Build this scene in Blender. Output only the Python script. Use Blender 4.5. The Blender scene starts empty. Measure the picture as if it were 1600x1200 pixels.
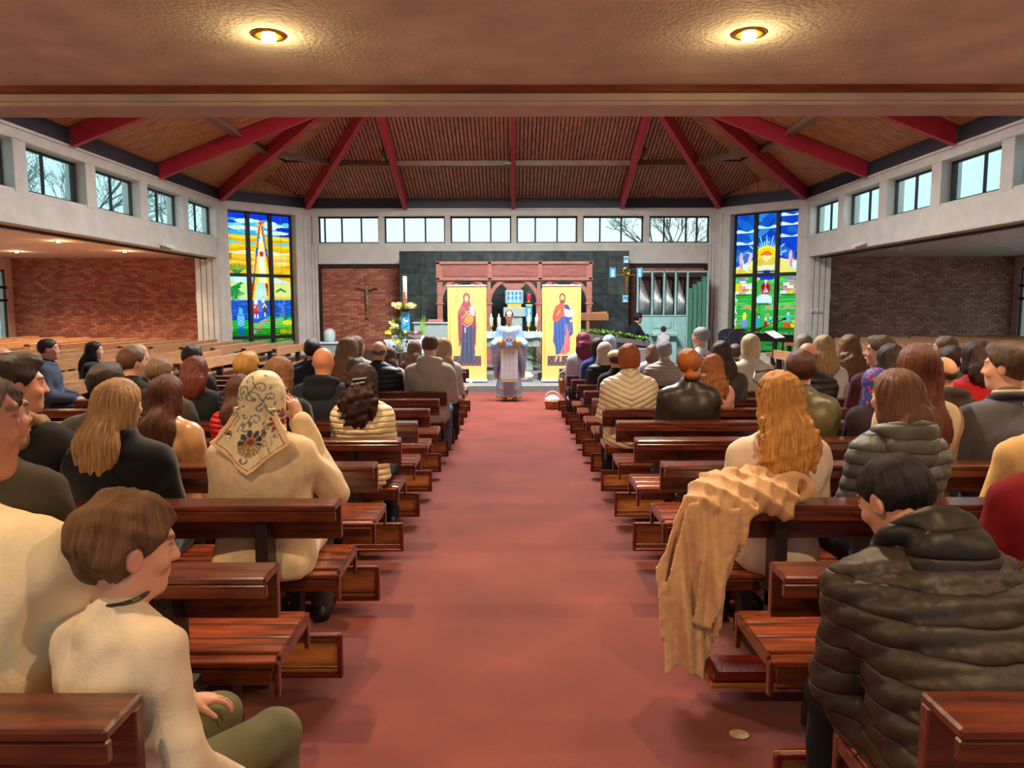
import bpy, math, random
import numpy as np
from mathutils import Vector, Matrix
random.seed(7)
SC = bpy.context.scene; COL = SC.collection
# ---------------------------------------------------------------- camera, sky, exposure, large lights
F = 1167.0; PITCH = .1023; ROLL = .0018
CAMP = np.array([-.0388, 0, 1.58])
cd = bpy.data.cameras.new('camera'); cam = bpy.data.objects.new('camera', cd); COL.objects.link(cam)
cd.sensor_width = 36; cd.lens = 36 * F / 1600; cd.clip_start = .05; cd.clip_end = 300
cam.location = CAMP
cam.rotation_euler = (math.pi / 2 - PITCH, 0, 0)
cam.rotation_euler = (Matrix.Rotation(math.pi / 2 - PITCH, 3, 'X') @ Matrix.Rotation(-ROLL, 3, 'Z')).to_euler()
SC.camera = cam
SC.view_settings.view_transform = 'Standard'; SC.view_settings.look = 'None'
SC.view_settings.exposure = 0.26; SC.view_settings.gamma = 1; SC.view_settings.use_curve_mapping = False
w = bpy.data.worlds.new('sky'); SC.world = w; w.use_nodes = True
bg = w.node_tree.nodes['Background']; bg.inputs[0].default_value = (.76, .955, 1, 1); bg.inputs[1].default_value = 1.15

def area_light(name, loc, size, power, col, rot=(0, 0, 0)):
    l = bpy.data.lights.new(name, 'AREA'); l.shape = 'RECTANGLE'; l.size, l.size_y = size
    l.energy = power; l.color = col
    o = bpy.data.objects.new(name, l); o.location = loc; o.rotation_euler = rot; COL.objects.link(o); return o
# unseen lamp added in the roof opening to light the interior
area_light('added_lantern_lamp', (0, 14.6, 8.6), (3.8, 3.8), 2300, (1, .97, .94))
# lamps added outside the transept glazing to boost its daylight
for s_ in (-1, 1): area_light('added_transept_lamp', (s_ * 16.5, 15, 1.6), (16.5, 2.3), 420 if s_ < 0 else 800, (.90, .97, 1), (0, s_ * math.pi / 2, math.pi / 2 * 0))

def srgb(r, g=None, b=None):
    if g is None: r, g, b = r
    f = lambda c: ((c / 255 + .055) / 1.055) ** 2.4 if c > 10 else c / 255 / 12.92
    return (f(r), f(g), f(b))
# ---------------------------------------------------------------- pixel helper (rays of the 1600x1200 frame into the place)
cp, sp = math.cos(PITCH), math.sin(PITCH)
FW = np.array([0, cp, -sp]); R0 = np.array([1., 0, 0]); U0 = np.cross(R0, FW)
RT = R0 * math.cos(ROLL) + U0 * math.sin(ROLL); UP = -R0 * math.sin(ROLL) + U0 * math.cos(ROLL)
def atY(x, y, Y):
    d = FW + RT * (x - 800) / F + UP * (600 - y) / F
    return CAMP + d * (Y / d[1])
def floor_z(Y): return -.0229 * min(max(Y, 0), 15.6)

# ---------------------------------------------------------------- object helpers
def link(name, data, parent=None, mats=()):
    o = bpy.data.objects.new(name, data); COL.objects.link(o)
    if parent is not None: o.parent = parent
    return o
def empty(name, loc=(0, 0, 0), rz=0, label=None, cat=None, group=None):
    o = bpy.data.objects.new(name, None); COL.objects.link(o); o.location = loc; o.rotation_euler = (0, 0, rz)
    o.empty_display_size = .1
    return tag(o, label, cat, group)
def tag(o, label=None, cat=None, group=None, kind=None):
    if label: o['label'] = label
    if cat: o['category'] = cat
    if group: o['group'] = group
    if kind: o['kind'] = kind
    return o
def np_mesh(name, V, Fq, mat=None, smooth=True, col=None):
    me = bpy.data.meshes.new(name); V = np.asarray(V, 'f'); Fq = np.asarray(Fq, 'i'); k = Fq.shape[1]
    me.vertices.add(len(V)); me.vertices.foreach_set('co', V.ravel())
    me.loops.add(Fq.size); me.loops.foreach_set('vertex_index', Fq.ravel())
    me.polygons.add(len(Fq)); me.polygons.foreach_set('loop_start', np.arange(0, Fq.size, k, dtype='i'))
    me.polygons.foreach_set('loop_total', np.full(len(Fq), k, 'i'))
    if smooth: me.polygons.foreach_set('use_smooth', np.ones(len(Fq), bool))
    me.update(calc_edges=True)
    if col is not None:
        a = me.color_attributes.new('Col', 'FLOAT_COLOR', 'POINT')
        c = np.ones((len(V), 4), 'f'); c[:, :3] = col; a.data.foreach_set('color', c.ravel())
    if mat: me.materials.append(mat)
    return me
class MB:
    def __init__(s): s.v = []; s.f = []; s.m = []; s.mi = 0
    def add(s, vs, fs):
        n = len(s.v); s.v += [tuple(map(float, p)) for p in vs]; s.f += [tuple(i + n for i in f) for f in fs]; s.m += [s.mi] * len(fs); return s
    def box(s, x0, x1, y0, y1, z0, z1):
        x0, x1 = sorted((x0, x1)); y0, y1 = sorted((y0, y1)); z0, z1 = sorted((z0, z1))
        return s.add([(x0, y0, z0), (x1, y0, z0), (x1, y1, z0), (x0, y1, z0), (x0, y0, z1), (x1, y0, z1), (x1, y1, z1), (x0, y1, z1)],
                     [(0, 3, 2, 1), (4, 5, 6, 7), (0, 1, 5, 4), (1, 2, 6, 5), (2, 3, 7, 6), (3, 0, 4, 7)])
    def bbox(s, x0, x1, y0, y1, z0, z1, b=.004):
        # bevelled box (chamfered edges)
        x0, x1 = sorted((x0, x1)); y0, y1 = sorted((y0, y1)); z0, z1 = sorted((z0, z1))
        b = min(b, (x1 - x0) / 2.1, (y1 - y0) / 2.1, (z1 - z0) / 2.1)
        vs = []; idx = {}
        for i in (0, 1):
            for j in (0, 1):
                for k in (0, 1):
                    X, Y, Z = (x0, x1)[i], (y0, y1)[j], (z0, z1)[k]; sx, sy, sz = (b, -b)[i], (b, -b)[j], (b, -b)[k]
                    idx[i, j, k] = len(vs); vs += [(X, Y + sy, Z + sz), (X + sx, Y, Z + sz), (X + sx, Y + sy, Z)]
        I = lambda i, j, k, a: idx[i, j, k] + a
        fs = [(I(0, 0, 0, 0), I(0, 0, 1, 0), I(0, 1, 1, 0), I(0, 1, 0, 0)), (I(1, 0, 0, 0), I(1, 1, 0, 0), I(1, 1, 1, 0), I(1, 0, 1, 0)),
              (I(0, 0, 0, 1), I(1, 0, 0, 1), I(1, 0, 1, 1), I(0, 0, 1, 1)), (I(0, 1, 0, 1), I(0, 1, 1, 1), I(1, 1, 1, 1), I(1, 1, 0, 1)),
              (I(0, 0, 0, 2), I(0, 1, 0, 2), I(1, 1, 0, 2), I(1, 0, 0, 2)), (I(0, 0, 1, 2), I(1, 0, 1, 2), I(1, 1, 1, 2), I(0, 1, 1, 2))]
        for j in (0, 1):
            for k in (0, 1): fs.append((I(0, j, k, 1), I(1, j, k, 1), I(1, j, k, 2), I(0, j, k, 2)))
        for i in (0, 1):
            for k in (0, 1): fs.append((I(i, 0, k, 0), I(i, 1, k, 0), I(i, 1, k, 2), I(i, 0, k, 2)))
        for i in (0, 1):
            for j in (0, 1): fs.append((I(i, j, 0, 0), I(i, j, 1, 0), I(i, j, 1, 1), I(i, j, 0, 1)))
        for i in (0, 1):
            for j in (0, 1):
                for k in (0, 1): fs.append((I(i, j, k, 0), I(i, j, k, 1), I(i, j, k, 2)))
        return s.add(vs, fs)
    def prism(s, pts, z0, z1):
        n = len(pts)
        return s.add([(x, y, z0) for x, y in pts] + [(x, y, z1) for x, y in pts],
                     [tuple(range(n))[::-1], tuple(range(n, 2 * n))] + [(i, (i + 1) % n, n + (i + 1) % n, n + i) for i in range(n)])
    def extr(s, pts, d):   # planar polygon pts (3d) pushed by vector d
        n = len(pts); d = np.array(d)
        return s.add([tuple(p) for p in pts] + [tuple(np.array(p) + d) for p in pts],
                     [tuple(range(n))[::-1], tuple(range(n, 2 * n))] + [(i, (i + 1) % n, n + (i + 1) % n, n + i) for i in range(n)])
    def lathe(s, prof, c=(0, 0, 0), n=16, sx=1, sy=1):
        vs = []; fs = []
        for r, z in prof:
            for i in range(n):
                a = 2 * math.pi * i / n; vs.append((c[0] + r * math.cos(a) * sx, c[1] + r * math.sin(a) * sy, c[2] + z))
        for j in range(len(prof) - 1):
            for i in range(n): fs.append((j * n + i, j * n + (i + 1) % n, (j + 1) * n + (i + 1) % n, (j + 1) * n + i))
        fs.append(tuple(range(n))[::-1]); fs.append(tuple(range((len(prof) - 1) * n, len(prof) * n)))
        return s.add(vs, fs)
    def tube(s, pts, r, n=8):
        pts = [Vector(p) for p in pts]; vs = []; fs = []; rr = r if isinstance(r, (list, tuple)) else [r] * len(pts)
        for k, p in enumerate(pts):
            t = (pts[min(k + 1, len(pts) - 1)] - pts[max(k - 1, 0)]).normalized()
            a = t.cross(Vector((0, 0, 1)) if abs(t.z) < .9 else Vector((1, 0, 0))).normalized(); b = t.cross(a)
            for i in range(n):
                q = 2 * math.pi * i / n; vs.append(p + (a * math.cos(q) + b * math.sin(q)) * rr[k])
        for j in range(len(pts) - 1):
            for i in range(n): fs.append((j * n + i, j * n + (i + 1) % n, (j + 1) * n + (i + 1) % n, (j + 1) * n + i))
        fs.append(tuple(range(n))[::-1]); fs.append(tuple(range((len(pts) - 1) * n, len(pts) * n)))
        return s.add(vs, fs)
    def xf(s, M, i0=0):
        s.v = s.v[:i0] + [tuple(M @ Vector(p)) for p in s.v[i0:]]; return s
    def mesh(s, name, mats, smooth=False):
        me = bpy.data.meshes.new(name); me.from_pydata(s.v, [], s.f)
        for m in (mats if isinstance(mats, (list, tuple)) else [mats]): me.materials.append(m)
        if any(s.m): me.polygons.foreach_set('material_index', s.m)
        if smooth: me.polygons.foreach_set('use_smooth', [True] * len(s.f))
        me.update()
        import bmesh
        bm = bmesh.new(); bm.from_mesh(me); bmesh.ops.recalc_face_normals(bm, faces=bm.faces); bm.to_mesh(me); bm.free()
        return me
    def build(s, name, mats, parent=None, smooth=False): return link(name, s.mesh(name, mats, smooth), parent)
def box_obj(name, mat, parent, *b, bev=.004): return MB().bbox(*b, b=bev).build(name, mat, parent)
def struct(name, mb, mat, smooth=False): return tag(mb.build(name, mat, None, smooth), kind='structure')

# ---------------------------------------------------------------- materials
def nodes(name):
    m = bpy.data.materials.new(name); m.use_nodes = True; nt = m.node_tree
    return m, nt, nt.nodes['Principled BSDF']
def N(nt, t, **k):
    n = nt.nodes.new(t)
    for a, b in k.items():
        if a.startswith('i'):
            n.inputs[int(a[1:])].default_value = b
        else: setattr(n, a, b)
    return n
def M(name, col, rough=.6, var=.12, scale=6, bump=.0, bscale=None, stretch=(1, 1, 1), metal=0, coat=0, spec=.5, sheen=0, col2=None, detail=4, bdist=.01):
    m, nt, p = nodes(name); L = nt.links
    c = srgb(col)
    p.inputs['Roughness'].default_value = rough; p.inputs['Metallic'].default_value = metal
    p.inputs['Coat Weight'].default_value = coat; p.inputs['Coat Roughness'].default_value = .15
    p.inputs['Specular IOR Level'].default_value = spec
    if sheen: p.inputs['Sheen Weight'].default_value = sheen; p.inputs['Sheen Roughness'].default_value = .5
    tc = N(nt, 'ShaderNodeTexCoord'); mp = N(nt, 'ShaderNodeMapping'); mp.inputs['Scale'].default_value = stretch
    L.new(tc.outputs['Object'], mp.inputs[0])
    n = N(nt, 'ShaderNodeTexNoise'); n.inputs['Scale'].default_value = scale; n.inputs['Detail'].default_value = detail
    L.new(mp.outputs[0], n.inputs['Vector'])
    r = N(nt, 'ShaderNodeValToRGB'); L.new(n.outputs[0], r.inputs[0])
    lo = srgb(col2) if col2 else tuple(max(0, x * (1 - 1.6 * var)) for x in c); hi = c if col2 else tuple(min(1, x * (1 + 1.6 * var)) for x in c)
    r.color_ramp.elements[0].color = (*lo, 1); r.color_ramp.elements[0].position = .3
    r.color_ramp.elements[1].color = (*hi, 1); r.color_ramp.elements[1].position = .7
    L.new(r.outputs[0], p.inputs['Base Color'])
    if bump:
        n2 = N(nt, 'ShaderNodeTexNoise'); n2.inputs['Scale'].default_value = bscale or scale * 8; n2.inputs['Detail'].default_value = 3
        L.new(mp.outputs[0], n2.inputs['Vector'])
        b = N(nt, 'ShaderNodeBump'); b.inputs['Strength'].default_value = bump; b.inputs['Distance'].default_value = bdist
        L.new(n2.outputs[0], b.inputs['Height']); L.new(b.outputs[0], p.inputs['Normal'])
    return m
def Mcol(name, rough=.6, bump=0, bscale=200, coat=0, spec=.5, sss=0, sheen=0):
    m, nt, p = nodes(name); a = N(nt, 'ShaderNodeVertexColor'); a.layer_name = 'Col'
    nt.links.new(a.outputs[0], p.inputs['Base Color']); p.inputs['Roughness'].default_value = rough; p.inputs['Coat Weight'].default_value = coat
    p.inputs['Specular IOR Level'].default_value = spec
    if sss: p.inputs['Subsurface Weight'].default_value = sss; p.inputs['Subsurface Radius'].default_value = (.02, .008, .005); p.inputs['Subsurface Scale'].default_value = .3
    if bump:
        n = N(nt, 'ShaderNodeTexNoise'); n.inputs['Scale'].default_value = bscale; tc = N(nt, 'ShaderNodeTexCoord'); nt.links.new(tc.outputs['Object'], n.inputs['Vector'])
        b = N(nt, 'ShaderNodeBump'); b.inputs['Strength'].default_value = bump; b.inputs['Distance'].default_value = .005
        nt.links.new(n.outputs[0], b.inputs['Height']); nt.links.new(b.outputs[0], p.inputs['Normal'])
    return m
def Memit(name, col, s):
    m, nt, p = nodes(name); p.inputs['Base Color'].default_value = (*col, 1); p.inputs['Emission Color'].default_value = (*col, 1); p.inputs['Emission Strength'].default_value = s; return m
def Mglass(name, col=None, tr=.35):
    # thin glass: coloured transparency, some light scattered in the pane, a little gloss
    m = bpy.data.materials.new(name); m.use_nodes = True; nt = m.node_tree; L = nt.links
    for n in list(nt.nodes): nt.nodes.remove(n)
    out = N(nt, 'ShaderNodeOutputMaterial'); t = N(nt, 'ShaderNodeBsdfTransparent'); g = N(nt, 'ShaderNodeBsdfGlossy'); g.inputs['Roughness'].default_value = .05
    mx = N(nt, 'ShaderNodeMixShader')
    if col is None:
        a = N(nt, 'ShaderNodeVertexColor'); a.layer_name = 'Col'; d = N(nt, 'ShaderNodeBsdfTranslucent')
        m1 = N(nt, 'ShaderNodeMixShader'); m1.inputs[0].default_value = tr
        L.new(a.outputs[0], t.inputs[0]); L.new(a.outputs[0], d.inputs[0]); L.new(d.outputs[0], m1.inputs[1]); L.new(t.outputs[0], m1.inputs[2]); src = m1
        mx.inputs[0].default_value = .02
    else:
        t.inputs[0].default_value = (*col, 1); src = t; mx.inputs[0].default_value = .05
    L.new(src.outputs[0], mx.inputs[1]); L.new(g.outputs[0], mx.inputs[2]); L.new(mx.outputs[0], out.inputs[0]); return m
concrete = M('painted_concrete', (204, 199, 190), .8, .05, 3, .25, 60, bdist=.004)
plaster = M('rough_ceiling_plaster', (222, 226, 214), .85, .10, 2.5, 1.0, 34, bdist=.012, stretch=(1, 1, 1))
plaster2 = M('side_ceiling_plaster', (216, 200, 186), .85, .08, 2.5, .4, 34, bdist=.01)
fascia_m = M('dark_blue_fascia', (44, 44, 52), .55, .1, 4)
red_m = M('oxblood_painted_timber', (172, 36, 54), .5, .08, 5, .1, 60)
board_m = M('stained_ceiling_board', (170, 110, 80), .5, .25, 3, .2, 30, stretch=(6, 1, 1))
board_m2 = M('stained_ceiling_board_side', (186, 130, 80), .5, .25, 3, .2, 30, stretch=(1, 6, 1))
soffit_m = M('dark_roof_backing', (24, 14, 12), .9)
purlin_m = M('purlin_brown', (120, 84, 66), .5, .1, 5)
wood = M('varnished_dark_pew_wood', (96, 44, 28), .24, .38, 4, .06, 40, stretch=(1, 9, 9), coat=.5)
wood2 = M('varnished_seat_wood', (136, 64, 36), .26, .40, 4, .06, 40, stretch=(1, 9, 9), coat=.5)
wood_windowlit = M('windowlit_pew_wood', (180, 132, 92), .3, .22, 4, .06, 40, stretch=(1, 9, 9), coat=.4)  # pew wood made paler and more orange, window light put into the colour
kn_panel = M('kneeler_plywood_underside', (176, 108, 52), .4, .3, 5, 0, stretch=(1, 6, 6))
kn_vinyl = M('oxblood_kneeler_vinyl', (108, 26, 18), .35, .1, 6, .2, 80)
leg_m = M('dark_support_metal', (40, 32, 30), .45, .1, 10)
oak = M('screen_oak', (158, 104, 92), .5, .15, 4, .1, 40, stretch=(1, 6, 6))
oak2 = M('lectern_oak', (132, 88, 60), .4, .15, 4, .05, 40)
granite = M('pale_granite', (168, 184, 182), .6, .25, 60, .2, 90, col2=(120, 136, 136))
stepstone = M('grey_step_stone', (120, 122, 122), .6, .2, 30, .1, 60)
slate = M('dark_slate_tile', (52, 60, 60), .35, .3, 6, .1, 40, spec=.4)
black_m = M('black_window_frame', (34, 26, 26), .5, .1, 10)
brass = M('brass', (200, 160, 60), .3, .1, 10, metal=1)
glassclear = Mglass('clear_window_glass', (.84, .97, 1))
glassback = Mglass('back_window_glass', (.97, 1, 1))
glasscol = Mglass('stained_window_glass', None, .8)
white_m = M('white_paint', (225, 225, 222), .5, .03, 6)
black2 = M('black_plastic', (18, 18, 20), .4, .05, 10)
navyp = M('navy_upholstery', (22, 30, 52), .8, .1, 20)
printm = Mcol('printed_cloth', .6)
# ================================================================ SETTING
carpet = M('red_carpet', (124, 55, 46), .95, .14, 1.4, .6, 260, bdist=.006, spec=.15, sheen=.2)
XA, YA, XB, YB, CY = 8.45, 21.9, 6.45, 23.85, 14.6
Z1, Z2 = 4.65, 3.0
def ground(x, y):
    f = floor_z(y); a = abs(x)
    if a > 4.75:
        t = min(1, (a - 4.75) / .3); side = -.15 + max(0, a - 5) * .019
        f = f * (1 - t) + (side if y > 5.2 else f) * t
    return f
xs = [-16.3, -14, -12, -10, -8.6, -8.3, -7, -6, -5.05, -4.75, -3, -1.5, 0, 1.5, 3, 4.75, 5.05, 6, 7, 8.3, 8.6, 10, 12, 14, 16.3]
ys = [-4.5, -2, 0, 1, 2, 3, 4, 5, 5.2, 5.6, 7, 9, 11, 13, 15, 15.6, 17, 18, 20, 22, 24.6]
V = [(x, y, ground(x, y)) for y in ys for x in xs]; nx = len(xs)
V2 = [(x, y, z - .25) for x, y, z in V]
Fq = [(j * nx + i, j * nx + i + 1, (j + 1) * nx + i + 1, (j + 1) * nx + i) for j in range(len(ys) - 1) for i in range(nx - 1)]
n0 = len(V); mb = MB().add(V, Fq); mb.add(V2, [f[::-1] for f in Fq]); struct('floor', mb, carpet)

# near (narthex) ceiling, beam and trims
mb = MB().box(-9, 9, -4.4, 5.36, 3.115, 3.3); struct('ceiling', mb, plaster)
mb = MB().bbox(-9, 9, 5.42, 5.76, 2.995, 4.7, b=.012); struct('beam_near', mb, concrete)
struct('trim_1', MB().bbox(-9, 9, 5.36, 5.44, 3.066, 3.118, b=.004), M('brown_timber_trim', (128, 58, 30), .4, .2, 5, stretch=(1, 8, 8)))
struct('trim_2', MB().bbox(-9, 9, 5.39, 5.43, 3.018, 3.066, b=.003), concrete)
struct('wall_front', MB().box(-9.2, -5, -4.6, -4.4, -.3, 3.3).box(5, 9.2, -4.6, -4.4, -.3, 3.3).box(-5, 5, -4.6, -4.4, 2.6, 3.3), concrete)
dr = empty('added_doors_1', (0, 0, 0)); tag(dr, 'unseen glazed doors added behind the camera to let in daylight', None, None, 'structure')  # unseen doorway glazing, added so sky light fills the near end
for k in range(8):
    x_ = -5 + 1.25 * k; MB().bbox(x_, x_ + .08, -4.55, -4.45, 0, 2.6).build('added_door_frame', black_m, dr); MB().box(x_ + .08, x_ + 1.25, -4.51, -4.5, 0, 2.6).build('pane', glassclear, dr)
struct('ground_outside', MB().box(-60, 60, -60, 80, -.9, -.6), M('pale_paving', (170, 170, 160), .9, .1, 2))
for s, nm in ((-1, 'wall_narthex_left'), (1, 'wall_narthex_right')): struct(nm, MB().box(s * 9, s * 9.2, -4.4, 5.4, -.3, 3.3), concrete)

# ring beam, lintels, fascia all round the octagon
def ring(name, prof_mat, z0, z1, t, inset=0, sides=('L', 'R', 'B', 'FL', 'FR'), kind='structure'):
    pts = [(-XA, 5.4), (-XA, YA), (-XB, YB), (XB, YB), (XA, YA), (XA, 5.4)]
    cx, cy = 0, CY; mb = MB(); out = []
    def off(p, d):
        x, y = p; nx_ = math.copysign(1, x); 
        if y < 6: return (x + nx_ * d, y)
        if y == YA: return (x + nx_ * d, y + d * .41)
        return (x + nx_ * d * .41, y + d)
    for a, b in zip(pts[:-1], pts[1:]):
        q = [off(a, inset), off(b, inset), off(b, inset + t), off(a, inset + t)]
        mb.prism(q, z0, z1)
    return struct(name, mb, prof_mat)
ring('trim_3', concrete, 4.44, Z1, .34)
ring('fascia_1', fascia_m, Z1, 5.0, .3, .03)
ring('trim_4', concrete, 4.62, 4.668, .1, -.03)
ring('trim_5', purlin_m, 4.985, 5.03, .05, -.01)
# upper walls behind fascia up to roof at the cut corners
for s in (-1, 1):
    struct('fascia_2' if s < 0 else 'fascia_3', MB().extr([(s * (XA + .04), YA + .06, 4.95), (s * (XB + .04), YB + .06, 4.95), (s * 7.47, 22.95, 5.42)], (s * .1, .1, 0)), board_m2)
# lintels: back & sides
def lintel(mb):
    return mb
mb = MB().bbox(-XB + .3, XB - .3, YB - .02, YB + .45, 2.945, 3.55, b=.012); struct('lintel_1', mb, concrete)
for s, nm in ((-1, 'lintel_2'), (1, 'lintel_3')):
    mb = MB().bbox(s * (XA + .0), s * (XA + .42), 5.4, YA - .25, 3.0, 3.56, b=.012); struct(nm, mb, concrete)
    struct('trim_6' if s < 0 else 'trim_7', MB().box(s * (XA + .3), s * (XA + .42), 5.4, YA - .25, 2.955, 3.0), black_m)
# side and back bays: fins between clerestory windows, each window built up
win_n = [0]
def window(x0, x1, y0, y1, z0, z1, axis, mull, outward, glass=glassclear, label=None, fr=.05):
    # window in plane; axis 'x' runs along x at y=y0, 'y' runs along y at x=x0
    win_n[0] += 1; e = empty('window_%d' % win_n[0], (0, 0, 0)); tag(e, label, None, None, 'structure')
    a0, a1 = (x0, x1) if axis == 'x' else (y0, y1)
    def bx(u0, u1, za, zb, t0=0, t1=.06):
        mb = MB()
        if axis == 'x': mb.bbox(u0, u1, y0 + outward * t0, y0 + outward * t1, za, zb, b=.005)
        else: mb.bbox(x0 + outward * t0, x0 + outward * t1, u0, u1, za, zb, b=.005)
        return mb
    fm = bx(a0, a1, z0, z0 + fr)
    for q in (bx(a0, a1, z1 - fr, z1), bx(a0, a0 + fr, z0, z1), bx(a1 - fr, a1, z0, z1)): fm.add(q.v, q.f)
    fm.build('frame', black_m, e)
    us = [a0 + fr] + [a0 + (a1 - a0) * f for f in mull] + [a1 - fr]
    for f in mull: bx(a0 + (a1 - a0) * f - .025, a0 + (a1 - a0) * f + .025, z0 + fr, z1 - fr, .0, .05).build('mullion', black_m, e)
    for u, v in zip(us[:-1], us[1:]): bx(u, v, z0 + fr, z1 - fr, .028, .034).build('pane', glass, e)
    return e
BP = 2.09; muls = [(.1, .38, .7), (.32, .67), (.31, .66), (.31, .67), (.29, .64), (.26, .62, .8)]
for i in range(6):
    c = .03 + (i - 2.5) * BP
    window(c - .965, c + .965, YB + .22, 0, 3.6, 4.44, 'x', muls[i], 1, glassback)
fins = MB()
for i in range(7):
    c = .03 + (i - 3) * BP; fins.bbox(c - .085, c + .085, YB + .02, YB + .34, 3.54, 4.46, b=.01)
struct('wall_clerestory_back', fins, concrete)
struct('sill_1', MB().bbox(-6.3, 6.3, YB - .01, YB + .42, 3.54, 3.6, b=.01), concrete)
SP = 2.17
for s in (-1, 1):
    fins = MB(); sl = MB()
    for k in range(7):
        y1 = 21.62 - SP * k; y0 = y1 - 1.82
        window(s * (XA + .2), 0, y0, y1, 3.62, 4.42, 'y', [(.5,), (.48,), (.52,), (.42, .93), (.5,), (.5,), (.5,)][k], s)
    for k in range(8):
        y1 = 21.62 - SP * k; fins.bbox(s * XA, s * (XA + .42), y1 + .0, y1 + SP - 1.82, 3.55, 4.46, b=.01)
    fins.bbox(s * (XA + .02), s * (XA + .42), 5.4, 21.9, 3.55, 3.61, b=.01)
    struct('wall_clerestory_left' if s < 0 else 'wall_clerestory_right', fins, concrete)

# facets with the stained windows
FL = math.hypot(XA - XB, YB - YA)
def facet_M(s):
    # local: u along facet from outer side corner to back corner, v outward, z up
    d = Vector((-s * (XA - XB), YB - YA, 0)).normalized(); o = Vector((s * d.y, -s * d.x, 0))
    o = Vector((s * abs(d.y), abs(d.x), 0))
    m = Matrix((( d.x, o.x, 0, s * XA), (d.y, o.y, 0, YA), (0, 0, 1, 0), (0, 0, 0, 1))); return m
U0w, U1w, ZB, ZT = .24, 2.38, .18, 4.45
for s in (-1, 1):
    Mx = facet_M(s); mb = MB()
    mb.bbox(-.06, U0w, 0, .42, -.4, 4.46, b=.012); mb.bbox(U1w, FL + .06, 0, .42, -.4, 4.46, b=.012)
    mb.bbox(U0w - .01, U1w + .01, 0.0, .42, -.4, ZB, b=.01)
    mb.bbox(-.1, .1, -.03, .1, -.4, 4.5, b=.02); mb.bbox(FL - .16, FL + .12, -.04, .1, -.4, 4.5, b=.02)
    mb.xf(Mx); struct('wall_facet_left' if s < 0 else 'wall_facet_right', mb, concrete)
# piers beside the transept openings and the chancel recess
for s, nm in ((-1, 'left'), (1, 'right')):
    mb = MB()
    for k in range(4): mb.bbox(s * (XA + .03 + .16 * k), s * (XA + .17 + .16 * k), YA - .3 - .012 * (k % 2), YA + .3, -.4, 3.56, b=.01)
    mb.box(s * (XA + .5), s * (XA + .72), YA - .1, 23.7, -.4, 3.2)
    struct('pier_transept_' + nm, mb, concrete)
    mb = MB()
    for k in range(3): mb.bbox(s * (XB - .0 - .1 * k), s * (XB - .09 - .1 * k), YB - .03 - .02 * (2 - k), YB + .5, -.4, 3.56 if k else 4.5, b=.01)
    struct('pier_chancel_' + nm, mb, concrete)
struct('trim_8', MB().box(-6.15, 6.15, YB + .04, YB + .1, 2.86, 2.95), black_m)
struct('trim_9', MB().box(-6.16, -6.08, YB + .0, YB + .2, -.4, 2.95), black_m)
struct('trim_10', MB().box(6.08, 6.16, YB + .0, YB + .2, -.4, 2.95), black_m)

# transept shells
tl = M('side_wall_render', (200, 180, 165), .85, .05, 3)
for s, nm in ((-1, 'left'), (1, 'right')):
    struct('ceiling_transept_' + nm, MB().box(s * (XA + .42), s * 16.3, 5.4, 23.8, 3.13, 3.3), plaster2)
    mb = MB().box(s * 15.68, s * 15.95, 5.4, 6.4, -.4, 3.3).box(s * 15.68, s * 15.95, 6.4, 19.4, -.4, .35).box(s * 15.68, s * 15.95, 6.4, 19.4, 2.76, 3.3).box(s * 15.68, s * 15.95, 19.4, 23.3, -.4, .35).box(s * 15.68, s * 15.95, 19.4, 23.3, 2.76, 3.3).box(s * 15.68, s * 15.95, 23.3, 23.9, -.4, 3.3)
    struct('wall_transept_' + nm, mb, tl)
    for y_ in (19.42, 15.2, 10.9, 6.5): window(s * 15.70, 0, y_, y_ + (3.86 if y_ > 19 else 4.1), .35, 2.76, 'y', (.25, .5, .75), s)  # the nearer windows on each side are unseen, added to brighten the transepts
    mb = MB()
    struct('trim_%d' % (11 if s < 0 else 12), mb.box(s * 15.66, s * 15.74, 19.4, 23.3, 2.18, 2.26).box(s * 15.66, s * 15.74, 19.4, 23.3, 1.78, 1.86), black_m)
    struct('wall_transept_front_' + nm, MB().box(s * 9, s * 16.3, 5.2, 5.4, -.4, 3.3), tl)

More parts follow.
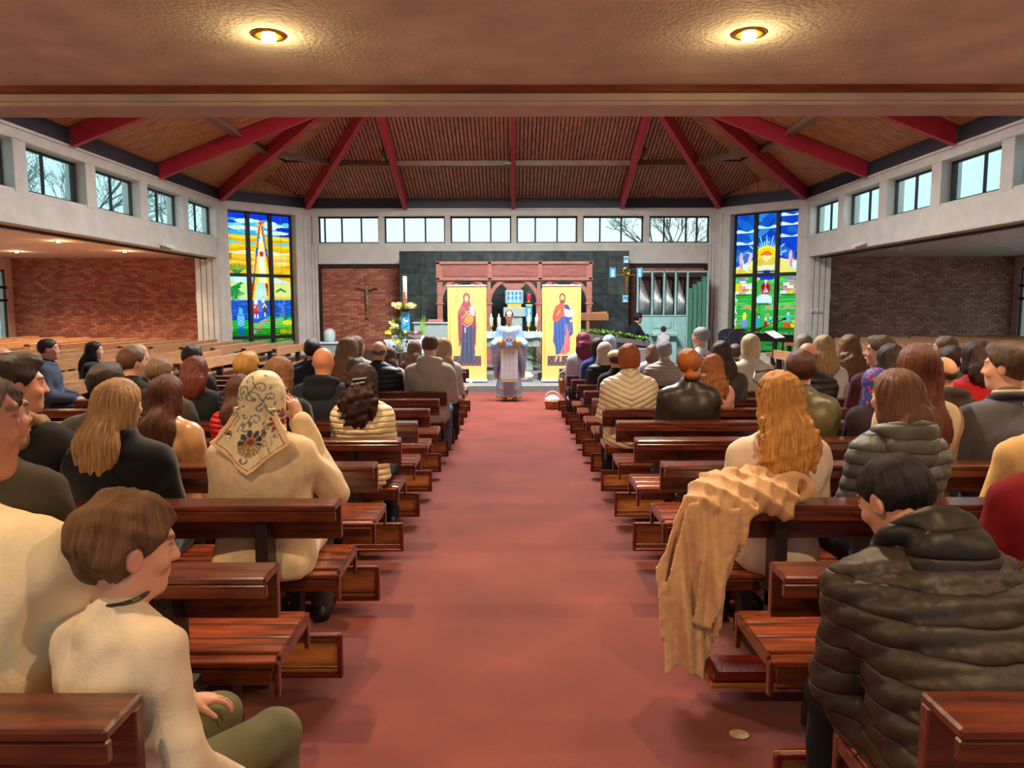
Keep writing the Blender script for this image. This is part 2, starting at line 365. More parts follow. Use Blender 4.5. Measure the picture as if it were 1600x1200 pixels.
# ---------------------------------------------------------------- brick walls: each brick laid
brick_cols = [(172, 106, 82), (158, 90, 70), (186, 120, 90), (146, 82, 66), (166, 98, 76)]
brick_cols_r = [(176, 120, 100), (164, 106, 90), (192, 136, 112), (150, 96, 82), (170, 116, 98)]
bm_b = [M('red_brick_%d' % i, c, .85, .12, 8, .3, 70) for i, c in enumerate(brick_cols)]
bm_d = [M('brown_brick_%d' % i, c, .7, .12, 8, .3, 70) for i, c in enumerate(brick_cols_r)]
mortar = M('dark_mortar', (84, 60, 54), .95, .1, 20)
BW, BH = .225, .0745
brick_me = {}
def brick_wall(name, x0, x1, z0, z1, y, ms, order):
    base = struct(name, MB().box(x0 - .02, x1 + .02, y + .012, y + .3, z0 - .4, z1), mortar)
    cells = []
    nrow = int((z1 - z0) / BH)
    for r in range(nrow):
        z = z1 - (r + 1) * BH; off = (r % 2) * BW / 2
        x = x0 - off
        while x < x1:
            a, b = max(x, x0), min(x + BW, x1)
            if b - a > .03: cells.append((a, b, z))
            x += BW
    cells.sort(key=order); k = 0
    rest = [MB() for _ in ms]
    for a, b, z in cells:
        mi = int(random.random() ** 1.3 * len(ms)) % len(ms); L = round(b - a, 3)
        if k < 300:
            key = (L, mi, ms[0].name)
            if key not in brick_me:
                brick_me[key] = MB().box(.005, L - .005, 0, .06, .005, BH - .005).mesh('brick', ms[mi])
            o = link('brick', brick_me[key], base); o.location = (a, y - random.random() * .003, z); k += 1
        else: rest[mi].box(a + .005, b - .005, y - random.random() * .003, y + .06, z + .005, z + BH - .005)
    for i, r in enumerate(rest):
        if r.v: o = r.build('brickwork', ms[i], base); tag(o, kind='stuff')
brick_wall('wall_transept_back_left', -15.68, -9.0, .2, 3.13, 23.6, bm_b, lambda c: -c[2])
brick_wall('wall_transept_back_right', 9.0, 15.68, .2, 3.13, 23.6, bm_d, lambda c: -c[2])
brick_wall('wall_chancel_left', -6.1, -3.5, .2, 2.9, 23.98, bm_b, lambda c: -c[2])
brick_wall('wall_chancel_right', 3.5, 6.1, .2, 2.9, 23.98, bm_d, lambda c: c[0] * 3 - c[2])

# ---------------------------------------------------------------- roof
SL = .385
def rz(x, y): return 5.0 + SL * min(XA - abs(x), 9.25 - abs(y - CY))
T = .2; LX, LY = 2.0, 2.8
def roofpt(x, y, dz=0): return (x, y, rz(x, y) + dz)
mb = MB()
cor = [(-XA - .3, 5.05), (XA + .3, 5.05), (XA + .3, YB + .3), (-XA - .3, YB + .3)]; inn = [(-LX, CY - LY), (LX, CY - LY), (LX, CY + LY), (-LX, CY + LY)]
zz = lambda x, y: 5.0 + SL * min(XA - abs(x), 9.25 - abs(y - CY)) + .03
for i in range(4):
    j = (i + 1) % 4; a, b, c, d = cor[i], cor[j], inn[j], inn[i]
    mb.extr([(a[0], a[1], zz(*a)), (b[0], b[1], zz(*b)), (c[0], c[1], zz(*c)), (d[0], d[1], zz(*d))], (0, 0, .15))
struct('roof', mb, soffit_m)
mb = MB()   # kerb of an unseen lantern, added so the roof lets light in
zl = zz(*inn[0])
for a, b in zip(inn, inn[1:] + inn[:1]): mb.prism([a, b, (b[0] * 1.05, CY + (b[1] - CY) * 1.05), (a[0] * 1.05, CY + (a[1] - CY) * 1.05)], zl - .2, zl + 1.4)
struct('added_roof_lantern', mb, white_m)
def board(a, b, wdt, axis):
    # board from a to b (x,y) up the slope, width across
    h = wdt / 2; th = .022
    if axis == 'x': q = [(a[0] - h, a[1]), (a[0] + h, a[1]), (b[0] + h, b[1]), (b[0] - h, b[1])]
    else: q = [(a[0], a[1] - h), (a[0], a[1] + h), (b[0], b[1] + h), (b[0], b[1] - h)]
    return q
PU = 1.95   # purlin distance in from the edge
bs = .108; bw_ = .080
def slope_boards(name, axis, s):
    base = empty(name, (0, 0, 0)); tag(base, kind='structure')
    rest = MB(); cnt = 0; mat = board_m if axis == 'x' else board_m2
    rng = np.arange(-XA + .05, XA, bs) if axis == 'x' else np.arange(CY - 9.1, CY + 9.2, bs)
    for tier in (0, 1):
        for u in rng:
            if axis == 'x':
                e = 9.25; hip = e - (XA - abs(u))   # local distance from centre where the hip crosses
                lim = max(hip, LY)
                d0, d1 = (e - .02, e - PU + .05) if tier == 0 else (e - PU - .05, e - 5.2)
                d0c, d1c = d0, max(d1, lim)
                if abs(u) > XB:  # cut corner
                    d0c = min(d0c, 9.25 - (abs(u) - XB) * .975)
                if d0c - d1c < .04: continue
                P = [(u, CY + d0c), (u, CY + d1c)]; f = lambda x, y: 5.0 + SL * (9.25 - (y - CY))
            else:
                e = XA; dy = abs(u - CY); hip = e - (9.25 - dy); lim = max(hip, LX)
                d0, d1 = (e - .02, e - PU + .05) if tier == 0 else (e - PU - .05, LX)
                d0c, d1c = d0, max(d1, lim)
                if dy > YA - CY: d0c = min(d0c, XA - (dy - (YA - CY)) * 1.025)
                if d0c - d1c < .04: continue
                P = [(s * d0c, u), (s * d1c, u)]; f = lambda x, y: 5.0 + SL * (XA - abs(x))
            q = board(P[0], P[1], bw_, axis)
            pts = [(x, y, f(x, y) - .012) for x, y in q]
            near = (axis == 'x') or (u > 11.6)
            if near and cnt < 300:
                MB().extr(pts, (0, 0, .02)).build('board', mat, base); cnt += 1
            else: rest.extr(pts, (0, 0, .02))
    if rest.v: tag(rest.build('boarding', mat, base), kind='stuff')
slope_boards('ceiling_boarding_back', 'x', 1)
slope_boards('ceiling_boarding_left', 'y', -1)
slope_boards('ceiling_boarding_right', 'y', 1)
# rafters (red), purlin
def rafter(a, b, name='rafter', wdt=.13, dep=.36):
    A, B = Vector(a), Vector(b); d = (B - A); h = Vector((d.x, d.y, 0)).normalized(); n = Vector((-h.y, h.x, 0)) * (wdt / 2)
    mb = MB().extr([A - n, A + n, A + n + Vector((0, 0, dep)), A - n + Vector((0, 0, dep))], tuple(d))
    o = mb.build(name, red_m); tag(o, kind='structure'); return o
E_ = 4.63
for x in (.01, -3.37, 3.41): rafter((x, 23.78, E_), (x, CY + LY, E_ + SL * (9.18 - LY)))
for s in (-1, 1):
    for y in (18.17, 14.6, 11.0): rafter((s * 8.38, y, E_), (s * LX, y, E_ + SL * (8.38 - LX)))
    # corner rafters
    A = Vector((s * 6.42, 23.75, E_)); B = Vector((s * 3.72, 19.38, 6.33)); rafter(A, A + (B - A) * 1.6, wdt=.15, dep=.38)
    A = Vector((s * 8.36, 21.85, E_)); B = Vector((s * 4.6, 18.38, 6.1)); rafter(A, A + (B - A) * 1.6, wdt=.15, dep=.38)
pts = [(-XA + PU, 8.), (-XA + PU, 20.3), (-5.0, CY + 9.25 - PU), (5.0, CY + 9.25 - PU), (XA - PU, 20.3), (XA - PU, 8.)]
mb = MB()
for a, b in zip(pts[:-1], pts[1:]):
    A, B = Vector((*a, rz(*a) - .13)), Vector((*b, rz(*b) - .13)); d = B - A; h = Vector((d.x, d.y, 0)).normalized(); n = Vector((-h.y, h.x, 0)) * .05
    mb.extr([A - n, A + n, A + n + Vector((0, 0, .13)), A - n + Vector((0, 0, .13))], tuple(d))
    mb.extr([A - n * 2 - Vector((0, 0, .02)), A + n * 2 - Vector((0, 0, .02)), A + n * 2 + Vector((0, 0, .02)), A - n * 2 + Vector((0, 0, .02))], tuple(d))
tag(mb.build('purlin', purlin_m), kind='structure')

# ---------------------------------------------------------------- ceiling downlights
bulb_m = Memit('warm_bulb', (1, .62, .2), 60)
def downlight(x, y, z, power, label, grp, on=True, r=.075, blend=.5, cone=2.3, bulb=None):
    e = empty('downlight', (x, y, z), 0, label, 'light', grp)
    MB().lathe([(r * 1.25, 0), (r * 1.3, -.008), (r * 1.0, -.014), (r * .92, -.006), (r * .9, .0)], n=20).build('trim_ring', brass if on else white_m, e, True)
    MB().lathe([(r * .9, .0), (r * .85, -.004), (.001, -.004)], n=20).build('reflector', white_m if not on else M('gold_reflector', (240, 190, 90), .3, .05, metal=.6) if 'gold_reflector' not in bpy.data.materials else bpy.data.materials['gold_reflector'], e, True)
    MB().lathe([(.001, -.04), (r * .45, -.034), (r * .6, -.02), (r * .5, -.006), (.001, -.004)], n=16).build('bulb', bulb if bulb else (bulb_m if on else white_m), e, True)
    if on:
        l = bpy.data.lights.new('downlight_lamp', 'SPOT'); l.energy = power; l.color = (1, .72, .44); l.spot_size = cone; l.spot_blend = blend; l.shadow_soft_size = .03
        o = bpy.data.objects.new('downlight_lamp', l); o.parent = e; o.location = (0, 0, -.05); COL.objects.link(o)
        l2 = bpy.data.lights.new('downlight_glow', 'POINT'); l2.energy = power * .022; l2.color = (1, .66, .30); l2.shadow_soft_size = .03
        o2 = bpy.data.objects.new('downlight_glow', l2); o2.parent = e; o2.location = (0, 0, -.10); COL.objects.link(o2)
for x, y, lab in ((-1.41, 4.4, 'glowing round ceiling downlight over the left side of the aisle'), (1.30, 4.39, 'glowing round ceiling downlight over the right side of the aisle')):
    downlight(x, y, 3.115, 170, lab, 'ceiling downlights near the beam')
for i, (x, y) in enumerate([(-4.3, 4.4), (4.3, 4.4), (-1.4, 1.0), (1.4, 1.0), (-4.3, 1.0), (4.3, 1.0), (-1.4, -2.2), (1.4, -2.2), (-7, 2.6), (7, 2.6)]):
    downlight(x, y, 3.115, 230 if abs(x) > 3 else 110, 'ceiling downlight outside the picture, %s, %s' % ('left of the aisle' if x < 0 else 'right of the aisle', ['outer one near the beam', '', 'inner one over the camera', '', 'outer one over the camera', '', 'behind the camera', '', 'by the side wall'][i - (i % 2)]), 'ceiling downlights outside the view')
for i, (px, py) in enumerate([(27, 390), (92, 374), (196, 390)]):
    d = FW + RT * (px - 800) / F + UP * (600 - py) / F; p = CAMP + d * ((3.13 - 1.58) / d[2])
    downlight(p[0], min(p[1], 23), 3.13, 420, ['leftmost glowing downlight in the left side ceiling', 'middle glowing downlight nearer the camera in the left side ceiling', 'glowing downlight in the left side ceiling nearest the pier'][i], 'downlights in the left side ceiling')
for i, (x, y) in enumerate([(-10, 12), (-14, 15), (-12, 9)]): downlight(x, y, 3.13, 300, 'left side ceiling downlight outside the picture, %s' % ['over the middle pews', 'by the outer windows', 'over the near pews'][i], 'left side downlights outside the view')
for i, (px, py) in enumerate([(1407, 391), (1533, 370), (1587, 391)]):
    d = FW + RT * (px - 800) / F + UP * (600 - py) / F; p = CAMP + d * ((3.13 - 1.58) / d[2])
    downlight(p[0], min(p[1], 23), 3.13, 0, ['unlit ceiling fitting in the right side ceiling, nearest the pier', 'unlit ceiling fitting in the right side ceiling, nearest the camera', 'unlit ceiling fitting in the right side ceiling, by the outer window'][i], 'unlit fittings in the right side ceiling', on=False)

# ---------------------------------------------------------------- bare trees outside the clerestory windows
bark = M('bare_tree_bark', (120, 124, 104), .9, .2, 8)
budm = M('spring_buds', (150, 168, 110), .8, .2, 8)
def bare_tree(x, y, h, seed, label):
    R = random.Random(seed); e = empty('tree', (x, y, -.6), 0, label, 'tree', 'bare trees outside the windows')
    tr = MB(); tw = MB(); bd = MB()
    def grow(p, d, L, r, n):
        q = p + d * L; (tr if n > 3 else tw).tube([p, (p + q) / 2 + Vector((R.uniform(-1, 1), R.uniform(-1, 1), 0)) * L * .05, q], [r, r * .8, r * .65], 4)
        if n == 0:
            for _ in range(3): c = p.lerp(q, R.random()); v = Vector((R.uniform(-1, 1), R.uniform(-1, 1), R.uniform(-1, 1))) * .05; bd.add([c, c + v, c + Vector((v.y, -v.x, v.z))], [(0, 1, 2)])
            return
        for k in range(3 if n > 1 else 4):
            dd = (d + Vector((R.uniform(-1, 1), R.uniform(-1, 1), R.uniform(-.4, .7))) * .75).normalized(); grow(p.lerp(q, R.uniform(.55, 1)), dd, L * R.uniform(.6, .8), r * .55, n - 1)
    grow(Vector((0, 0, 0)), Vector((0, 0, 1)), h * .34, .16, 6)
    tr.build('trunk', bark, e); tag(tw.build('twigs', bark, e), kind='stuff'); tag(bd.build('buds', budm, e), kind='stuff')
for i, (x, y, h, lab) in enumerate([(-17, 26.5, 12, 'bare tree outside, seen through the nearest left clerestory window'), (-20, 34.5, 12.5, 'bare tree outside, seen through the second left clerestory window'), (-21, 46, 13, 'bare tree outside, seen through the far left clerestory windows'), (7.5, 36, 10, 'bare tree outside, seen through the right end of the back windows')]): bare_tree(x, y, h, 3 + i, lab)
# ================================================================ painted flat things (stained glass, printed banners)
class Paint:
    def __init__(s, w, h, nx, ny, bg):
        s.w, s.h, s.nx, s.ny = w, h, nx, ny
        s.X, s.Y = np.meshgrid(np.linspace(0, w, nx), np.linspace(0, h, ny)); s.C = np.zeros((ny, nx, 3)); s.C[:] = srgb(bg)
    def m(s, mask, c, a=1.0): s.C[mask] = s.C[mask] * (1 - a) + np.array(srgb(c)) * a; return s
    def rect(s, x0, x1, y0, y1, c, a=1.0): return s.m((s.X >= x0) & (s.X <= x1) & (s.Y >= y0) & (s.Y <= y1), c, a)
    def ell(s, x, y, rx, ry, c, a=1.0, rot=0):
        dx, dy = s.X - x, s.Y - y
        if rot: cr, sr = math.cos(rot), math.sin(rot); dx, dy = dx * cr + dy * sr, -dx * sr + dy * cr
        return s.m((dx / rx) ** 2 + (dy / ry) ** 2 <= 1, c, a)
    def ring(s, x, y, r, t, c): d = np.hypot(s.X - x, s.Y - y); return s.m(abs(d - r) < t / 2, c)
    def poly(s, pts, c, a=1.0):
        ins = np.zeros(s.X.shape, bool); n = len(pts)
        for i in range(n):
            (x0, y0), (x1, y1) = pts[i], pts[(i + 1) % n]
            if y0 == y1: continue
            cond = ((y0 > s.Y) != (y1 > s.Y)) & (s.X < (x1 - x0) * (s.Y - y0) / (y1 - y0) + x0); ins ^= cond
        return s.m(ins, c, a)
    def line(s, pts, t, c, a=1.0):
        for (x0, y0), (x1, y1) in zip(pts[:-1], pts[1:]):
            dx, dy = x1 - x0, y1 - y0; q = np.clip(((s.X - x0) * dx + (s.Y - y0) * dy) / (dx * dx + dy * dy + 1e-12), 0, 1)
            s.m(np.hypot(s.X - x0 - q * dx, s.Y - y0 - q * dy) < t / 2, c, a)
        return s
    def mesh(s, name, mat, x0=0, x1=None, y0=0, y1=None, thick=0.0):
        ix = (s.X[0] >= x0 - 1e-6) & (s.X[0] <= (s.w if x1 is None else x1) + 1e-6); iy = (s.Y[:, 0] >= y0 - 1e-6) & (s.Y[:, 0] <= (s.h if y1 is None else y1) + 1e-6)
        X, Y, C = s.X[iy][:, ix], s.Y[iy][:, ix], s.C[iy][:, ix]; ny, nx = X.shape
        V = np.stack([X.ravel(), np.zeros(X.size), Y.ravel()], 1)
        i = np.arange(ny * nx).reshape(ny, nx); Fq = np.stack([i[:-1, :-1], i[:-1, 1:], i[1:, 1:], i[1:, :-1]], -1).reshape(-1, 4)
        return np_mesh(name, V, Fq, mat, False, C.reshape(-1, 3))

LEAD = (22, 24, 24)
def glass_left():
    W, H = U1w - U0w, ZT - ZB; p = Paint(1, 1, 120, 232, (255, 190, 10)); R = random.Random(3); wv = lambda y, a, f, ph: [(x / 24, y + a * math.sin(f * x / 24 * 6.28 + ph)) for x in range(25)]
    p.rect(0, 1, .80, 1, (60, 170, 220))
    def band(y0, y1, c, a=.012, f=1.5, ph=0): p.poly(wv(y0, a, f, ph) + wv(y1, a, f * 1.3, ph + 1)[::-1], c)
    band(.93, 1.05, (14, 60, 205), .015, 2)
    for x, y, rx, ry, c in [(.1, .90, .16, .02, (120, 215, 235)), (.08, .915, .12, .012, (20, 60, 200)), (.35, .925, .2, .02, (225, 250, 250)), (.5, .90, .2, .02, (80, 190, 230)), (.78, .89, .2, .022, (225, 248, 250)), (.9, .875, .14, .02, (16, 50, 180)), (.68, .915, .1, .02, (240, 250, 250)), (.95, .915, .1, .02, (90, 200, 220)), (.06, .865, .1, .012, (14, 40, 170)), (.3, .87, .25, .018, (240, 240, 215)), (.9, .83, .14, .015, (20, 50, 180)), (.7, .845, .25, .016, (235, 250, 250)), (.28, .845, .1, .014, (90, 190, 230))]: p.ell(x, y, rx, ry, c)
    p.rect(0, 1, .44, .815, (255, 186, 12))
    for y, c in [(.80, (255, 225, 60)), (.775, (250, 160, 10)), (.755, (120, 205, 200)), (.73, (255, 210, 30)), (.70, (252, 170, 10)), (.68, (250, 240, 190)), (.65, (255, 200, 20)), (.62, (245, 160, 20)), (.60, (255, 220, 60)), (.57, (245, 150, 15)), (.53, (255, 195, 30))]:
        band(y - .011, y + .008, c, .006, 2, y * 40)
    p.rect(0, 1, .44, .50, (214, 245, 238)); p.poly([(.6, .5), (1, .44), (1, .53), (.6, .53)], (255, 190, 20))
    for k in range(7): p.line([(.16, .50 + .0 * k), (.04 + .04 * k, .56 + .012 * (3 - abs(3 - k)))], .016, (30, 150, 60))
    # ray of light from the star
    p.poly([(.50, .90), (.56, .90), (.70, .44), (.36, .44)], (255, 214, 20)); p.poly([(.515, .90), (.545, .90), (.60, .44), (.47, .44)], (255, 240, 190))
    segs = [(.82, .90, (240, 90, 20)), (.77, .82, (90, 120, 190)), (.72, .77, (235, 110, 20)), (.65, .72, (40, 80, 190)), (.57, .65, (225, 90, 20)), (.50, .57, (210, 120, 160)), (.44, .50, (40, 90, 200)), (.34, .44, (215, 30, 30))]
    for y0, y1, c in segs:
        L = lambda y: .50 - (.90 - y) * .26; Rr = lambda y: .56 + (.90 - y) * .29
        p.poly([(L(y0), y0), (L(y0) + .035, y0), (L(y1) + .03, y1), (L(y1), y1)], c); p.poly([(Rr(y0) - .035, y0), (Rr(y0), y0), (Rr(y1), y1), (Rr(y1) - .03, y1)], c)
    p.rect(.50, .56, .65, .69, (220, 20, 50)); p.rect(.505, .555, .60, .65, (250, 225, 235)); p.rect(.505, .555, .52, .60, (255, 245, 200))
    p.poly([(.52, .935), (.47, .90), (.50, .91), (.535, .885), (.55, .91), (.62, .93), (.56, .93)], (245, 100, 20)); p.ell(.52, .905, .06, .012, (255, 200, 30), .8); p.ell(.53, .91, .022, .013, (240, 80, 20))
    # lower lights
    p.rect(0, 1, 0, .435, (40, 175, 60)); p.rect(.30, .62, .28, .435, (255, 205, 20)); p.poly([(.44, .435), (.56, .435), (.58, .3), (.42, .3)], (190, 225, 210))
    p.poly([(.36, .435), (.41, .435), (.38, .32), (.33, .32)], (205, 30, 25)); p.poly([(.57, .435), (.61, .435), (.66, .33), (.60, .33)], (205, 30, 25))
    p.rect(.62, 1, .31, .435, (240, 225, 130)); p.rect(0, .3, .30, .435, (215, 235, 150))
    for k in range(6): p.line([(.02, .38), (.22 - .02 * k, .435 - .03 * k)], .02, (20, 140, 50)); p.line([(.05, .40), (.1 + .03 * k, .30 + .01 * k)], .012, (30, 150, 60))
    for k in range(5): p.line([(.80, .39), (.74 + .035 * k, .37 + .012 * (2 - abs(2 - k)))], .018, (30, 140, 60))
    p.rect(.62, 1, .305, .325, (245, 190, 60)); p.rect(0, 1, .14, .30, (20, 70, 185)); p.rect(.3, .65, .12, .28, (22, 80, 200))
    for k in range(12): p.poly(wv(.15 + .013 * k, .003, 2, k) + wv(.153 + .013 * k, .003, 2, k + .5)[::-1], (90, 150, 230) if k % 2 else (30, 110, 210))
    p.poly([(0, 0), (0, .07), (.2, .09), (.35, .09), (.5, .13), (.62, .17), (.8, .16), (1, .15), (1, 0)], (60, 190, 70)); p.poly([(0, 0), (0, .05), (.4, .07), (.7, .09), (1, .10), (1, 0)], (30, 170, 50))
    for k in range(5): p.line([(.3, .03 + .018 * k), (1, .05 + .02 * k)], .006, (140, 220, 90))
    p.poly([(.33, .05), (.42, .08), (.47, .13), (.56, .15), (.50, .10), (.42, .04)], (200, 150, 140)); p.poly([(.33, .05), (.38, .065), (.42, .04), (.36, .03)], (240, 215, 210)); p.rect(.56, .62, .12, .14, (190, 120, 110)); p.rect(.70, .78, .13, .145, (210, 150, 130))
    p.ell(.9, .115, .08, .02, (255, 215, 20)); p.ell(.83, .045, .06, .02, (255, 215, 20)); p.ell(.93, .04, .05, .018, (255, 200, 20)); p.ell(.70, .0, .1, .02, (255, 210, 30))
    for k in range(7): p.line([(.86, .14), (.74 + .045 * k, .24 - .01 * abs(3 - k))], .008, (15, 110, 50))
    p.ell(.19, .15, .055, .06, (60, 160, 225)); p.ell(.19, .215, .03, .022, (90, 190, 240)); p.rect(.145, .235, .02, .10, (30, 140, 215))
    for k in range(4): p.line([(.14, .17 - .02 * k), (.19, .155 - .02 * k), (.24, .17 - .02 * k)], .006, (190, 235, 250))
    p.poly([(.02, .32), (.05, .30), (.07, .05), (.03, .05)], (240, 220, 180))
    # the two figures
    p.ell(.41, .235, .052, .05, (205, 25, 40)); p.poly([(.37, .24), (.46, .24), (.44, .18), (.39, .18)], (205, 25, 40)); p.rect(.39, .41, .155, .19, (240, 235, 225)); p.rect(.43, .45, .155, .19, (240, 235, 225))
    p.ell(.42, .285, .03, .025, (185, 225, 215)); p.ell(.42, .29, .018, .02, (240, 235, 225)); p.ell(.40, .245, .012, .01, (240, 230, 220))
    p.ell(.555, .255, .045, .05, (85, 50, 70)); p.poly([(.52, .25), (.60, .25), (.585, .19), (.535, .19)], (85, 50, 70)); p.rect(.545, .56, .165, .2, (240, 235, 225)); p.ell(.53, .305, .035, .025, (150, 205, 180)); p.ell(.53, .30, .018, .02, (240, 235, 225)); p.line([(.52, .24), (.55, .27), (.58, .24)], .012, (240, 240, 235))
    p.ell(.5, .385, .03, .015, (190, 225, 230)); p.ell(.5, .36, .008, .03, (230, 245, 245))
    for x in (.085, .83): p.line([(x, 0.44), (x, 1)], .004, (90, 90, 60), .6)
    for k in range(30): y = R.random(); x = R.random(); p.line([(x, y), (x + .15, y + .01 * R.uniform(-1, 1))], .003, LEAD, .5)
    return p
def glass_right():
    p = Paint(1, 1, 120, 232, (20, 80, 190)); R = random.Random(5)
    for k in range(60): p.ell(R.random(), R.uniform(.62, 1), R.uniform(.04, .15), R.uniform(.01, .04), R.choice([(10, 60, 170), (30, 110, 205), (20, 90, 190), (60, 150, 215)]), .7, R.uniform(-.4, .4))
    p.rect(.68, 1, .6, 1, (14, 40, 190), .6)
    for x0, x1, y in [(.0, .32, .855), (.30, .64, .88), (.64, 1, .895), (.66, 1, .965), (0, .32, .76), (.64, 1, .80)]:
        p.poly([(x0 + (x1 - x0) * t / 8, y + .012 * math.sin(t) + .008 * (4 - abs(4 - t)) / 4) for t in range(9)] + [(x0 + (x1 - x0) * t / 8, y - .012) for t in range(8, -1, -1)], (228, 250, 252))
    for k in range(19):
        a = math.radians(4 + 9.6 * k); r1 = .30 if k % 2 else .22
        p.line([(.5 + .16 * math.cos(a), .645 + .075 * math.sin(a)), (.5 + r1 * math.cos(a), .645 + r1 * .55 * math.sin(a))], .012, (190, 230, 250), .8)
    p.ell(.5, .645, .175, .085, (255, 236, 40)); p.ell(.5, .645, .14, .068, (255, 205, 15)); p.ell(.5, .645, .09, .042, (245, 100, 20))
    p.poly([(0, .5), (0, .56), (.15, .58), (.3, .62), (.45, .655), (.6, .65), (.75, .62), (1, .60), (1, .5)], (252, 226, 120)); p.poly([(.3, .6), (.42, .64), (.5, .60), (.6, .65), (.66, .6), (.55, .56), (.4, .57)], (240, 190, 60)); p.poly([(0, .52), (.15, .57), (.3, .53), (.3, .50), (0, .5)], (245, 200, 60))
    p.ell(.5, .56, .2, .012, (235, 240, 215)); p.rect(.38, .62, .51, .535, (220, 220, 150)); p.rect(.34, .66, .518, .53, (20, 60, 190)); p.rect(.46, .56, .505, .535, (10, 40, 160))
    for sx in (.10, .84):   # doves / angels
        p.ell(sx + .02, .615, .032, .07, (240, 190, 215), 1, .15); p.ell(sx + .15, .63, .024, .055, (225, 190, 235), 1, -.5); p.poly([(sx + .02, .58), (sx + .12, .60), (sx + .10, .56), (sx + .16, .51), (sx + .05, .55)], (236, 238, 250)); p.ell(sx + .10, .585, .025, .014, (245, 245, 250))
        for k in range(4): p.line([(sx + .02 + .005 * k, .56), (sx + .01 + .012 * k, .67)], .004, (190, 90, 140))
    p.rect(0, 1, 0, .485, (50, 175, 60))
    for k in range(34): y = .01 + .46 * R.random(); p.poly([(0, y), (.3, y + .01), (.6, y - .004), (1, y + .008), (1, y + .018), (.5, y + .004), (0, y + .012)], R.choice([(30, 170, 50), (90, 200, 90), (20, 150, 45), (120, 215, 110)]), .8)
    p.poly([(.36, .485), (.66, .485), (.6, .455), (.42, .455)], (15, 50, 185)); p.poly([(.33, .485), (.42, .47), (.34, .43)], (250, 220, 90)); p.poly([(.67, .485), (.62, .46), (.68, .43)], (250, 220, 90))
    for side in (0, 1):   # ruined walls
        x0 = .0 if side == 0 else .72
        for r in range(6):
            for c in range(3):
                x = x0 + c * .10 + (r % 2) * .04; y = .345 + r * .022; col = R.choice([(226, 150, 150), (214, 128, 128), (255, 205, 40), (240, 240, 240), (235, 170, 120), (250, 235, 240)])
                if r >= 4 and c != 1: continue
                p.rect(x, min(x + .095, x0 + .29), y, y + .020, col)
        p.poly([(x0 + .03, .46), (x0 + .14, .478), (x0 + .25, .455), (x0 + .14, .45)], (150, 120, 190))
    p.rect(0, .02, 0, .47, (60, 170, 60)); p.poly([(0, .345), (.3, .345), (.25, .325), (.05, .325)], (30, 130, 50)); p.poly([(.72, .345), (1, .345), (.97, .325), (.75, .325)], (30, 130, 50))
    p.ell(.5, .385, .078, .055, (196, 24, 40)); p.ell(.5, .39, .05, .035, (90, 20, 40)); p.poly([(.47, .355), (.5, .41), (.54, .355)], (245, 235, 235)); p.ell(.5, .445, .02, .014, (245, 245, 245)); p.ell(.5, .425, .012, .012, (240, 220, 200)); p.ell(.5, .39, .02, .03, (225, 60, 50), .8)
    p.ell(.48, .30, .115, .042, (216, 234, 232)); p.rect(.37, .60, .27, .32, (216, 234, 232)); p.ell(.48, .26, .1, .012, (30, 110, 60))
    for x, y, rx, ry in [(.33, .215, .05, .022), (.26, .235, .12, .012), (.62, .235, .12, .012), (.85, .235, .08, .01), (.55, .175, .03, .01)]: p.ell(x, y, rx, ry, (222, 150, 90))
    p.ell(.33, .215, .045, .018, (255, 215, 20)); p.ell(.08, .055, .07, .014, (255, 215, 20)); p.ell(.9, .09, .07, .014, (255, 215, 20)); p.ell(.1, .1, .05, .008, (220, 140, 100)); p.ell(.6, .1, .05, .01, (235, 215, 40)); p.ell(.95, .12, .04, .012, (255, 210, 20))
    p.ell(.19, .105, .05, .042, (130, 140, 225)); p.ell(.19, .16, .03, .035, (250, 225, 60), 1, -.4); p.ell(.2, .18, .012, .012, (245, 200, 160))   # kneeling woman
    p.ell(.40, .115, .04, .045, (50, 165, 175)); p.ell(.41, .165, .026, .02, (40, 90, 90)); p.ell(.41, .158, .013, .012, (245, 210, 180)); p.ell(.52, .10, .026, .028, (190, 20, 60)); p.ell(.52, .14, .016, .016, (230, 240, 220)); p.ell(.59, .125, .018, .02, (50, 120, 215)); p.ell(.59, .148, .012, .012, (190, 235, 235))
    p.poly([(.77, .075), (.90, .075), (.86, .135), (.82, .135)], (240, 80, 30)); p.ell(.845, .155, .035, .04, (70, 195, 200)); p.ell(.85, .20, .022, .02, (20, 150, 130)); p.ell(.85, .185, .014, .015, (240, 225, 150))
    for k in range(14): y = .0 + .025 * k; p.ell(.03 + .02 * math.sin(k * 1.7), y, .03, .008, (235, 248, 235), 1, .8 if k % 2 else -.8)
    for k in range(9): p.line([(.72 + .03 * k, .0), (.73 + .03 * k + .01 * math.sin(k), .035)], .007, (240, 250, 240))
    p.line([(.985, .14), (.975, .2), (.99, .23)], .012, (230, 245, 240))
    for x in (.10, .88): p.line([(x, 0), (x, 1)], .003, LEAD, .4)
    return p
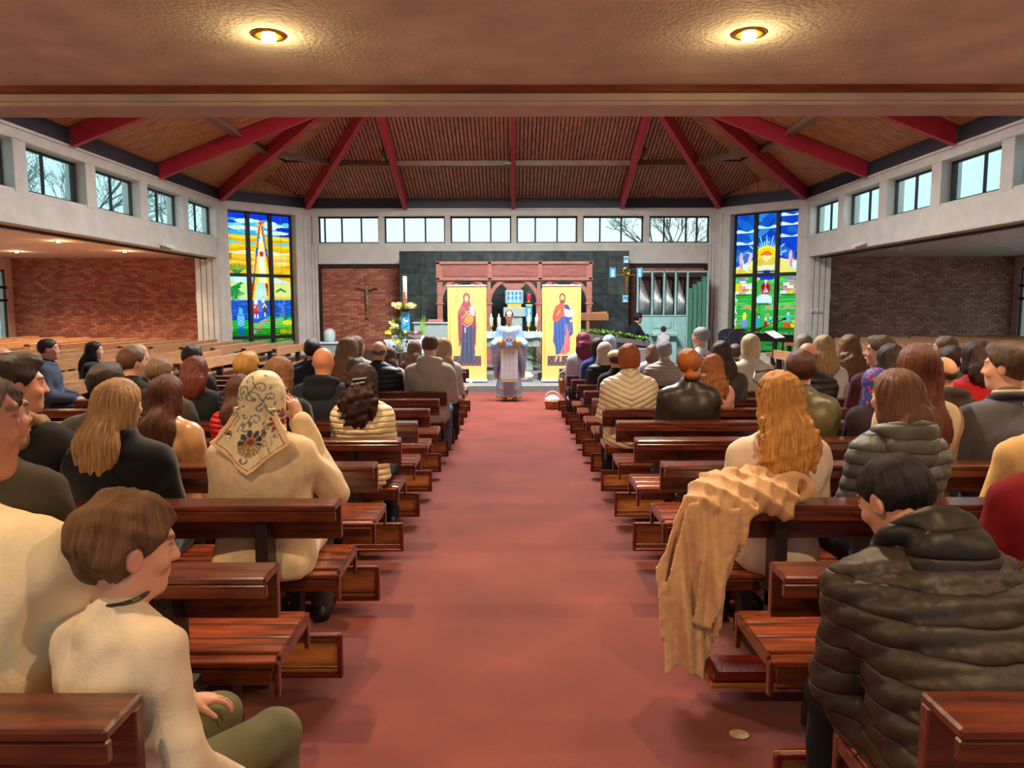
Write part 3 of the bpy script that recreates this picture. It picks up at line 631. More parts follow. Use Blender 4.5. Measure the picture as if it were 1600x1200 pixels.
def stained(s):
    p = glass_left() if s < 0 else glass_right()
    # perceived vertical range of the art: v from the lower transom; scale (u,v) onto the opening
    W, H = U1w - U0w, ZT - ZB; name = 'window_%d' % (41 if s < 0 else 42)
    root = empty(name); root.matrix_world = facet_M(s); tag(root, None, None, None, 'structure')
    zb = [0, .68 - ZB, 2.56 - ZB, H - .02]   # sill strip, lower lights, upper lights
    def P_(u, v): return u, v
    vs = 160
    # the art covers v 0..1 from z=.68 to top; below it a strip of grass glass
    z0 = zb[1]
    p.X = p.X * W; p.Y = p.Y * (H - z0); p.w = W; p.h = H - z0
    if s > 0: p.X = W - p.X; p.X = p.X[:, ::-1]; p.C = p.C[:, ::-1]
    us = [0, W / 3, 2 * W / 3, W]
    y_split = zb[2] - z0; dep = .27
    for k in range(3):
        for a, b in ((0, y_split), (y_split, H - z0)):
            me = p.mesh('pane', glasscol, us[k] - .015, us[k + 1] + .015, a - .01, b + .01); o = link('pane', me, root); o.location = (U0w, dep + .03, ZB + z0)
    q = Paint(W, z0, 100, 20, (60, 180, 70))
    for k in range(40): q.ell(random.random() * W, random.random() * z0, .12, .02, random.choice([(30, 150, 50), (140, 210, 100), (240, 210, 40), (20, 120, 60)]), .8)
    for k in range(3):
        o = link('pane', q.mesh('pane', glasscol, us[k] - .03, us[k + 1] + .03), root); o.location = (U0w, dep + .03, ZB)
    fr = MB(); fr.bbox(U0w - .01, U0w + .05, dep, dep + .07, ZB, ZT).bbox(U1w - .06, U1w + .01, dep, dep + .07, ZB, ZT).bbox(U0w, U1w, dep, dep + .07, ZT - .05, ZT + .01).bbox(U0w, U1w, dep, dep + .07, ZB - .01, ZB + .06)
    fr.build('frame', black_m, root)
    for k in (1, 2): box_obj('mullion', black_m, root, U0w + us[k] - .055, U0w + us[k] + .055, dep - .03, dep + .08, ZB, ZT)
    for z in (zb[1], zb[2]): box_obj('transom', black_m, root, U0w, U1w, dep - .02, dep + .075, ZB + z - .05, ZB + z + .05)
    root['label'] = 'tall stained glass window with a %s' % ('star and ray of light over a blue sea, left of the altar' if s < 0 else 'rising sun over green hills, right of the altar')
stained(-1); stained(1)
# ================================================================ PEWS
PEW = {}
def pew_meshes(key, x0, x1, sgn, wd, wd2, lay_kneeler='up'):
    # local frame: y=0 at the far face of the backrest, people sit on +y side; x from x0 (aisle end) to x1
    k = (key, lay_kneeler)
    if k in PEW: return PEW[k]
    X = lambda a, b: (sgn * a, sgn * b)
    L = []
    def part(name, mb, m, sub=None): L.append((name, mb.mesh(name, m), sub))
    part('backrest', MB().bbox(*X(x0, x1), -.032, 0, .635, .79), wd)
    part('top_shelf', MB().bbox(*X(x0, x1), -.142, 0.002, .786, .812, b=.006), wd)
    part('shelf_lip', MB().bbox(*X(x0, x1), -.142, -.118, .742, .787), wd)
    s0 = x0 + .055
    ww = [(.085, .155, .405, .40), (.163, .262, .408, .413), (.270, .369, .414, .419), (.377, .476, .420, .425)]
    for y0, y1, za, zb in ww:
        mb = MB().bbox(*X(s0, x1), y0, y1, 0, .022, b=.004); t = math.atan2(zb - za, y1 - y0)
        mb.v = [(a, b, c + za + (b - y0) / (y1 - y0) * (zb - za)) for a, b, c in mb.v]; part('seat_plank', mb, wd2)
    part('seat_rail', MB().bbox(*X(s0 + .01, x1 - .01), .462, .484, .335, .440), wd)
    part('seat_rail', MB().bbox(*X(s0 + .01, x1 - .01), .075, .095, .350, .402), wd)
    part('seat_end', MB().bbox(*X(s0 - .012, s0 + .006), .085, .115, .30, .424).bbox(*X(s0 - .012, s0 + .006), .115, .455, .395, .437).bbox(*X(s0 - .012, s0 + .006), .455, .484, .30, .440), wd)
    n = max(2, int((x1 - x0) / 1.3) + 1)
    for i in range(n):
        x = x0 + .30 + (x1 - x0 - .6) * i / (n - 1)
        mb = MB().bbox(*X(x, x + .055), -.12, -.005, 0.0, .79).bbox(*X(x, x + .055), -.1, .44, .325, .40).bbox(*X(x + .008, x + .047), -.16, .46, 0.0, .035).bbox(*X(x, x + .05), .36, .44, .0, .09).extr([(sgn * x, .30, .09), (sgn * x, .42, .09), (sgn * x, .44, .33), (sgn * x, .36, .33)], (sgn * .05, 0, 0))
        part('support', mb, leg_m)
    # kneeler hung behind the backrest, for the people in the row nearer the camera
    kx0, kx1 = x0 - .02, x1 - .05
    if lay_kneeler == 'up':
        part('kneeler', MB().bbox(*X(kx0, kx1), -.165, -.145, .075, .255), kn_panel)
        part('kneeler_rim', MB().bbox(*X(kx0 - .004, kx1), -.19, -.163, .245, .262).bbox(*X(kx0 - .004, kx1), -.19, -.163, .068, .085).bbox(*X(kx0 - .006, kx0 + .014), -.19, -.163, .068, .262).bbox(*X(kx0, kx1), -.172, -.163, .105, .113), kn_vinyl, 'kneeler')
        part('kneeler_pad', MB().bbox(*X(kx0 + .01, kx1), -.147, -.115, .08, .25, b=.014), kn_vinyl, 'kneeler')
    else:
        part('kneeler', MB().bbox(*X(kx0, kx1), -.33, -.15, .095, .115), kn_panel)
        part('kneeler_pad', MB().bbox(*X(kx0 - .004, kx1), -.335, -.145, .113, .158, b=.02), kn_vinyl, 'kneeler')
    PEW[k] = L; return L
def pew(key, loc, rz, label, group, x0, x1, sgn, wd, wd2, kn='up'):
    e = empty('pew', loc, rz, label, 'pew', group)
    last = {}
    for name, me, sub in pew_meshes(key, x0, x1, sgn, wd, wd2, kn):
        o = link(name, me, last.get(sub, e) if sub else e); last[name] = o
    return e
ORD = ['first', 'second', 'third', 'fourth', 'fifth', 'sixth', 'seventh', 'eighth', 'ninth', 'tenth', 'eleventh', 'twelfth', 'thirteenth', 'fourteenth', 'fifteenth', 'sixteenth', 'seventeenth']
def BJ(j): return 1.456 + .9 * j
extra = {(-1, 0): 'with a boy seated at its aisle end', (1, 1): 'with an oxblood kneeler folded down behind it', (1, 2): 'with a camel coat hung over it', (-1, 2): 'behind the woman in the floral scarf', (1, 0): 'behind the dark quilted coat', (-1, 4): 'behind the woman in the cream puffer'}
for j in range(0, 14):
    for s in (-1, 1):
        kn = 'up'
        if (s, j) == (1, 2): kn = 'down'
        lab = 'dark varnished pew %s of the aisle, %s row from the camera' % ('left' if s < 0 else 'right', ORD[j])
        if (s, j) in extra: lab = 'dark varnished pew %s of the aisle, %s' % ('left' if s < 0 else 'right', {(-1, 0): 'nearest, a boy on its seat', (1, 1): 'second from the camera', (1, 2): 'camel coat hung over its back', (-1, 2): 'behind the woman in the floral scarf', (1, 0): 'nearest, behind the dark quilted coat', (-1, 4): 'behind the woman in the cream puffer'}[(s, j)])
        pew('nave%d' % s, (0, BJ(j), floor_z(BJ(j)) + (.02 if j == 0 else 0)), 0, lab, 'pews %s of the aisle' % ('left' if s < 0 else 'right'), .7957, 4.55, s, wood, wood2, kn)
# side pews: face the middle of the room, rows run away from the camera
def side_floor(x): return -.15 + max(0, abs(x) - 5) * .019
banks = [(16.9, 20.6, 'far'), (12.3, 15.9, 'middle'), (7.4, 11.2, 'near')]
for s in (-1, 1):
    for y0, y1, nm in banks:
        for k in range(12 if nm == 'far' else 10):
            x = 5.35 + .70 * k + (0 if nm == 'far' else .15)
            if nm == 'far' and s > 0 and k < 3: continue
            L = y1 - y0
            # left block: people face +x, so local +y -> world +x : rotate -90deg
            lab = 'side pew lightened for window light, %s of the nave, %s bank, %s row outward' % ('left' if s < 0 else 'right', nm, ORD[k])
            rzz = -math.pi / 2 if s < 0 else math.pi / 2
            # local x (sgn) runs along world y
            if s < 0: loc = (-x, y1, side_floor(x)); sg = 1     # local +x -> world -y
            else: loc = (x, y0, side_floor(x)); sg = 1          # local +x -> world +y
            pew('side%.2f' % L, loc, rzz, lab, 'side pews %s of the nave, %s bank' % ('left' if s < 0 else 'right', nm), 0, L, sg, wood_windowlit, wood_windowlit)
# ================================================================ CHANCEL
FZ = floor_z(16)
st1 = MB().bbox(-5.9, 5.9, 17.1, 24.2, FZ - .3, FZ + .15, b=.015); struct('step_1', st1, stepstone)
P1 = FZ + .15
struct('step_2', MB().bbox(-4.2, 4.2, 18.4, 24.2, P1 - .1, P1 + .16, b=.015), stepstone)
P2 = P1 + .16
# slate reredos of big tiles
rer = empty('reredos', (0, 22.9, P2), 0, 'tall dark slate tiled wall behind the altar', 'reredos')
MB().box(-3.45, 3.52, .02, .9, 0, 3.28 - P2).build('backing', M('slate_joint', (26, 32, 32), .8), rer)
cols = np.linspace(-3.45, 3.52, 12); rows = [3.28 - P2 - .665 * k for k in range(6)]
tile_ms = [M('slate_tile_%d' % i, c, .32, .35, 5, .1, 50, spec=.45) for i, c in enumerate([(54, 64, 64), (46, 55, 56), (62, 72, 70)])]
for a, b in zip(cols[:-1], cols[1:]):
    for r in rows:
        z0 = max(r - .665, 0)
        if r - z0 < .05: continue
        MB().bbox(a + .004, b - .004, random.uniform(-.004, 0), .03, z0 + .004, r - .004, b=.003).build('tile', random.choice(tile_ms), rer)
# carved wooden screen
scr = empty('altar_screen', (0, 21.5, P2), 0, 'brown oak screen with panelled lintel and interlaced arches above altar', 'screen')
zt, zl, zs = 2.86 - P2, 2.36 - P2, 1.66 - P2
xp = [-2.09, -.69, .73, 2.17]
for i, x in enumerate(xp):
    MB().bbox(x - .075, x + .075, -.07, .07, .62 if i == 0 else 0, zs + .02).bbox(x - .11, x + .11, -.09, .09, zs - .0, zs + .05).bbox(x - .05 - (.03 if i in (0, 3) else 0), x + .05 + (.03 if i in (0, 3) else 0), -.05, .05, zs + .05, zl + .02).build('post', oak, scr)
MB().bbox(-2.17, 2.25, -.05, .1, zl, zt).build('lintel_board', oak, scr)
for z in (zl - .02, zt - .06): MB().bbox(-2.19, 2.27, -.09, .1, z, z + .075).build('rail', oak, scr)
for a, b in ((-2.03, -.72), (-.62, .72), (.82, 2.1)): MB().bbox(a + .03, b - .03, -.07, 0, zl + .09, zt - .09, b=.01).build('panel', M('screen_panel', (140, 84, 76), .5, .15, 4, .1, 40, stretch=(1, 6, 6)) if 'screen_panel' not in bpy.data.materials else bpy.data.materials['screen_panel'], scr)
for x in (-2.14, -.67, .77, 2.2): MB().bbox(x - .05, x + .05, -.09, 0, zl, zt).build('stile', oak, scr)
def arch(c, a0, a1, R=.70, nm='arch', yy=0):
    mb = MB(); n = 22; t = .055; vs = []
    for i in range(n + 1):
        a = math.radians(a0 + (a1 - a0) * i / n)
        for rr in (R - t, R + t):
            for y in (-.04 + yy, .04 + yy): vs.append((c + rr * math.cos(a), y, zs + .05 + rr * math.sin(a)))
    fs = []
    for i in range(n):
        b = 4 * i; fs += [(b, b + 2, b + 6, b + 4), (b + 1, b + 5, b + 7, b + 3), (b, b + 4, b + 5, b + 1), (b + 2, b + 3, b + 7, b + 6)]
    fs += [(0, 1, 3, 2), (4 * n, 4 * n + 2, 4 * n + 3, 4 * n + 1)]
    mb.add(vs, fs).build(nm, oak, scr)
for c in (-1.39, .02, 1.45): arch(c, 0, 180)
for c, a0, a1 in ((-2.09, 0, 88), (-.69, 0, 180), (.73, 0, 180), (2.17, 92, 180)): arch(c, a0, a1, yy=.03)
MB().extr([(-.3, 0, zl), (.34, 0, zl), (.2, 0, zl - .32), (-.16, 0, zl - .32)], (0, .04, 0)).build('spandrel', oak, scr)
# altar
alt = empty('altar', (-.42, 19.3, P2), 0, 'pale carved granite altar table behind the priest', 'altar')
MB().bbox(-1.1, 1.1, -.42, .42, .62, .98, b=.02).build('slab', granite, alt)
for x in (-.7, .7): MB().bbox(x - .22, x + .22, -.3, .3, 0, .63, b=.02).build('pedestal', granite, alt)
fr = MB()
for k in range(16): fr.add([(-1.05 + .135 * k, -.43, .95), (-1.05 + .135 * k + .12, -.43, .95), (-1.05 + .135 * k + .06, -.45, .84), (-1.05 + .135 * k + .06, -.425, .78)], [(0, 1, 2), (0, 2, 3), (1, 3, 2)])
fr.build('carved_frieze', granite, alt)
cloth_lb = M('pale_blue_altar_cloth', (160, 190, 220), .8, .06, 8, .2, 60)
ac = MB(); nx_ = 40
for i in range(nx_ + 1):
    x = -1.14 + 2.28 * i / nx_; wv = .012 * math.sin(i * 1.3)
    ac.v += [(x, .45, .86 + wv), (x, .46, 1.0), (x, -.46, 1.0), (x, -.475 - wv, .86 + .01 * math.sin(i * .7))]
for i in range(nx_):
    for k in range(3): b = 4 * i + k; ac.f.append((b, b + 4, b + 5, b + 1)); ac.m.append(0)
o = ac.build('altar_cloth', cloth_lb); o.location = (-.42, 19.3, P2 + .0); md = o.modifiers.new('s', 'SOLIDIFY'); md.thickness = .008
tag(o, 'pale blue cloth with hanging hem draped over the granite altar', 'cloth')
# relief ambo left
am = empty('granite_ambo', (-2.15, 20.0, P2), 0, 'pale granite block with carved sheaf, left of the altar', 'ambo')
MB().bbox(-.47, .47, -.35, .35, 0, 1.2 - P2, b=.02).build('block', granite, am)
MB().bbox(-.5, .5, -.38, .38, 1.15 - P2, 1.2 - P2, b=.01).build('top_slab', granite, am)
mb = MB(); mb.tube([(-.25, -.36, .55), (-.22, -.37, .8), (-.25, -.36, 1.05)], .012, 6).tube([(-.38, -.36, .95), (-.24, -.37, .7)], .01, 6).tube([(-.1, -.36, .95), (-.24, -.37, .65)], .01, 6)
mb.tube([(.05 + .4 * math.sin(t / 8), -.36, .5 + .35 * math.cos(t / 8) * .9) for t in range(-3, 14)], .02, 6); mb.build('relief', granite, am)
MB().bbox(-.2, .2, -.12, .12, 0, .06).build('red_cushion', M('pink_box', (214, 110, 100), .6), tag(empty('cushion', (-2.08, 20.1, 1.2)), 'pink red cushion on top of the granite ambo', 'cushion'))
# tabernacle stand and tabernacle
ts = empty('tabernacle_stand', (.03, 20.7, P2), 0, 'tall pale granite pillar under the tabernacle', 'stand')
z = 1.58 - P2
MB().bbox(-.30, .32, -.2, .25, z - .26, z, b=.015).build('capital', granite, ts); MB().bbox(-.2, .22, -.16, .2, .0, z - .25, b=.015).build('shaft', granite, ts)
tb = empty('tabernacle', (.03, 20.65, 1.58), 0, 'silver tabernacle with blue cross doors on the granite pillar', 'tabernacle')
MB().bbox(-.19, .19, -.14, .2, 0, .09).build('gold_base', M('pale_gold', (226, 200, 90), .35, .1, 10, metal=.5), tb)
MB().bbox(-.25, .25, -.15, .22, .09, .47, b=.02).build('casing', M('silvered_metal', (170, 188, 194), .35, .1, 20, .2, 60, metal=.6), tb)
tp = Paint(.42, .32, 60, 46, (150, 180, 190))
for cx in (.105, .315):
    tp.rect(cx - .085, cx + .085, .02, .30, (40, 130, 190)); tp.rect(cx - .012, cx + .012, .02, .30, (230, 245, 250)); tp.rect(cx - .06, cx + .06, .18, .21, (230, 245, 250)); tp.ell(cx, .06, .07, .035, (120, 215, 240)); tp.rect(cx - .055, cx - .045, .1, .28, (20, 40, 60)); tp.rect(cx + .045, cx + .055, .1, .28, (20, 40, 60))
o = link('doors', tp.mesh('doors', printm), tb); o.location = (-.21, -.155, .12)
# candles on the altar
wax = M('cream_wax', (245, 232, 190), .5, .02, 5)
flame_m = Memit('candle_flame', (1, .75, .3), 6)
def candle(x, lab):
    e = empty('candle', (x, 19.25, P2 + 1.0), 0, lab, 'candle', 'altar candles')
    MB().lathe([(.06, 0), (.06, .01), (.02, .03), (.012, .09), (.012, .12), (.05, .14), (.05, .15)], n=14).build('holder', brass, e, True)
    MB().lathe([(.045, .15), (.046, .36), (.042, .375), (.01, .37)], n=14).build('wax_stick', wax, e, True)
    MB().lathe([(.004, .37), (.013, .40), (.010, .43), (.001, .47)], n=8).build('flame', flame_m, e, True)
for px, lab in ((768, 'lit cream altar candle at the far left'), (780, 'lit cream altar candle beside the priest on the left'), (826.5, 'lit cream altar candle in front of the red lamp stand'), (839, 'lit cream altar candle at the right end')):
    candle(atY(px, 500, 19.25)[0], lab)
# sanctuary lamp on thin stand with blue cloth
sl = empty('sanctuary_lamp', (atY(827, 500, 20.3)[0], 20.3, P2), 0, 'red glass sanctuary lamp on a slim stand right of the tabernacle', 'lamp')
MB().lathe([(.14, 0), (.14, .02), (.02, .05), (.012, .1), (.012, 1.62 - P2 + .08), (.08, 1.72 - P2), (.08, 1.74 - P2), (.02, 1.75 - P2)], n=14).build('stand', brass, sl, True)
MB().lathe([(.035, 1.75 - P2), (.055, 1.80 - P2), (.05, 1.93 - P2), (.04, 1.94 - P2)], n=14).build('red_glass', M('ruby_glass', (205, 30, 60), .2, .05, 5, coat=.5), sl, True)
def hanging(name, x, y, z0, w_, h_, label, group=None, figure=0, cat='banner'):
    p = Paint(w_, h_, 34, int(34 * h_ / w_), (60, 150, 205))
    for k in range(25): p.ell(random.random() * w_, random.random() * h_, w_ * .3, h_ * .05, random.choice([(30, 110, 180), (90, 190, 225), (40, 140, 210)]), .6)
    W_, H_ = w_, h_; f = (235, 248, 250)
    if figure == 0: p.poly([(.3 * W_, .1 * H_), (.7 * W_, .1 * H_), (.6 * W_, .55 * H_), (.75 * W_, .8 * H_), (.5 * W_, .7 * H_), (.3 * W_, .85 * H_), (.42 * W_, .5 * H_)], f); p.ell(.5 * W_, .72 * H_, .12 * W_, .07 * H_, f)
    elif figure == 1: p.poly([(.2 * W_, .62 * H_), (.35 * W_, .5 * H_), (.8 * W_, .52 * H_), (.85 * W_, .62 * H_), (.5 * W_, .6 * H_), (.4 * W_, .72 * H_), (.28 * W_, .68 * H_)], f); p.poly([(.15 * W_, .15 * H_), (.7 * W_, .24 * H_), (.85 * W_, .34 * H_), (.3 * W_, .2 * H_)], (10, 30, 60)); p.rect(.3 * W_, .36 * W_, .4 * H_, .5 * H_, f)
    else: p.rect(0, W_, 0, .1 * H_, (240, 240, 240)); p.rect(0, W_, .9 * H_, H_, (240, 240, 240)); p.ell(.5 * W_, .62 * H_, .16 * W_, .13 * H_, (20, 40, 50)); p.poly([(.35 * W_, .15 * H_), (.65 * W_, .15 * H_), (.55 * W_, .55 * H_)], f)
    e = empty(name, (x, y, z0), 0, label, cat, group)
    o = link('cloth', p.mesh('cloth', printm), e); o.location = (-w_ / 2, 0, 0); md = o.modifiers.new('s', 'SOLIDIFY'); md.thickness = .006
    MB().tube([(-w_ / 2 - .01, 0.004, h_), (w_ / 2 + .01, .004, h_)], .008, 6).build('rod', brass, e)
    return e
a = atY(827, 503, 20.2); hanging('blue_cloth', a[0], 20.2, 1.20, .16, .44, 'small blue cloth hanging on the sanctuary lamp stand', figure=0)
# paschal candle stand
pc = empty('paschal_candle', (-2.81, 19.5, P1), 0, 'tall white paschal candle with red cross on a brass stand', 'candle')
MB().lathe([(.16, 0), (.16, .03), (.03, .06), (.016, .12), (.016, 1.62), (.05, 1.66)], n=14).build('stand', brass, pc, True)
pz = atY(633, 478, 19.5)[2] - P1
MB().lathe([(.055, pz), (.055, atY(633, 432, 19.5)[2] - P1), (.04, atY(633, 431, 19.5)[2] - P1)], n=18).build('wax_stick', M('white_green_wax', (216, 232, 212), .5, .03, 5), pc, True)
redp = M('red_wax', (214, 60, 40), .5)
MB().bbox(-.012, .012, -.062, -.05, pz + .05, pz + .36).bbox(-.05, .05, -.062, -.03, pz + .17, pz + .20).build('red_cross', redp, pc)
for z_ in (.05, .12, .26, .33): MB().bbox(-.035, .035, -.061, -.045, pz + z_, pz + z_ + .02).build('red_mark', redp, pc)
a = atY(634, 517, 19.42); hanging('blue_icon_cloth', a[0], 19.42, a[2], .22, .48, 'blue cloth with white lamb hung under the paschal candle', figure=1)
# foliage helper
def leaf_me(name, col, L=.1, W_=.035, fold=.01):
    k = name
    if k in bpy.data.meshes: return bpy.data.meshes[k]
    mb = MB().add([(0, 0, 0), (-W_ / 2, L * .35, fold), (W_ / 2, L * .35, fold), (0, L * .5, 0), (-W_ * .35, L * .75, fold * .5), (W_ * .35, L * .75, fold * .5), (0, L, -fold)], [(0, 3, 1), (0, 2, 3), (1, 3, 4), (3, 2, 5), (3, 6, 4), (3, 5, 6)])
    me = mb.mesh(name, M(name + '_green', col, .5, .2, 10)); return me
leafs = [leaf_me('leaf_a', (86, 134, 48)), leaf_me('leaf_b', (120, 160, 70)), leaf_me('leaf_c', (50, 92, 40)), leaf_me('leaf_d', (60, 84, 44), .28, .03)]
def joined_leaves(name, parent, mats, pts, L, W_, spread=1.0, up=.3):
    mb = MB()
    for p in pts:
        a = random.uniform(0, 6.28); e = random.uniform(-.2, 1.2) * up * 2; l = L * random.uniform(.6, 1.2); w_ = W_ * random.uniform(.7, 1.2)
        d = Vector((math.cos(a) * math.cos(e), math.sin(a) * math.cos(e), math.sin(e))); s_ = Vector((-math.sin(a), math.cos(a), random.uniform(-.4, .4))).normalized() * w_ / 2; p = Vector(p)
        mb.mi = random.randrange(len(mats)); mb.add([p, p + d * l * .45 + s_, p + d * l, p + d * l * .45 - s_], [(0, 1, 2, 3)])
    o = mb.build(name, mats, parent); o['kind'] = 'stuff'; return o
gm = [m.materials[0] for m in leafs]
yel = [M('yellow_petal', (236, 216, 60), .6, .1, 9), M('cream_petal', (246, 240, 190), .6, .05, 9)]; purp = [M('purple_petal', (110, 70, 150), .6, .1, 9)]; wht = [M('white_petal', (240, 240, 236), .6, .03, 9)]
def bloom(parent, p, r, mats, name='flower'):
    mb = MB(); mi = random.randrange(len(mats))
    for k in range(6):
        a = k * 1.047 + random.random() * .3; d = Vector((math.cos(a), -.35, math.sin(a))) * r; s_ = Vector((-math.sin(a), 0, math.cos(a))) * r * .45
        mb.add([Vector((0, 0, 0)), d * .6 + s_, d, d * .6 - s_], [(0, 1, 2, 3)])
    mb.lathe([(r * .22, -.2 * r), (r * .28, r * .1), (.001, r * .15)], (0, -r * .3, 0), 6)
    o = mb.build(name, mats[mi], parent); o.location = p; return o
fr_ = empty('flower_ring', (-2.81, 19.5, atY(633, 478, 19.5)[2] - .06), 0, 'ring of yellow and white flowers round the foot of the paschal candle', 'flowers')
pts = [((.12 + .2 * random.random()) * math.cos(t), (.1 + .2 * random.random()) * math.sin(t), random.uniform(-.03, .08)) for t in np.linspace(0, 6.28, 90)]
joined_leaves('foliage', fr_, gm, pts, .1, .04)
MB().lathe([(.02, -.08), (.2, -.02), (.21, .0), (.02, 0)], n=14).build('dish', M('dark_dish', (30, 34, 26), .6), fr_, True)
for k in range(30): t = random.uniform(0, 6.28); r = random.uniform(.15, .31); bloom(fr_, (r * math.cos(t), r * math.sin(t), random.uniform(.02, .13)), .055, yel)
# left table with cloth and bowl, small stand, flower arrangement
whitecl = M('white_table_cloth', (206, 220, 238), .8, .04, 6, .3, 40)
tz = atY(640, 530, 18.9)[2]
t_ = empty('side_table', (-2.65, 18.9, P1), 0, 'small side table left of the altar under a white cloth', 'table')
MB().bbox(-.5, .5, -.25, .25, tz - P1 - .04, tz - P1 - .01).build('table_top', oak2, t_)
for sx in (-1, 1):
    for sy in (-1, 1): MB().bbox(sx * .44, sx * .48, sy * .19, sy * .23, 0, tz - P1 - .04).build('leg', oak2, t_)
mb = MB(); n = 40; ringp = []
per = [(-.52, -.27), (.52, -.27), (.52, .27), (-.52, .27)]
P_ = []
for i in range(4):
    a, b = per[i], per[(i + 1) % 4]
    for k in range(10): P_.append((a[0] + (b[0] - a[0]) * k / 10, a[1] + (b[1] - a[1]) * k / 10))
top = [(x, y, 0) for x, y in P_]; bot = [(x * 1.02 + .012 * math.sin(i * 2.1), y * 1.04 + .012 * math.cos(i * 2.3), -.32 - .02 * math.sin(i)) for i, (x, y) in enumerate(P_)]
mb.add(top + bot, [tuple(range(40))] + [(i, (i + 1) % 40, 40 + (i + 1) % 40, 40 + i) for i in range(40)])
o = mb.build('table_cloth', whitecl); o.location = (-2.65, 18.9, tz); md = o.modifiers.new('s', 'SOLIDIFY'); md.thickness = .006
tag(o, 'white blue cloth over the side table left of the altar', 'cloth')
bw = empty('bowl', (atY(648, 523, 18.9)[0], 18.9, tz + .004), 0, 'round brown metal bowl standing on edge on the white cloth table', 'bowl')
MB().lathe([(.02, 0), (.10, .02), (.17, .12), (.18, .19), (.165, .19), (.15, .12), (.08, .04), (.001, .03)], n=20).build('bowl_body', M('copper_brown', (150, 110, 96), .3, .1, 10, metal=.7), bw, True)
MB().lathe([(.178, .185), (.19, .195), (.18, .205), (.165, .195)], n=20).build('rim', M('silver_rim', (190, 200, 205), .25, metal=.9), bw, True)
st_ = empty('corner_table', (atY(614, 530, 19.3)[0], 19.3, P1), 0, 'small square table with white cloth at the far left of the chancel', 'table')
cz = atY(614, 530, 19.3)[2] - P1
MB().bbox(-.2, .22, -.2, .2, cz - .03, cz).build('table_top', whitecl, st_)
for sx in (-1, 1):
    for sy in (-1, 1): MB().bbox(sx * .16, sx * .2, sy * .15, sy * .19, 0, cz - .03).build('leg', oak2, st_)
MB().add([(-.2, -.205, cz), (.22, -.205, cz), (.1, -.21, cz - .3), (-.12, -.21, cz - .12)], [(0, 1, 2, 3)]).build('corner_of_cloth', whitecl, st_)
def arrangement(name, loc, label, n_l, n_f, w_, h_, mats, base=None):
    e = empty(name, loc, 0, label, 'flowers')
    joined_leaves('foliage', e, gm, [(random.gauss(0, w_ * .4), random.gauss(0, w_ * .3), random.uniform(0, h_)) for k in range(n_l)], .14, .035, up=.8)
    for k in range(n_f): bloom(e, (random.gauss(0, w_ * .4), random.gauss(-.03, w_ * .3), random.uniform(.3, 1) * h_), .05, mats)
    mb = MB()
    for k in range(6): mb.tube([(0, 0, 0), (random.gauss(0, w_ * .3), 0, h_ * .6), (random.gauss(0, w_ * .6), 0, h_ * 1.1)], .006, 5)
    mb.build('stems', gm[2], e)
    MB().lathe([(.06, 0), (.10, .05), (.09, .12), (.07, .12)], n=12).build('pot', base or M('stone_pot', (120, 120, 110), .7), e, True)
    return e
arrangement('flower_arrangement', (atY(617, 528, 19.3)[0], 19.25, P1 + cz), 'spray of yellow flowers on the corner table at left', 90, 14, .28, .55, yel)
arrangement('flower_arrangement', (atY(626, 545, 18.6)[0], 18.5, atY(626, 549, 18.5)[2]), 'low arrangement with yellow and purple flowers under the side table', 80, 12, .26, .32, yel + purp)
lily = empty('lily_plant', (atY(661, 527, 19.3)[0], 19.1, tz + .01), 0, 'tall green spiky leaves in a pot beside the granite ambo', 'plant')
mb = MB()
for k in range(7): x = random.gauss(0, .05); mb.tube([(x * .4, 0, 0), (x, 0, .25), (x * 1.6, 0, random.uniform(.4, .62))], [.016, .022, .003], 5)
mb.build('leaf_blade', leafs[1].materials[0], lily); MB().lathe([(.05, 0), (.07, .08), (.06, .08)], n=12).build('pot', whitecl, lily)
# white vessel on plinth at far left
pl = empty('plinth', (-5.5, 22.4, P1), 0, 'pale stone plinth in the left chancel corner', 'plinth'); vz = atY(517, 533, 22.4)[2]
MB().bbox(-.45, .75, -.25, .25, 0, vz - P1 - .06, b=.02).build('shaft', granite, pl); MB().bbox(-.5, .8, -.3, .3, vz - P1 - .06, vz - P1, b=.015).build('top_slab', whitecl, pl)
vs_ = empty('water_vessel', (-5.5, 22.4, vz), 0, 'pale green rounded water vessel with pink lid on the plinth', 'vessel')
MB().lathe([(.10, 0), (.15, .04), (.17, .18), (.16, .30), (.10, .37), (.08, .38)], n=20).build('vessel_body', M('pale_green_plastic', (196, 222, 212), .4, .03, 5), vs_, True)
MB().lathe([(.09, .37), (.09, .40), (.02, .41)], n=16).build('lid', M('pink_lid', (220, 120, 130), .5), vs_, True)
# crucifix on the left chancel wall
cr = empty('crucifix', (-4.64, 23.92, 1.25), 0, 'dark wooden crucifix with bronze figure on the left brick wall', 'crucifix')
cw = M('crucifix_wood', (150, 88, 66), .5, .2, 6)
MB().bbox(-.045, .045, -.03, .02, 0, 1.32).build('upright', cw, cr); MB().bbox(-.36, .36, -.03, .02, .93, 1.02).build('crossbar', cw, cr)
bz = M('bronze_figure', (140, 124, 88), .4, .3, 12, metal=.4)
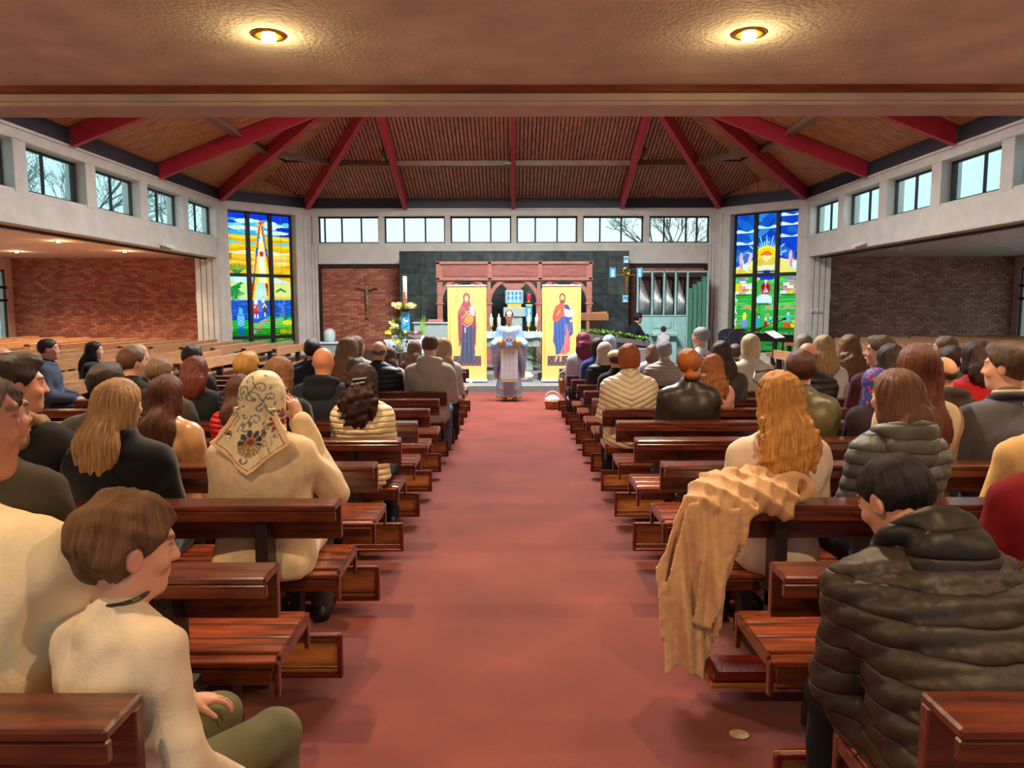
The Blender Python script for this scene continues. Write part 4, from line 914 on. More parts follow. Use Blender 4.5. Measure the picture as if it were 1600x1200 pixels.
# lectern
lx = atY(928, 500, 19.5)[0]
le = empty('lectern', (lx, 19.5, P2), 0, 'light oak lectern with sloping book rest right of the altar', 'lectern')
lz = 1.0
MB().extr([(-.08, -.05, 0), (.08, -.05, 0), (.13, -.05, 1.32 - P2), (-.11, -.05, 1.32 - P2)], (0, .12, 0)).build('post', oak2, le)
MB().extr([(-.33, -.2, 1.22 - P2), (.33, -.2, 1.24 - P2), (.36, .12, 1.44 - P2), (-.33, .12, 1.40 - P2)], (0, .02, .03)).build('book_rest', oak2, le)
MB().bbox(-.34, .36, -.22, -.19, 1.24 - P2, 1.42 - P2).build('front_panel', oak2, le)
MB().tube([(-.05, .1, 1.4 - P2), (-.08, .0, 1.55 - P2), (.05, -.1, 1.62 - P2)], .008, 6).build('microphone', black2, le)
# long stone flower bench with foliage, rocks
fb = empty('stone_bench', (0, 18.9, P1), 0, 'dark sloping stone ledge right of the altar carrying green foliage', 'ledge')
A_, B_ = atY(905, 520, 18.9), atY(1010, 534, 18.9)
MB().extr([(A_[0], -.1, A_[2] - P1 - .1), (B_[0], -.1, B_[2] - P1 - .12), (B_[0] + .1, -.1, B_[2] - P1), (A_[0], -.1, A_[2] - P1)], (0, .45, 0)).build('ledge_slab', M('ledge_slate', (92, 88, 84), .7, .2, 12, .3, 40), fb)
rockm = [M('dark_rock', (58, 54, 48), .8, .3, 9, .4, 40), M('pale_rock', (196, 192, 184), .8, .15, 9, .4, 40), M('mossy_rock', (92, 98, 56), .8, .3, 9, .4, 40)]
def rock_me(r, seed, m, sq=.7):
    rr = random.Random(seed); mb = MB(); n = 10; prof = []
    vs = []; fs = []
    for j in range(6):
        th = math.pi * (j + .5) / 6
        for i in range(n):
            a = 6.283 * i / n; q = r * (1 + rr.uniform(-.18, .18)); vs.append((q * math.sin(th) * math.cos(a), q * .8 * math.sin(th) * math.sin(a), q * sq * math.cos(th)))
    for j in range(5):
        for i in range(n): fs.append((j * n + i, (j + 1) * n + i, (j + 1) * n + (i + 1) % n, j * n + (i + 1) % n))
    fs += [tuple(range(n)), tuple(range(5 * n, 6 * n))[::-1]]
    return mb.add(vs, fs).mesh('rock', m, True)
for k in range(26):
    o = link('rock', rock_me(random.uniform(.14, .24), k, rockm[0] if k % 5 else rockm[2]), fb); t = random.random()
    o.location = (A_[0] + .1 + (B_[0] - A_[0]) * t, random.uniform(.0, .15), (k % 4) * .17 + .1)
fo = empty('foliage_bed', (0, 18.9, 0), 0, 'bed of bright green leaves along the sloping stone ledge', 'foliage')
pts = []
for k in range(620): t = random.random(); pts.append((A_[0] + .1 + (B_[0] - A_[0]) * t, random.uniform(-.08, .3), A_[2] + (B_[2] - A_[2]) * t + random.uniform(0, .10) * (1.2 - abs(t - .5))))
joined_leaves('leaves', fo, gm[:2], pts, .11, .06)
for k, (px, py, Y, r, mi) in enumerate([(806, 578, 18.0, .2, 1), (838, 583, 17.95, .1, 1), (797, 585, 18.1, .13, 2), (780, 590, 18.3, .1, 2)]):
    a = atY(px, py, Y); o = link('rock', rock_me(r, 50 + k, rockm[mi]), None); o.location = (a[0] + .22, Y, P1 + r * .55)
    tag(o, ['large pale rock at the foot of the altar', 'small pale rock half hidden behind the right banner', 'mossy rock left of the large pale rock', 'small mossy rock behind the priest'][k], 'rock', 'rocks by the altar')
fern = empty('palm_plant', (.72, 18.35, P1), 0, 'dark palm with thin leaves beside the right banner', 'plant')
mb = MB()
for k in range(9):
    a = random.uniform(2.2, 4.2); r = random.uniform(.2, .36); z_ = random.uniform(.5, .9); q = [(0, 0, 0), (-.05, 0, z_ * .7), (r * math.cos(a), -.05, z_ + .02), (r * 1.5 * math.cos(a), -.08, z_ - .1)]
    mb.tube(q, .006, 4)
    for t in np.linspace(.3, 1, 9):
        p = Vector(q[1]).lerp(Vector(q[3]), t) if t > .3 else Vector(q[1]); 
        for sg in (-1, 1): mb.add([p, p + Vector((sg * .02, 0, -.03)), p + Vector((sg * .09, -.02, -.08))], [(0, 1, 2)])
mb.build('frond', gm[2], fern); MB().lathe([(.1, 0), (.13, .18), (.11, .18)], n=12).build('pot', rockm[0], fern)
# grey boulder font
o = empty('stone_font', (3.2, 17.9, P1), 0, 'rough grey stone block behind the congregation right of the altar', 'stone')
MB().extr([(-.55, -.2, 0), (.55, -.2, 0), (.6, -.2, .40), (.42, -.2, .78), (-.22, -.2, .80), (-.5, -.2, .58)], (0, .5, 0)).build('block', M('rough_grey_stone', (128, 122, 118), .85, .15, 12, .5, 30), o)
# processional cross with four icon cloths
px_ = 3.08
pr = empty('processional_cross', (px_, 20.5, P2), 0, 'tall gold processional cross on a thin pole right of reredos', 'cross')
zt_ = 2.66 - P2
MB().tube([(0, 0, 0), (0, 0, 1.95 - P2)], .018, 8).build('pole', leg_m, pr)
MB().extr([(-.05, -.01, zt_ - .12), (.05, -.01, zt_ - .12), (.015, -.01, 1.92 - P2), (-.015, -.01, 1.92 - P2)], (0, .03, 0)).build('shaft', brass, pr)
MB().bbox(-.27, .27, -.01, .02, zt_ - .23, zt_ - .19).build('crossbar', brass, pr)
mb = MB(); mb.tube([(.09 * math.cos(t), 0, zt_ - .1 + .09 * math.sin(t)) for t in np.linspace(0, 6.28, 20)], .014, 6); mb.build('halo_ring', brass, pr)
MB().lathe([(.12, 0), (.12, .03), (.02, .05)], n=12).build('base', leg_m, pr)
MB().tube([(0, 0, zt_ - .1), (-.0, 0, zt_ + .34)], .006, 5).tube([(-.46, 0, zt_ + .05), (.46, 0, zt_ + .05)], .006, 5).build('wire', leg_m, pr)
for (px2, py2, w_, h_, lab, fg) in [(958, 434, .16, .26, 'small blue icon cloth left of the processional cross', 0), (1000, 434, .15, .26, 'small blue icon cloth right of the processional cross', 0), (979, 411, .13, .17, 'small blue icon cloth above the processional cross', 2), (977.5, 472.5, .15, .18, 'small white edged icon cloth under the processional cross', 2)]:
    a = atY(px2, py2, 20.45); e = hanging('icon_cloth', a[0], 20.45, a[2], w_, h_, lab, 'icon cloths round the cross', figure=fg)
# roll-up icon banners
YEL = (226, 206, 120)
def banner_paint(mary):
    W_, H_ = .92, 2.25; p = Paint(W_, H_, 130, 318, YEL); U = lambda x: x * W_ / .46; 
    # coordinates: u in 0..1, v in 0..1 from bottom
    e = lambda u, v, ru, rv, c, a=1, r=0: p.ell(u * W_, v * H_, ru * W_, rv * H_, c, a, r); q = lambda pts, c: p.poly([(u * W_, v * H_) for u, v in pts], c)
    l = lambda pts, t, c: p.line([(u * W_, v * H_) for u, v in pts], t, c)
    G = (206, 176, 70); DK = (120, 70, 50)
    l([(.06, .16), (.06, .955), (.94, .955), (.94, .16)], .028, (222, 196, 96)); l([(.06, .16), (.06, .955), (.94, .955), (.94, .16)], .005, G)
    for k in range(26): e(.06 + .88 * k / 25, .955, .008, .004, G)
    for k in range(48): e(.06, .16 + .79 * k / 47, .01, .003, G); e(.94, .16 + .79 * k / 47, .01, .003, G)
    p.rect(.14 * W_ , .86 * W_, .155 * H_, .26 * H_, (92, 74, 78))
    for k in range(7):
        for r in range(3): e(.2 + .1 * k + .05 * (r % 2), .175 + .03 * r, .02, .009, (140, 116, 124), 1, .78)
    if mary:
        e(.49, .865, .17, .07, (250, 232, 130)); p.ring(.49 * W_, .865 * H_, .158, .006, DK); e(.645, .815, .09, .037, (250, 232, 130)); p.ring(.645 * W_, .815 * H_, .083, .005, DK)
        q([(.30, .20), (.68, .20), (.70, .30), (.66, .60), (.36, .60), (.34, .35)], (70, 82, 112))   # skirt
        for k in range(7): l([(.36 + .045 * k, .58), (.33 + .055 * k, .21)], .008, (44, 54, 84) if k % 2 else (110, 124, 156))
        q([(.26, .72), (.36, .80), (.42, .86), (.56, .86), (.62, .78), (.72, .74), (.74, .55), (.72, .38), (.68, .35), (.67, .55), (.62, .60), (.50, .575), (.38, .61), (.36, .42), (.29, .34), (.27, .50)], (160, 84, 92))   # mantle
        e(.49, .88, .095, .05, (150, 78, 86)); e(.49, .865, .05, .032, (230, 190, 150)); e(.49, .835, .035, .012, (214, 160, 130)); l([(.41, .90), (.49, .925), (.57, .90)], .006, (225, 180, 90))
        l([(.27, .70), (.40, .77), (.56, .68)], .02, (190, 120, 120)); l([(.40, .60), (.5, .57), (.62, .60)], .014, (235, 190, 180))
        q([(.44, .66), (.56, .72), (.68, .70), (.66, .62), (.52, .595), (.42, .62)], (238, 150, 76)); q([(.56, .78), (.70, .78), (.70, .68), (.58, .70)], (222, 186, 190)); e(.645, .815, .034, .017, (190, 120, 90)); e(.645, .81, .024, .012, (232, 192, 152))
        l([(.46, .72), (.60, .74)], .018, (235, 200, 160)); l([(.36, .66), (.50, .71), (.54, .70)], .018, (232, 190, 150)); l([(.45, .56), (.45, .51)], .02, (240, 240, 240))
        for k in range(4): l([(.28 + .01 * k, .68), (.30 + .015 * k, .40)], .004, (110, 50, 60)); l([(.70 - .008 * k, .68), (.70 - .008 * k, .40)], .004, (110, 50, 60))
        for (u, v) in ((.22, .88), (.22, .835)): l([(u - .03, v), (u + .03, v)], .006, DK); l([(u - .03, v + .012), (u - .03, v - .012)], .006, DK); l([(u + .03, v + .012), (u + .03, v - .012)], .006, DK); p.ring(u * W_, v * H_, .018, .005, DK)
        for (u, v) in ((.80, .825), (.80, .80)): l([(u - .015, v), (u + .015, v)], .005, DK); l([(u, v - .008), (u, v + .008)], .005, DK)
    else:
        e(.52, .865, .165, .068, (250, 232, 130)); p.ring(.52 * W_, .865 * H_, .152, .006, DK)
        q([(.40, .28), (.62, .28), (.72, .32), (.72, .62), (.55, .70), (.42, .5)], (206, 110, 116))
        q([(.30, .66), (.42, .70), (.60, .72), (.66, .60), (.58, .42), (.50, .32), (.42, .27), (.36, .27), (.34, .36), (.28, .42), (.30, .5)], (60, 96, 170))
        q([(.56, .80), (.66, .80), (.74, .74), (.78, .62), (.80, .5), (.72, .46), (.66, .56), (.6, .7)], (56, 84, 150))
        q([(.29, .72), (.34, .78), (.48, .82), (.56, .80), (.56, .68), (.46, .66), (.42, .62), (.30, .62), (.26, .66)], (226, 92, 66))
        for k in range(6): l([(.34 + .04 * k, .66), (.38 + .045 * k, .30)], .006, (110, 150, 210) if k % 2 else (36, 60, 120))
        for k in range(4): l([(.60 + .02 * k, .6), (.58 + .025 * k, .3)], .005, (236, 160, 160)); l([(.70 + .015 * k, .7), (.70 + .02 * k, .5)], .005, (110, 150, 210))
        for k in range(3): l([(.30 + .03 * k, .74), (.34 + .03 * k, .64)], .006, (190, 60, 40))
        e(.52, .875, .085, .045, (120, 72, 50)); q([(.44, .86), (.46, .81), (.58, .81), (.60, .86)], (120, 72, 50)); e(.52, .868, .05, .032, (228, 184, 146)); e(.52, .838, .035, .014, (120, 76, 54)); l([(.505, .875), (.505, .86)], .004, DK)
        l([(.38, .69), (.44, .73)], .03, (228, 184, 146)); l([(.46, .72), (.45, .76)], .014, (228, 184, 146)); e(.74, .63, .03, .016, (228, 184, 146))
        q([(.58, .755), (.70, .745), (.82, .755), (.82, .68), (.70, .665), (.58, .68)], (240, 214, 216)); l([(.70, .745), (.70, .665)], .006, (150, 60, 60)); q([(.60, .745), (.68, .737), (.68, .677), (.60, .69)], (252, 246, 236)); q([(.72, .737), (.80, .745), (.80, .69), (.72, .677)], (252, 246, 236))
        for k in range(4): l([(.62, .735 - .013 * k), (.67, .732 - .013 * k)], .003, (70, 60, 60)); l([(.73, .732 - .013 * k), (.79, .735 - .013 * k)], .003, (70, 60, 60))
        q([(.36, .27), (.42, .28), (.40, .235), (.34, .19), (.32, .20)], (224, 170, 140)); q([(.46, .26), (.52, .26), (.5, .2), (.45, .2)], (224, 170, 140))
        def stroke(u, ch):
            s_ = .022; v = .845
            segs = {'I': [[(0, 0), (0, 2)]], 'C': [[(1, .2), (.3, 0), (0, .6), (0, 1.4), (.3, 2), (1, 1.8)]], 'X': [[(0, 0), (1, 2)], [(0, 2), (1, 0)]]}[ch]
            for sg in segs: l([(u + a * .035, v + b * .014) for a, b in sg], .007, DK)
        stroke(.20, 'I'); stroke(.235, 'C'); stroke(.775, 'X'); stroke(.825, 'C'); l([(.19, .885), (.28, .885)], .005, DK); l([(.77, .885), (.87, .885)], .005, DK)
    return p
alum = M('pale_aluminium', (206, 220, 214), .4, .05, 10, metal=.3)
for i, (px, lab) in enumerate([(730.5, 'yellow roll-up banner with the mother and child icon, left of the priest'), (877, 'yellow roll-up banner with the icon of a bearded man and book, right of the priest')]):
    a = atY(px, 590, 17.75)
    e = empty('icon_banner', (a[0], 17.75, P1), 0, lab, 'banner', 'roll-up icon banners')
    o = link('print', banner_paint(i == 0).mesh('print', printm), e); o.location = (-.46, 0, .05); md = o.modifiers.new('s', 'SOLIDIFY'); md.thickness = .003; md.offset = -1
    MB().bbox(-.475, .475, -.07, .07, 0.02, .075, b=.01).bbox(.05, .12, -.14, .1, 0, .02).build('base_case', alum, e)
    MB().bbox(-.465, .465, -.014, .014, 2.28, 2.315, b=.005).build('top_rail', alum, e); MB().tube([(0, .03, .06), (0, .03, 2.29)], .01, 6).build('support_pole', alum, e)
# organ
orx0, orx1 = atY(996, 500, 23.1)[0], atY(1105, 500, 23.1)[0]
og = empty('pipe_organ', (0, 23.1, P1), 0, 'pipe organ in a pale turquoise case right of the altar', 'organ')
tq = M('turquoise_paint', (158, 206, 204), .5, .05, 4); tqd = M('green_wood_pipe', (82, 142, 120), .5, .08, 6); pipem = M('tin_pipe', (206, 214, 214), .3, .08, 12, metal=.75); rd = M('dark_reed_pipe', (70, 44, 42), .6, .2, 10)
def ox(px): return atY(px, 500, 23.1)[0]
def oz(py): return atY(1050, py, 23.1)[2] - P1
zt_, zm_, zb_ = oz(424), oz(493), 0
fx = [996, 1018.5, 1037, 1055, 1073.5, 1105]
MB().box(ox(1074), ox(1105), .3, .5, 0, zt_).box(ox(996), ox(1074), .42, .5, 0, zt_).build('back_panel', rd, og)
for px in fx: MB().bbox(ox(px) - .025, ox(px) + .025, -.03, .04, zm_ if px < 1105 and px > 1000 and px < 1073 else 0, zt_).build('frame_post', tq, og)
MB().bbox(ox(996), ox(1105), -.03, .04, zt_ - .05, zt_).build('frame_top', tq, og); MB().bbox(ox(996), ox(1074), -.03, .3, zm_ - .04, zm_).build('sill', tq, og)
for si in range(4):
    a, b = ox(fx[si]) + .04, ox(fx[si + 1]) - .04; n = 8
    for k in range(n):
        x = a + (b - a) * (k + .5) / n; r = .021 - .0011 * k; top = zt_ - .08 - (.42 * si * 0) - .085 * k - (.02 if si else 0)
        top = zm_ + (zt_ - zm_) * (.93 - .075 * k)
        MB().lathe([(.006, zm_ + .01), (r, zm_ + .16 + .02 * k), (r, top), (r * .8, top)], (x, .12, 0), 10).build('pipe', pipem, og, True)
    for k in range(7):
        x = a + (b - a) * (k + .5) / 7; MB().lathe([(.018, zm_), (.02, zt_ - .1)], (x, .3, 0), 6).build('reed', rd, og, True)
gx = [1075, 1082.5, 1089.5, 1096.5, 1103.5]
for k in range(4): MB().bbox(ox(gx[k]) + .01, ox(gx[k + 1]) - .01, .0, .2, 0, oz([451, 445, 441, 433][k])).build('wooden_pipe', tqd, og)
MB().bbox(ox(996), ox(1074), .0, .3, 0, zm_ - .03).build('console_front', tq, og)
for a, b in ((1001, 1017), (1019, 1053), (1056, 1072)): MB().bbox(ox(a), ox(b), -.02, 0, .3, zm_ - .08, b=.01).build('front_panel', tq, og)
MB().bbox(ox(1021), ox(1048), -.06, -.02, oz(513), oz(503)).build('music_desk', tq, og)
MB().bbox(ox(1016), ox(1055), -.45, .0, oz(525), oz(521)).build('keyboard_shelf', tq, og)
MB().bbox(ox(1017), ox(1054), -.42, -.1, oz(521), oz(519.5)).build('keys', white_m, og)
MB().bbox(ox(1020), ox(1050), -.75, -.45, 0, oz(534)).build('bench', tq, og)
# keyboard, music stand, microphone stands, chairs on the right
kb = empty('keyboard', (atY(1192, 525, 16.3)[0], 16.3, floor_z(16)), 0, 'black electric keyboard on a stand below the right stained window', 'keyboard')
kz = atY(1192, 526, 16.3)[2] - floor_z(16)
MB().extr([(-.45, -.2, kz - .1), (.6, -.2, kz - .14), (.6, -.2, kz + .02), (-.45, -.2, kz + .09)], (0, .35, 0)).build('case', black2, kb)
MB().extr([(-.42, -.14, kz + .08), (.55, -.14, kz + .02), (.55, -.14, kz + .03), (-.42, -.14, kz + .09)], (0, .14, 0)).build('keys', white_m, kb)
for sx in (-.35, .45): MB().tube([(sx, -.2, 0), (sx, 0, kz - .1)], .015, 6).tube([(sx, .2, 0), (sx, -.0, kz - .1)], .015, 6).build('leg', black2, kb)
ms_ = empty('music_stand', (atY(1208, 540, 14.05)[0], 14.05, floor_z(14.05)), 0, 'black music stand holding a white sheet in front of the keyboard', 'stand')
mz = atY(1208, 530, 14.05)[2] - floor_z(14.05)
MB().tube([(0, 0, .2), (0, 0, mz)], .012, 8).build('pole', black2, ms_)
for a in (0.3, 2.4, 4.5): MB().tube([(0, 0, .22), (.28 * math.cos(a), .28 * math.sin(a), .01)], .01, 6).build('leg', black2, ms_)
MB().extr([(-.18, -.05, mz + .10), (.02, -.10, mz - .02), (.24, 0.0, mz + .0), (.04, .07, mz + .12)], (0, .01, -.015)).build('desk', black2, ms_)
sh = MB().extr([(-.19, -.06, mz + .125), (.0, -.11, mz - .0), (.22, -.01, mz + .02), (.03, .06, mz + .145)], (0, .004, -.003)).build('music_sheet', M('white_paper', (226, 234, 246), .8)); sh.location = ms_.location
tag(sh, 'white sheet of music on the black music stand', 'paper')
shp = M('print_grey', (120, 130, 160), .8)
def micstand(px, py, Y, lab, tip):
    a = atY(px, py, Y); fz = floor_z(Y); e = empty('microphone_stand', (a[0], Y, fz), 0, lab, 'microphone stand', 'microphone stands')
    zt2 = a[2] - fz; b = atY(tip[0], tip[1], Y) - a
    MB().tube([(0, 0, .05), (0, 0, zt2)], .012, 8).build('pole', black2, e); MB().tube([(-b[0] * .5, 0, zt2 - b[2] * .5), (b[0], 0, zt2 + b[2])], .010, 8).build('boom', black2, e)
    d = Vector((b[0], 0, b[2])).normalized(); p0 = Vector((b[0], 0, zt2 + b[2])); MB().tube([p0 - d * .02, p0 + d * .12, p0 + d * .17], [.014, .018, .028], 10).build('microphone', black2, e, True)
    for q in (0.2, 2.3, 4.4): MB().tube([(0, 0, .12), (.3 * math.cos(q), .3 * math.sin(q), .01)], .01, 6).build('leg', black2, e)
micstand(1186, 515, 14.5, 'black boom microphone stand with raised arm in front of the right window', (1215, 504))
micstand(1176, 519, 15.2, 'lower black boom microphone stand behind the first one', (1146, 527))
def chair(px, Y, lab):
    a = atY(px, 520, Y); fz = floor_z(Y) if abs(a[0]) < 4.7 else side_floor(a[0]); zt2 = atY(px, 515, Y)[2] - fz
    e = empty('chair', (a[0], Y, fz), 0, lab, 'chair', 'navy chairs below the right window')
    me = []
    n = 12; pts = [(.24 * math.cos(math.pi * k / n), .2, zt2 - .16 + .16 * math.sin(math.pi * k / n)) for k in range(n + 1)] + [(-.22, .2, zt2 - .42), (.22, .2, zt2 - .42)]
    MB().extr(pts, (0, .05, 0)).build('backrest', navyp, e); MB().bbox(-.23, .23, -.22, .2, .40, .46, b=.02).build('seat', navyp, e)
    for sx in (-.2, .2): MB().tube([(sx, .22, zt2 - .4), (sx, .2, .4), (sx, .24, 0)], .012, 6).build('leg', alum, e); MB().tube([(sx, -.2, .4), (sx, -.22, 0)], .012, 6).build('leg', alum, e)
chair(1142, 18.0, 'navy upholstered chair by the right end of the organ'); chair(1160, 16.9, 'navy upholstered chair left of the keyboard')
# wall bits
for s in (-1, 1):
    a = atY(312 if s < 0 else 1293, 472, 23.4); e = empty('wall_speaker', (a[0], 23.5, a[2]), 0, 'small white loudspeaker on the %s transept brick wall' % ('left' if s < 0 else 'right'), 'speaker')
    MB().bbox(-.09, .09, -.16, .1, 0, .34, b=.02).build('case', white_m, e); MB().bbox(-.07, .07, -.165, -.158, .03, .31).build('grille', M('pale_grille', (200, 200, 196), .7, .1, 60, .4, 200) if 'pale_grille' not in bpy.data.materials else bpy.data.materials['pale_grille'], e)
    e = empty('emergency_light', (s * (XA - .0), 18.36, 3.06), 0, 'small white emergency light on the %s side beam' % ('left' if s < 0 else 'right'), 'light')
    MB().bbox(0, -s * .09, -.3, .3, 0, .05, b=.01).build('base_plate', white_m, e); MB().extr([(-s * .02, -.28, 0), (-s * .16, -.28, -.03), (-s * .16, -.28, .01), (-s * .02, -.28, .04)], (0, .56, 0)).build('diffuser', M('pale_diffuser', (220, 226, 226), .3), e)
e = empty('pier_sign', (8.62, 21.56, 1.42), 0, 'small pale notice plate on the right pier', 'sign'); MB().bbox(-.10, .22, -.02, 0, 0, .09, b=.005).build('plate', white_m, e); MB().bbox(-.06, .08, -.024, -.02, .03, .055).bbox(.12, .18, -.024, -.02, .02, .07).build('print', shp, e)
# roof spotlights on the purlin
for px, py, lab in ((600, 250, 'small cylindrical spotlight hung under the left roof purlin'), (1009, 249, 'small cylindrical spotlight hung under the right roof purlin')):
    a = atY(px, py, 21.3); e = empty('roof_spotlight', tuple(a), 0, lab, 'spotlight', 'roof spotlights'); MB().lathe([(.06, 0), (.065, .02), (.065, .25), (.03, .27)], n=14).build('body', M('grey_can', (150, 140, 136), .4, metal=.4), e, True)
    MB().tube([(0, 0, .25), (0, .0, .42)], .012, 6).build('bracket', black2, e)
a = atY(795, 257, 21.3); e = empty('roof_spotlight', tuple(a), 0, 'small dark twin spotlight beside the middle rafter', 'spotlight', 'roof spotlights'); MB().bbox(-.12, .1, -.05, .05, 0, .05).build('body', black2, e); MB().tube([(0.05, 0, .04), (.08, .0, .55)], .015, 6).build('bracket', black2, e)
# basket
wick = M('wicker', (186, 132, 78), .7, .3, 30, .5, 90)
def basket(loc, r, h, lab, cloth=True):
    e = empty('basket', loc, 0, lab, 'basket'); rings = MB()
    MB().lathe([(r * .75, 0), (r * .8, .01), (r * .95, h * .6), (r, h), (r * .95, h), (r * .7, .02)], n=20).build('basket_body', wick, e, True)
    for k in range(5): z_ = h * (k + .5) / 5; rr = r * (.8 + .2 * z_ / h) + .004; rings.tube([(rr * math.cos(t), rr * math.sin(t), z_) for t in np.linspace(0, 6.28, 22)], .008, 5)
    rings.build('woven_band', wick, e); MB().tube([(r * math.cos(t), 0, h + r * 1.1 * math.sin(t)) for t in np.linspace(0, math.pi, 12)], .009, 6).build('handle', M('white_handle', (210, 214, 206), .6), e)
    return e
a = atY(863, 636, 13.9); basket((a[0], 13.9, floor_z(13.9)), .15, .17, 'round wicker basket with white cloth standing on the carpet by the aisle')
o = MB().lathe([(.14, 0), (.13, .05), (.07, .10), (.001, .12)], n=16).build('cloth', M('white_green_cloth', (218, 232, 222), .8, .05, 9, .3, 40), None, True); o.location = (a[0], 13.9, floor_z(13.9) + .15); tag(o, 'white cloth covering the basket on the carpet', 'cloth')
# worn spot / gold sticker on the carpet
a = CAMP; o = MB().lathe([(.034, 0), (.034, .002), (.001, .002)], n=18, sx=1.1).build('sticker', M('worn_gold', (170, 140, 80), .6, .2, 30)); o.location = (.835, 2.727, floor_z(2.727) + .002); tag(o, 'small round gold sticker on the carpet in the right foreground', 'sticker')
# ================================================================ PEOPLE: implicit surfaces meshed with surface nets
f4 = np.float32
def smin(a, b, k): h = np.clip(.5 + .5 * (b - a) / k, 0, 1); return b + (a - b) * h - k * h * (1 - h)
def smax(a, b, k): return -smin(-a, -b, k)
def ell(p, c, r, R=None):
    q = p - np.array(c, f4)
    if R is not None: q = q @ np.array(R, f4)
    r = np.array(r, f4); k0 = np.sqrt((q / r * (q / r)).sum(1)); k1 = np.sqrt(((q / (r * r)) ** 2).sum(1)) + 1e-9
    return k0 * (k0 - 1) / k1
def cap(p, a, b, ra, rb, s=(1, 1, 1)):
    s = np.array(s, f4); a = np.array(a, f4) / s; b = np.array(b, f4) / s; q = p / s - a; d = b - a
    t = np.clip(q @ d / (d @ d + 1e-9), 0, 1); x = q - t[:, None] * d
    return (np.sqrt((x * x).sum(1)) - (ra + t * (rb - ra))) * min(s)
def bxs(p, c, h, r=.01):
    q = np.abs(p - np.array(c, f4)) - (np.array(h, f4) - r); return np.sqrt((np.maximum(q, 0) ** 2).sum(1)) + np.minimum(q.max(1), 0) - r
_rs = np.random.RandomState(11); _nd = _rs.normal(size=(9, 3)).astype(f4); _np = _rs.uniform(0, 6.28, 9).astype(f4)
def nz(p, f, st=(1, 1, 1)):
    q = p * (np.array(st, f4) * f4(f)); o = 0
    for i in range(6): o = o + np.sin(q @ _nd[i] + _np[i] + 1.3 * np.sin(q @ _nd[(i + 3) % 9] * .7 + _np[8 - i]))
    return o / 4
def nets(fn, lo, hi, h):
    lo = np.array(lo, f4); hi = np.array(hi, f4); B = 6
    n = (np.ceil((hi - lo) / h).astype(int) // B + 1) * B + 1
    nb = (n - 1) // B
    bi = np.stack(np.meshgrid(*[np.arange(k) for k in nb], indexing='ij'), -1).reshape(-1, 3)
    cen = (lo + (bi * B + B / 2) * h).astype(f4); d = fn(cen); keep = np.abs(d) < B * h * .95 + .02
    D = np.full(n, 1., f4)
    sg = np.where(d < 0, -1., 1.).astype(f4).reshape(nb)
    D[:-1, :-1, :-1] = np.repeat(np.repeat(np.repeat(sg, B, 0), B, 1), B, 2)
    M_ = np.zeros(n, bool); kb = np.zeros(nb, bool); kb.reshape(-1)[keep] = True
    M_[:-1, :-1, :-1] = np.repeat(np.repeat(np.repeat(kb, B, 0), B, 1), B, 2)
    M2 = M_.copy(); M2[1:] |= M_[:-1]; M3 = M2.copy(); M3[:, 1:] |= M2[:, :-1]; M4 = M3.copy(); M4[:, :, 1:] |= M3[:, :, :-1]
    idx = np.argwhere(M4); D[M4] = fn((lo + idx * h).astype(f4))
    D[0] = D[-1] = 1; D[:, 0] = D[:, -1] = 1; D[:, :, 0] = D[:, :, -1] = 1
    S = D < 0; c = S[:-1, :-1, :-1].astype(np.int8)
    for a in (0, 1):
        for b in (0, 1):
            for e in (0, 1):
                if a or b or e: c = c + S[a:n[0] - 1 + a, b:n[1] - 1 + b, e:n[2] - 1 + e]
    ci = np.argwhere((c > 0) & (c < 8)); vid = np.full(n - 1, -1, np.int32); vid[tuple(ci.T)] = np.arange(len(ci))
    acc = np.zeros((len(ci), 3), f4); cnt = np.zeros(len(ci), f4)
    cs = [(0, 0, 0), (1, 0, 0), (0, 1, 0), (0, 0, 1), (1, 1, 0), (1, 0, 1), (0, 1, 1), (1, 1, 1)]
    vals = {k: D[ci[:, 0] + k[0], ci[:, 1] + k[1], ci[:, 2] + k[2]] for k in cs}
    for a in cs:
        for ax in range(3):
            if a[ax]: continue
            b = tuple(a[i] + (i == ax) for i in range(3)); va, vb = vals[a], vals[b]; m = (va < 0) != (vb < 0)
            t = np.where(m, va / (va - vb + 1e-12), 0); P = np.array(a, f4)[None] + np.eye(3, dtype=f4)[ax][None] * t[:, None]
            acc += np.where(m[:, None], P, 0); cnt += m
    V = lo + (ci + acc / cnt[:, None]) * h
    Q = []
    for ax in range(3):
        u, v = [(1, 2), (2, 0), (0, 1)][ax]
        A = [slice(1, -1)] * 3; A[ax] = slice(0, -1); Bx = [slice(1, -1)] * 3; Bx[ax] = slice(1, None)
        s0, s1 = S[tuple(A)], S[tuple(Bx)]
        for flip in (0, 1):
            e = np.argwhere((s0 & ~s1) if not flip else (~s0 & s1)); off = np.array([1, 1, 1]); off[ax] = 0; e = e + off
            def g(du, dv): q = e.copy(); q[:, u] += du; q[:, v] += dv; return vid[tuple(q.T)]
            q = np.stack([g(-1, -1), g(0, -1), g(0, 0), g(-1, 0)], 1)
            Q.append(q if not flip else q[:, ::-1])
    Q = np.concatenate(Q); Q = Q[(Q >= 0).all(1)]
    return V, Q
def rotm(yaw, pitch=0, roll=0):
    # yaw: turn left positive (about z), pitch: positive looks down
    a = np.array(Matrix.Rotation(yaw, 3, 'Z') @ Matrix.Rotation(-pitch, 3, 'X') @ Matrix.Rotation(roll, 3, 'Y')); return a.astype(f4)
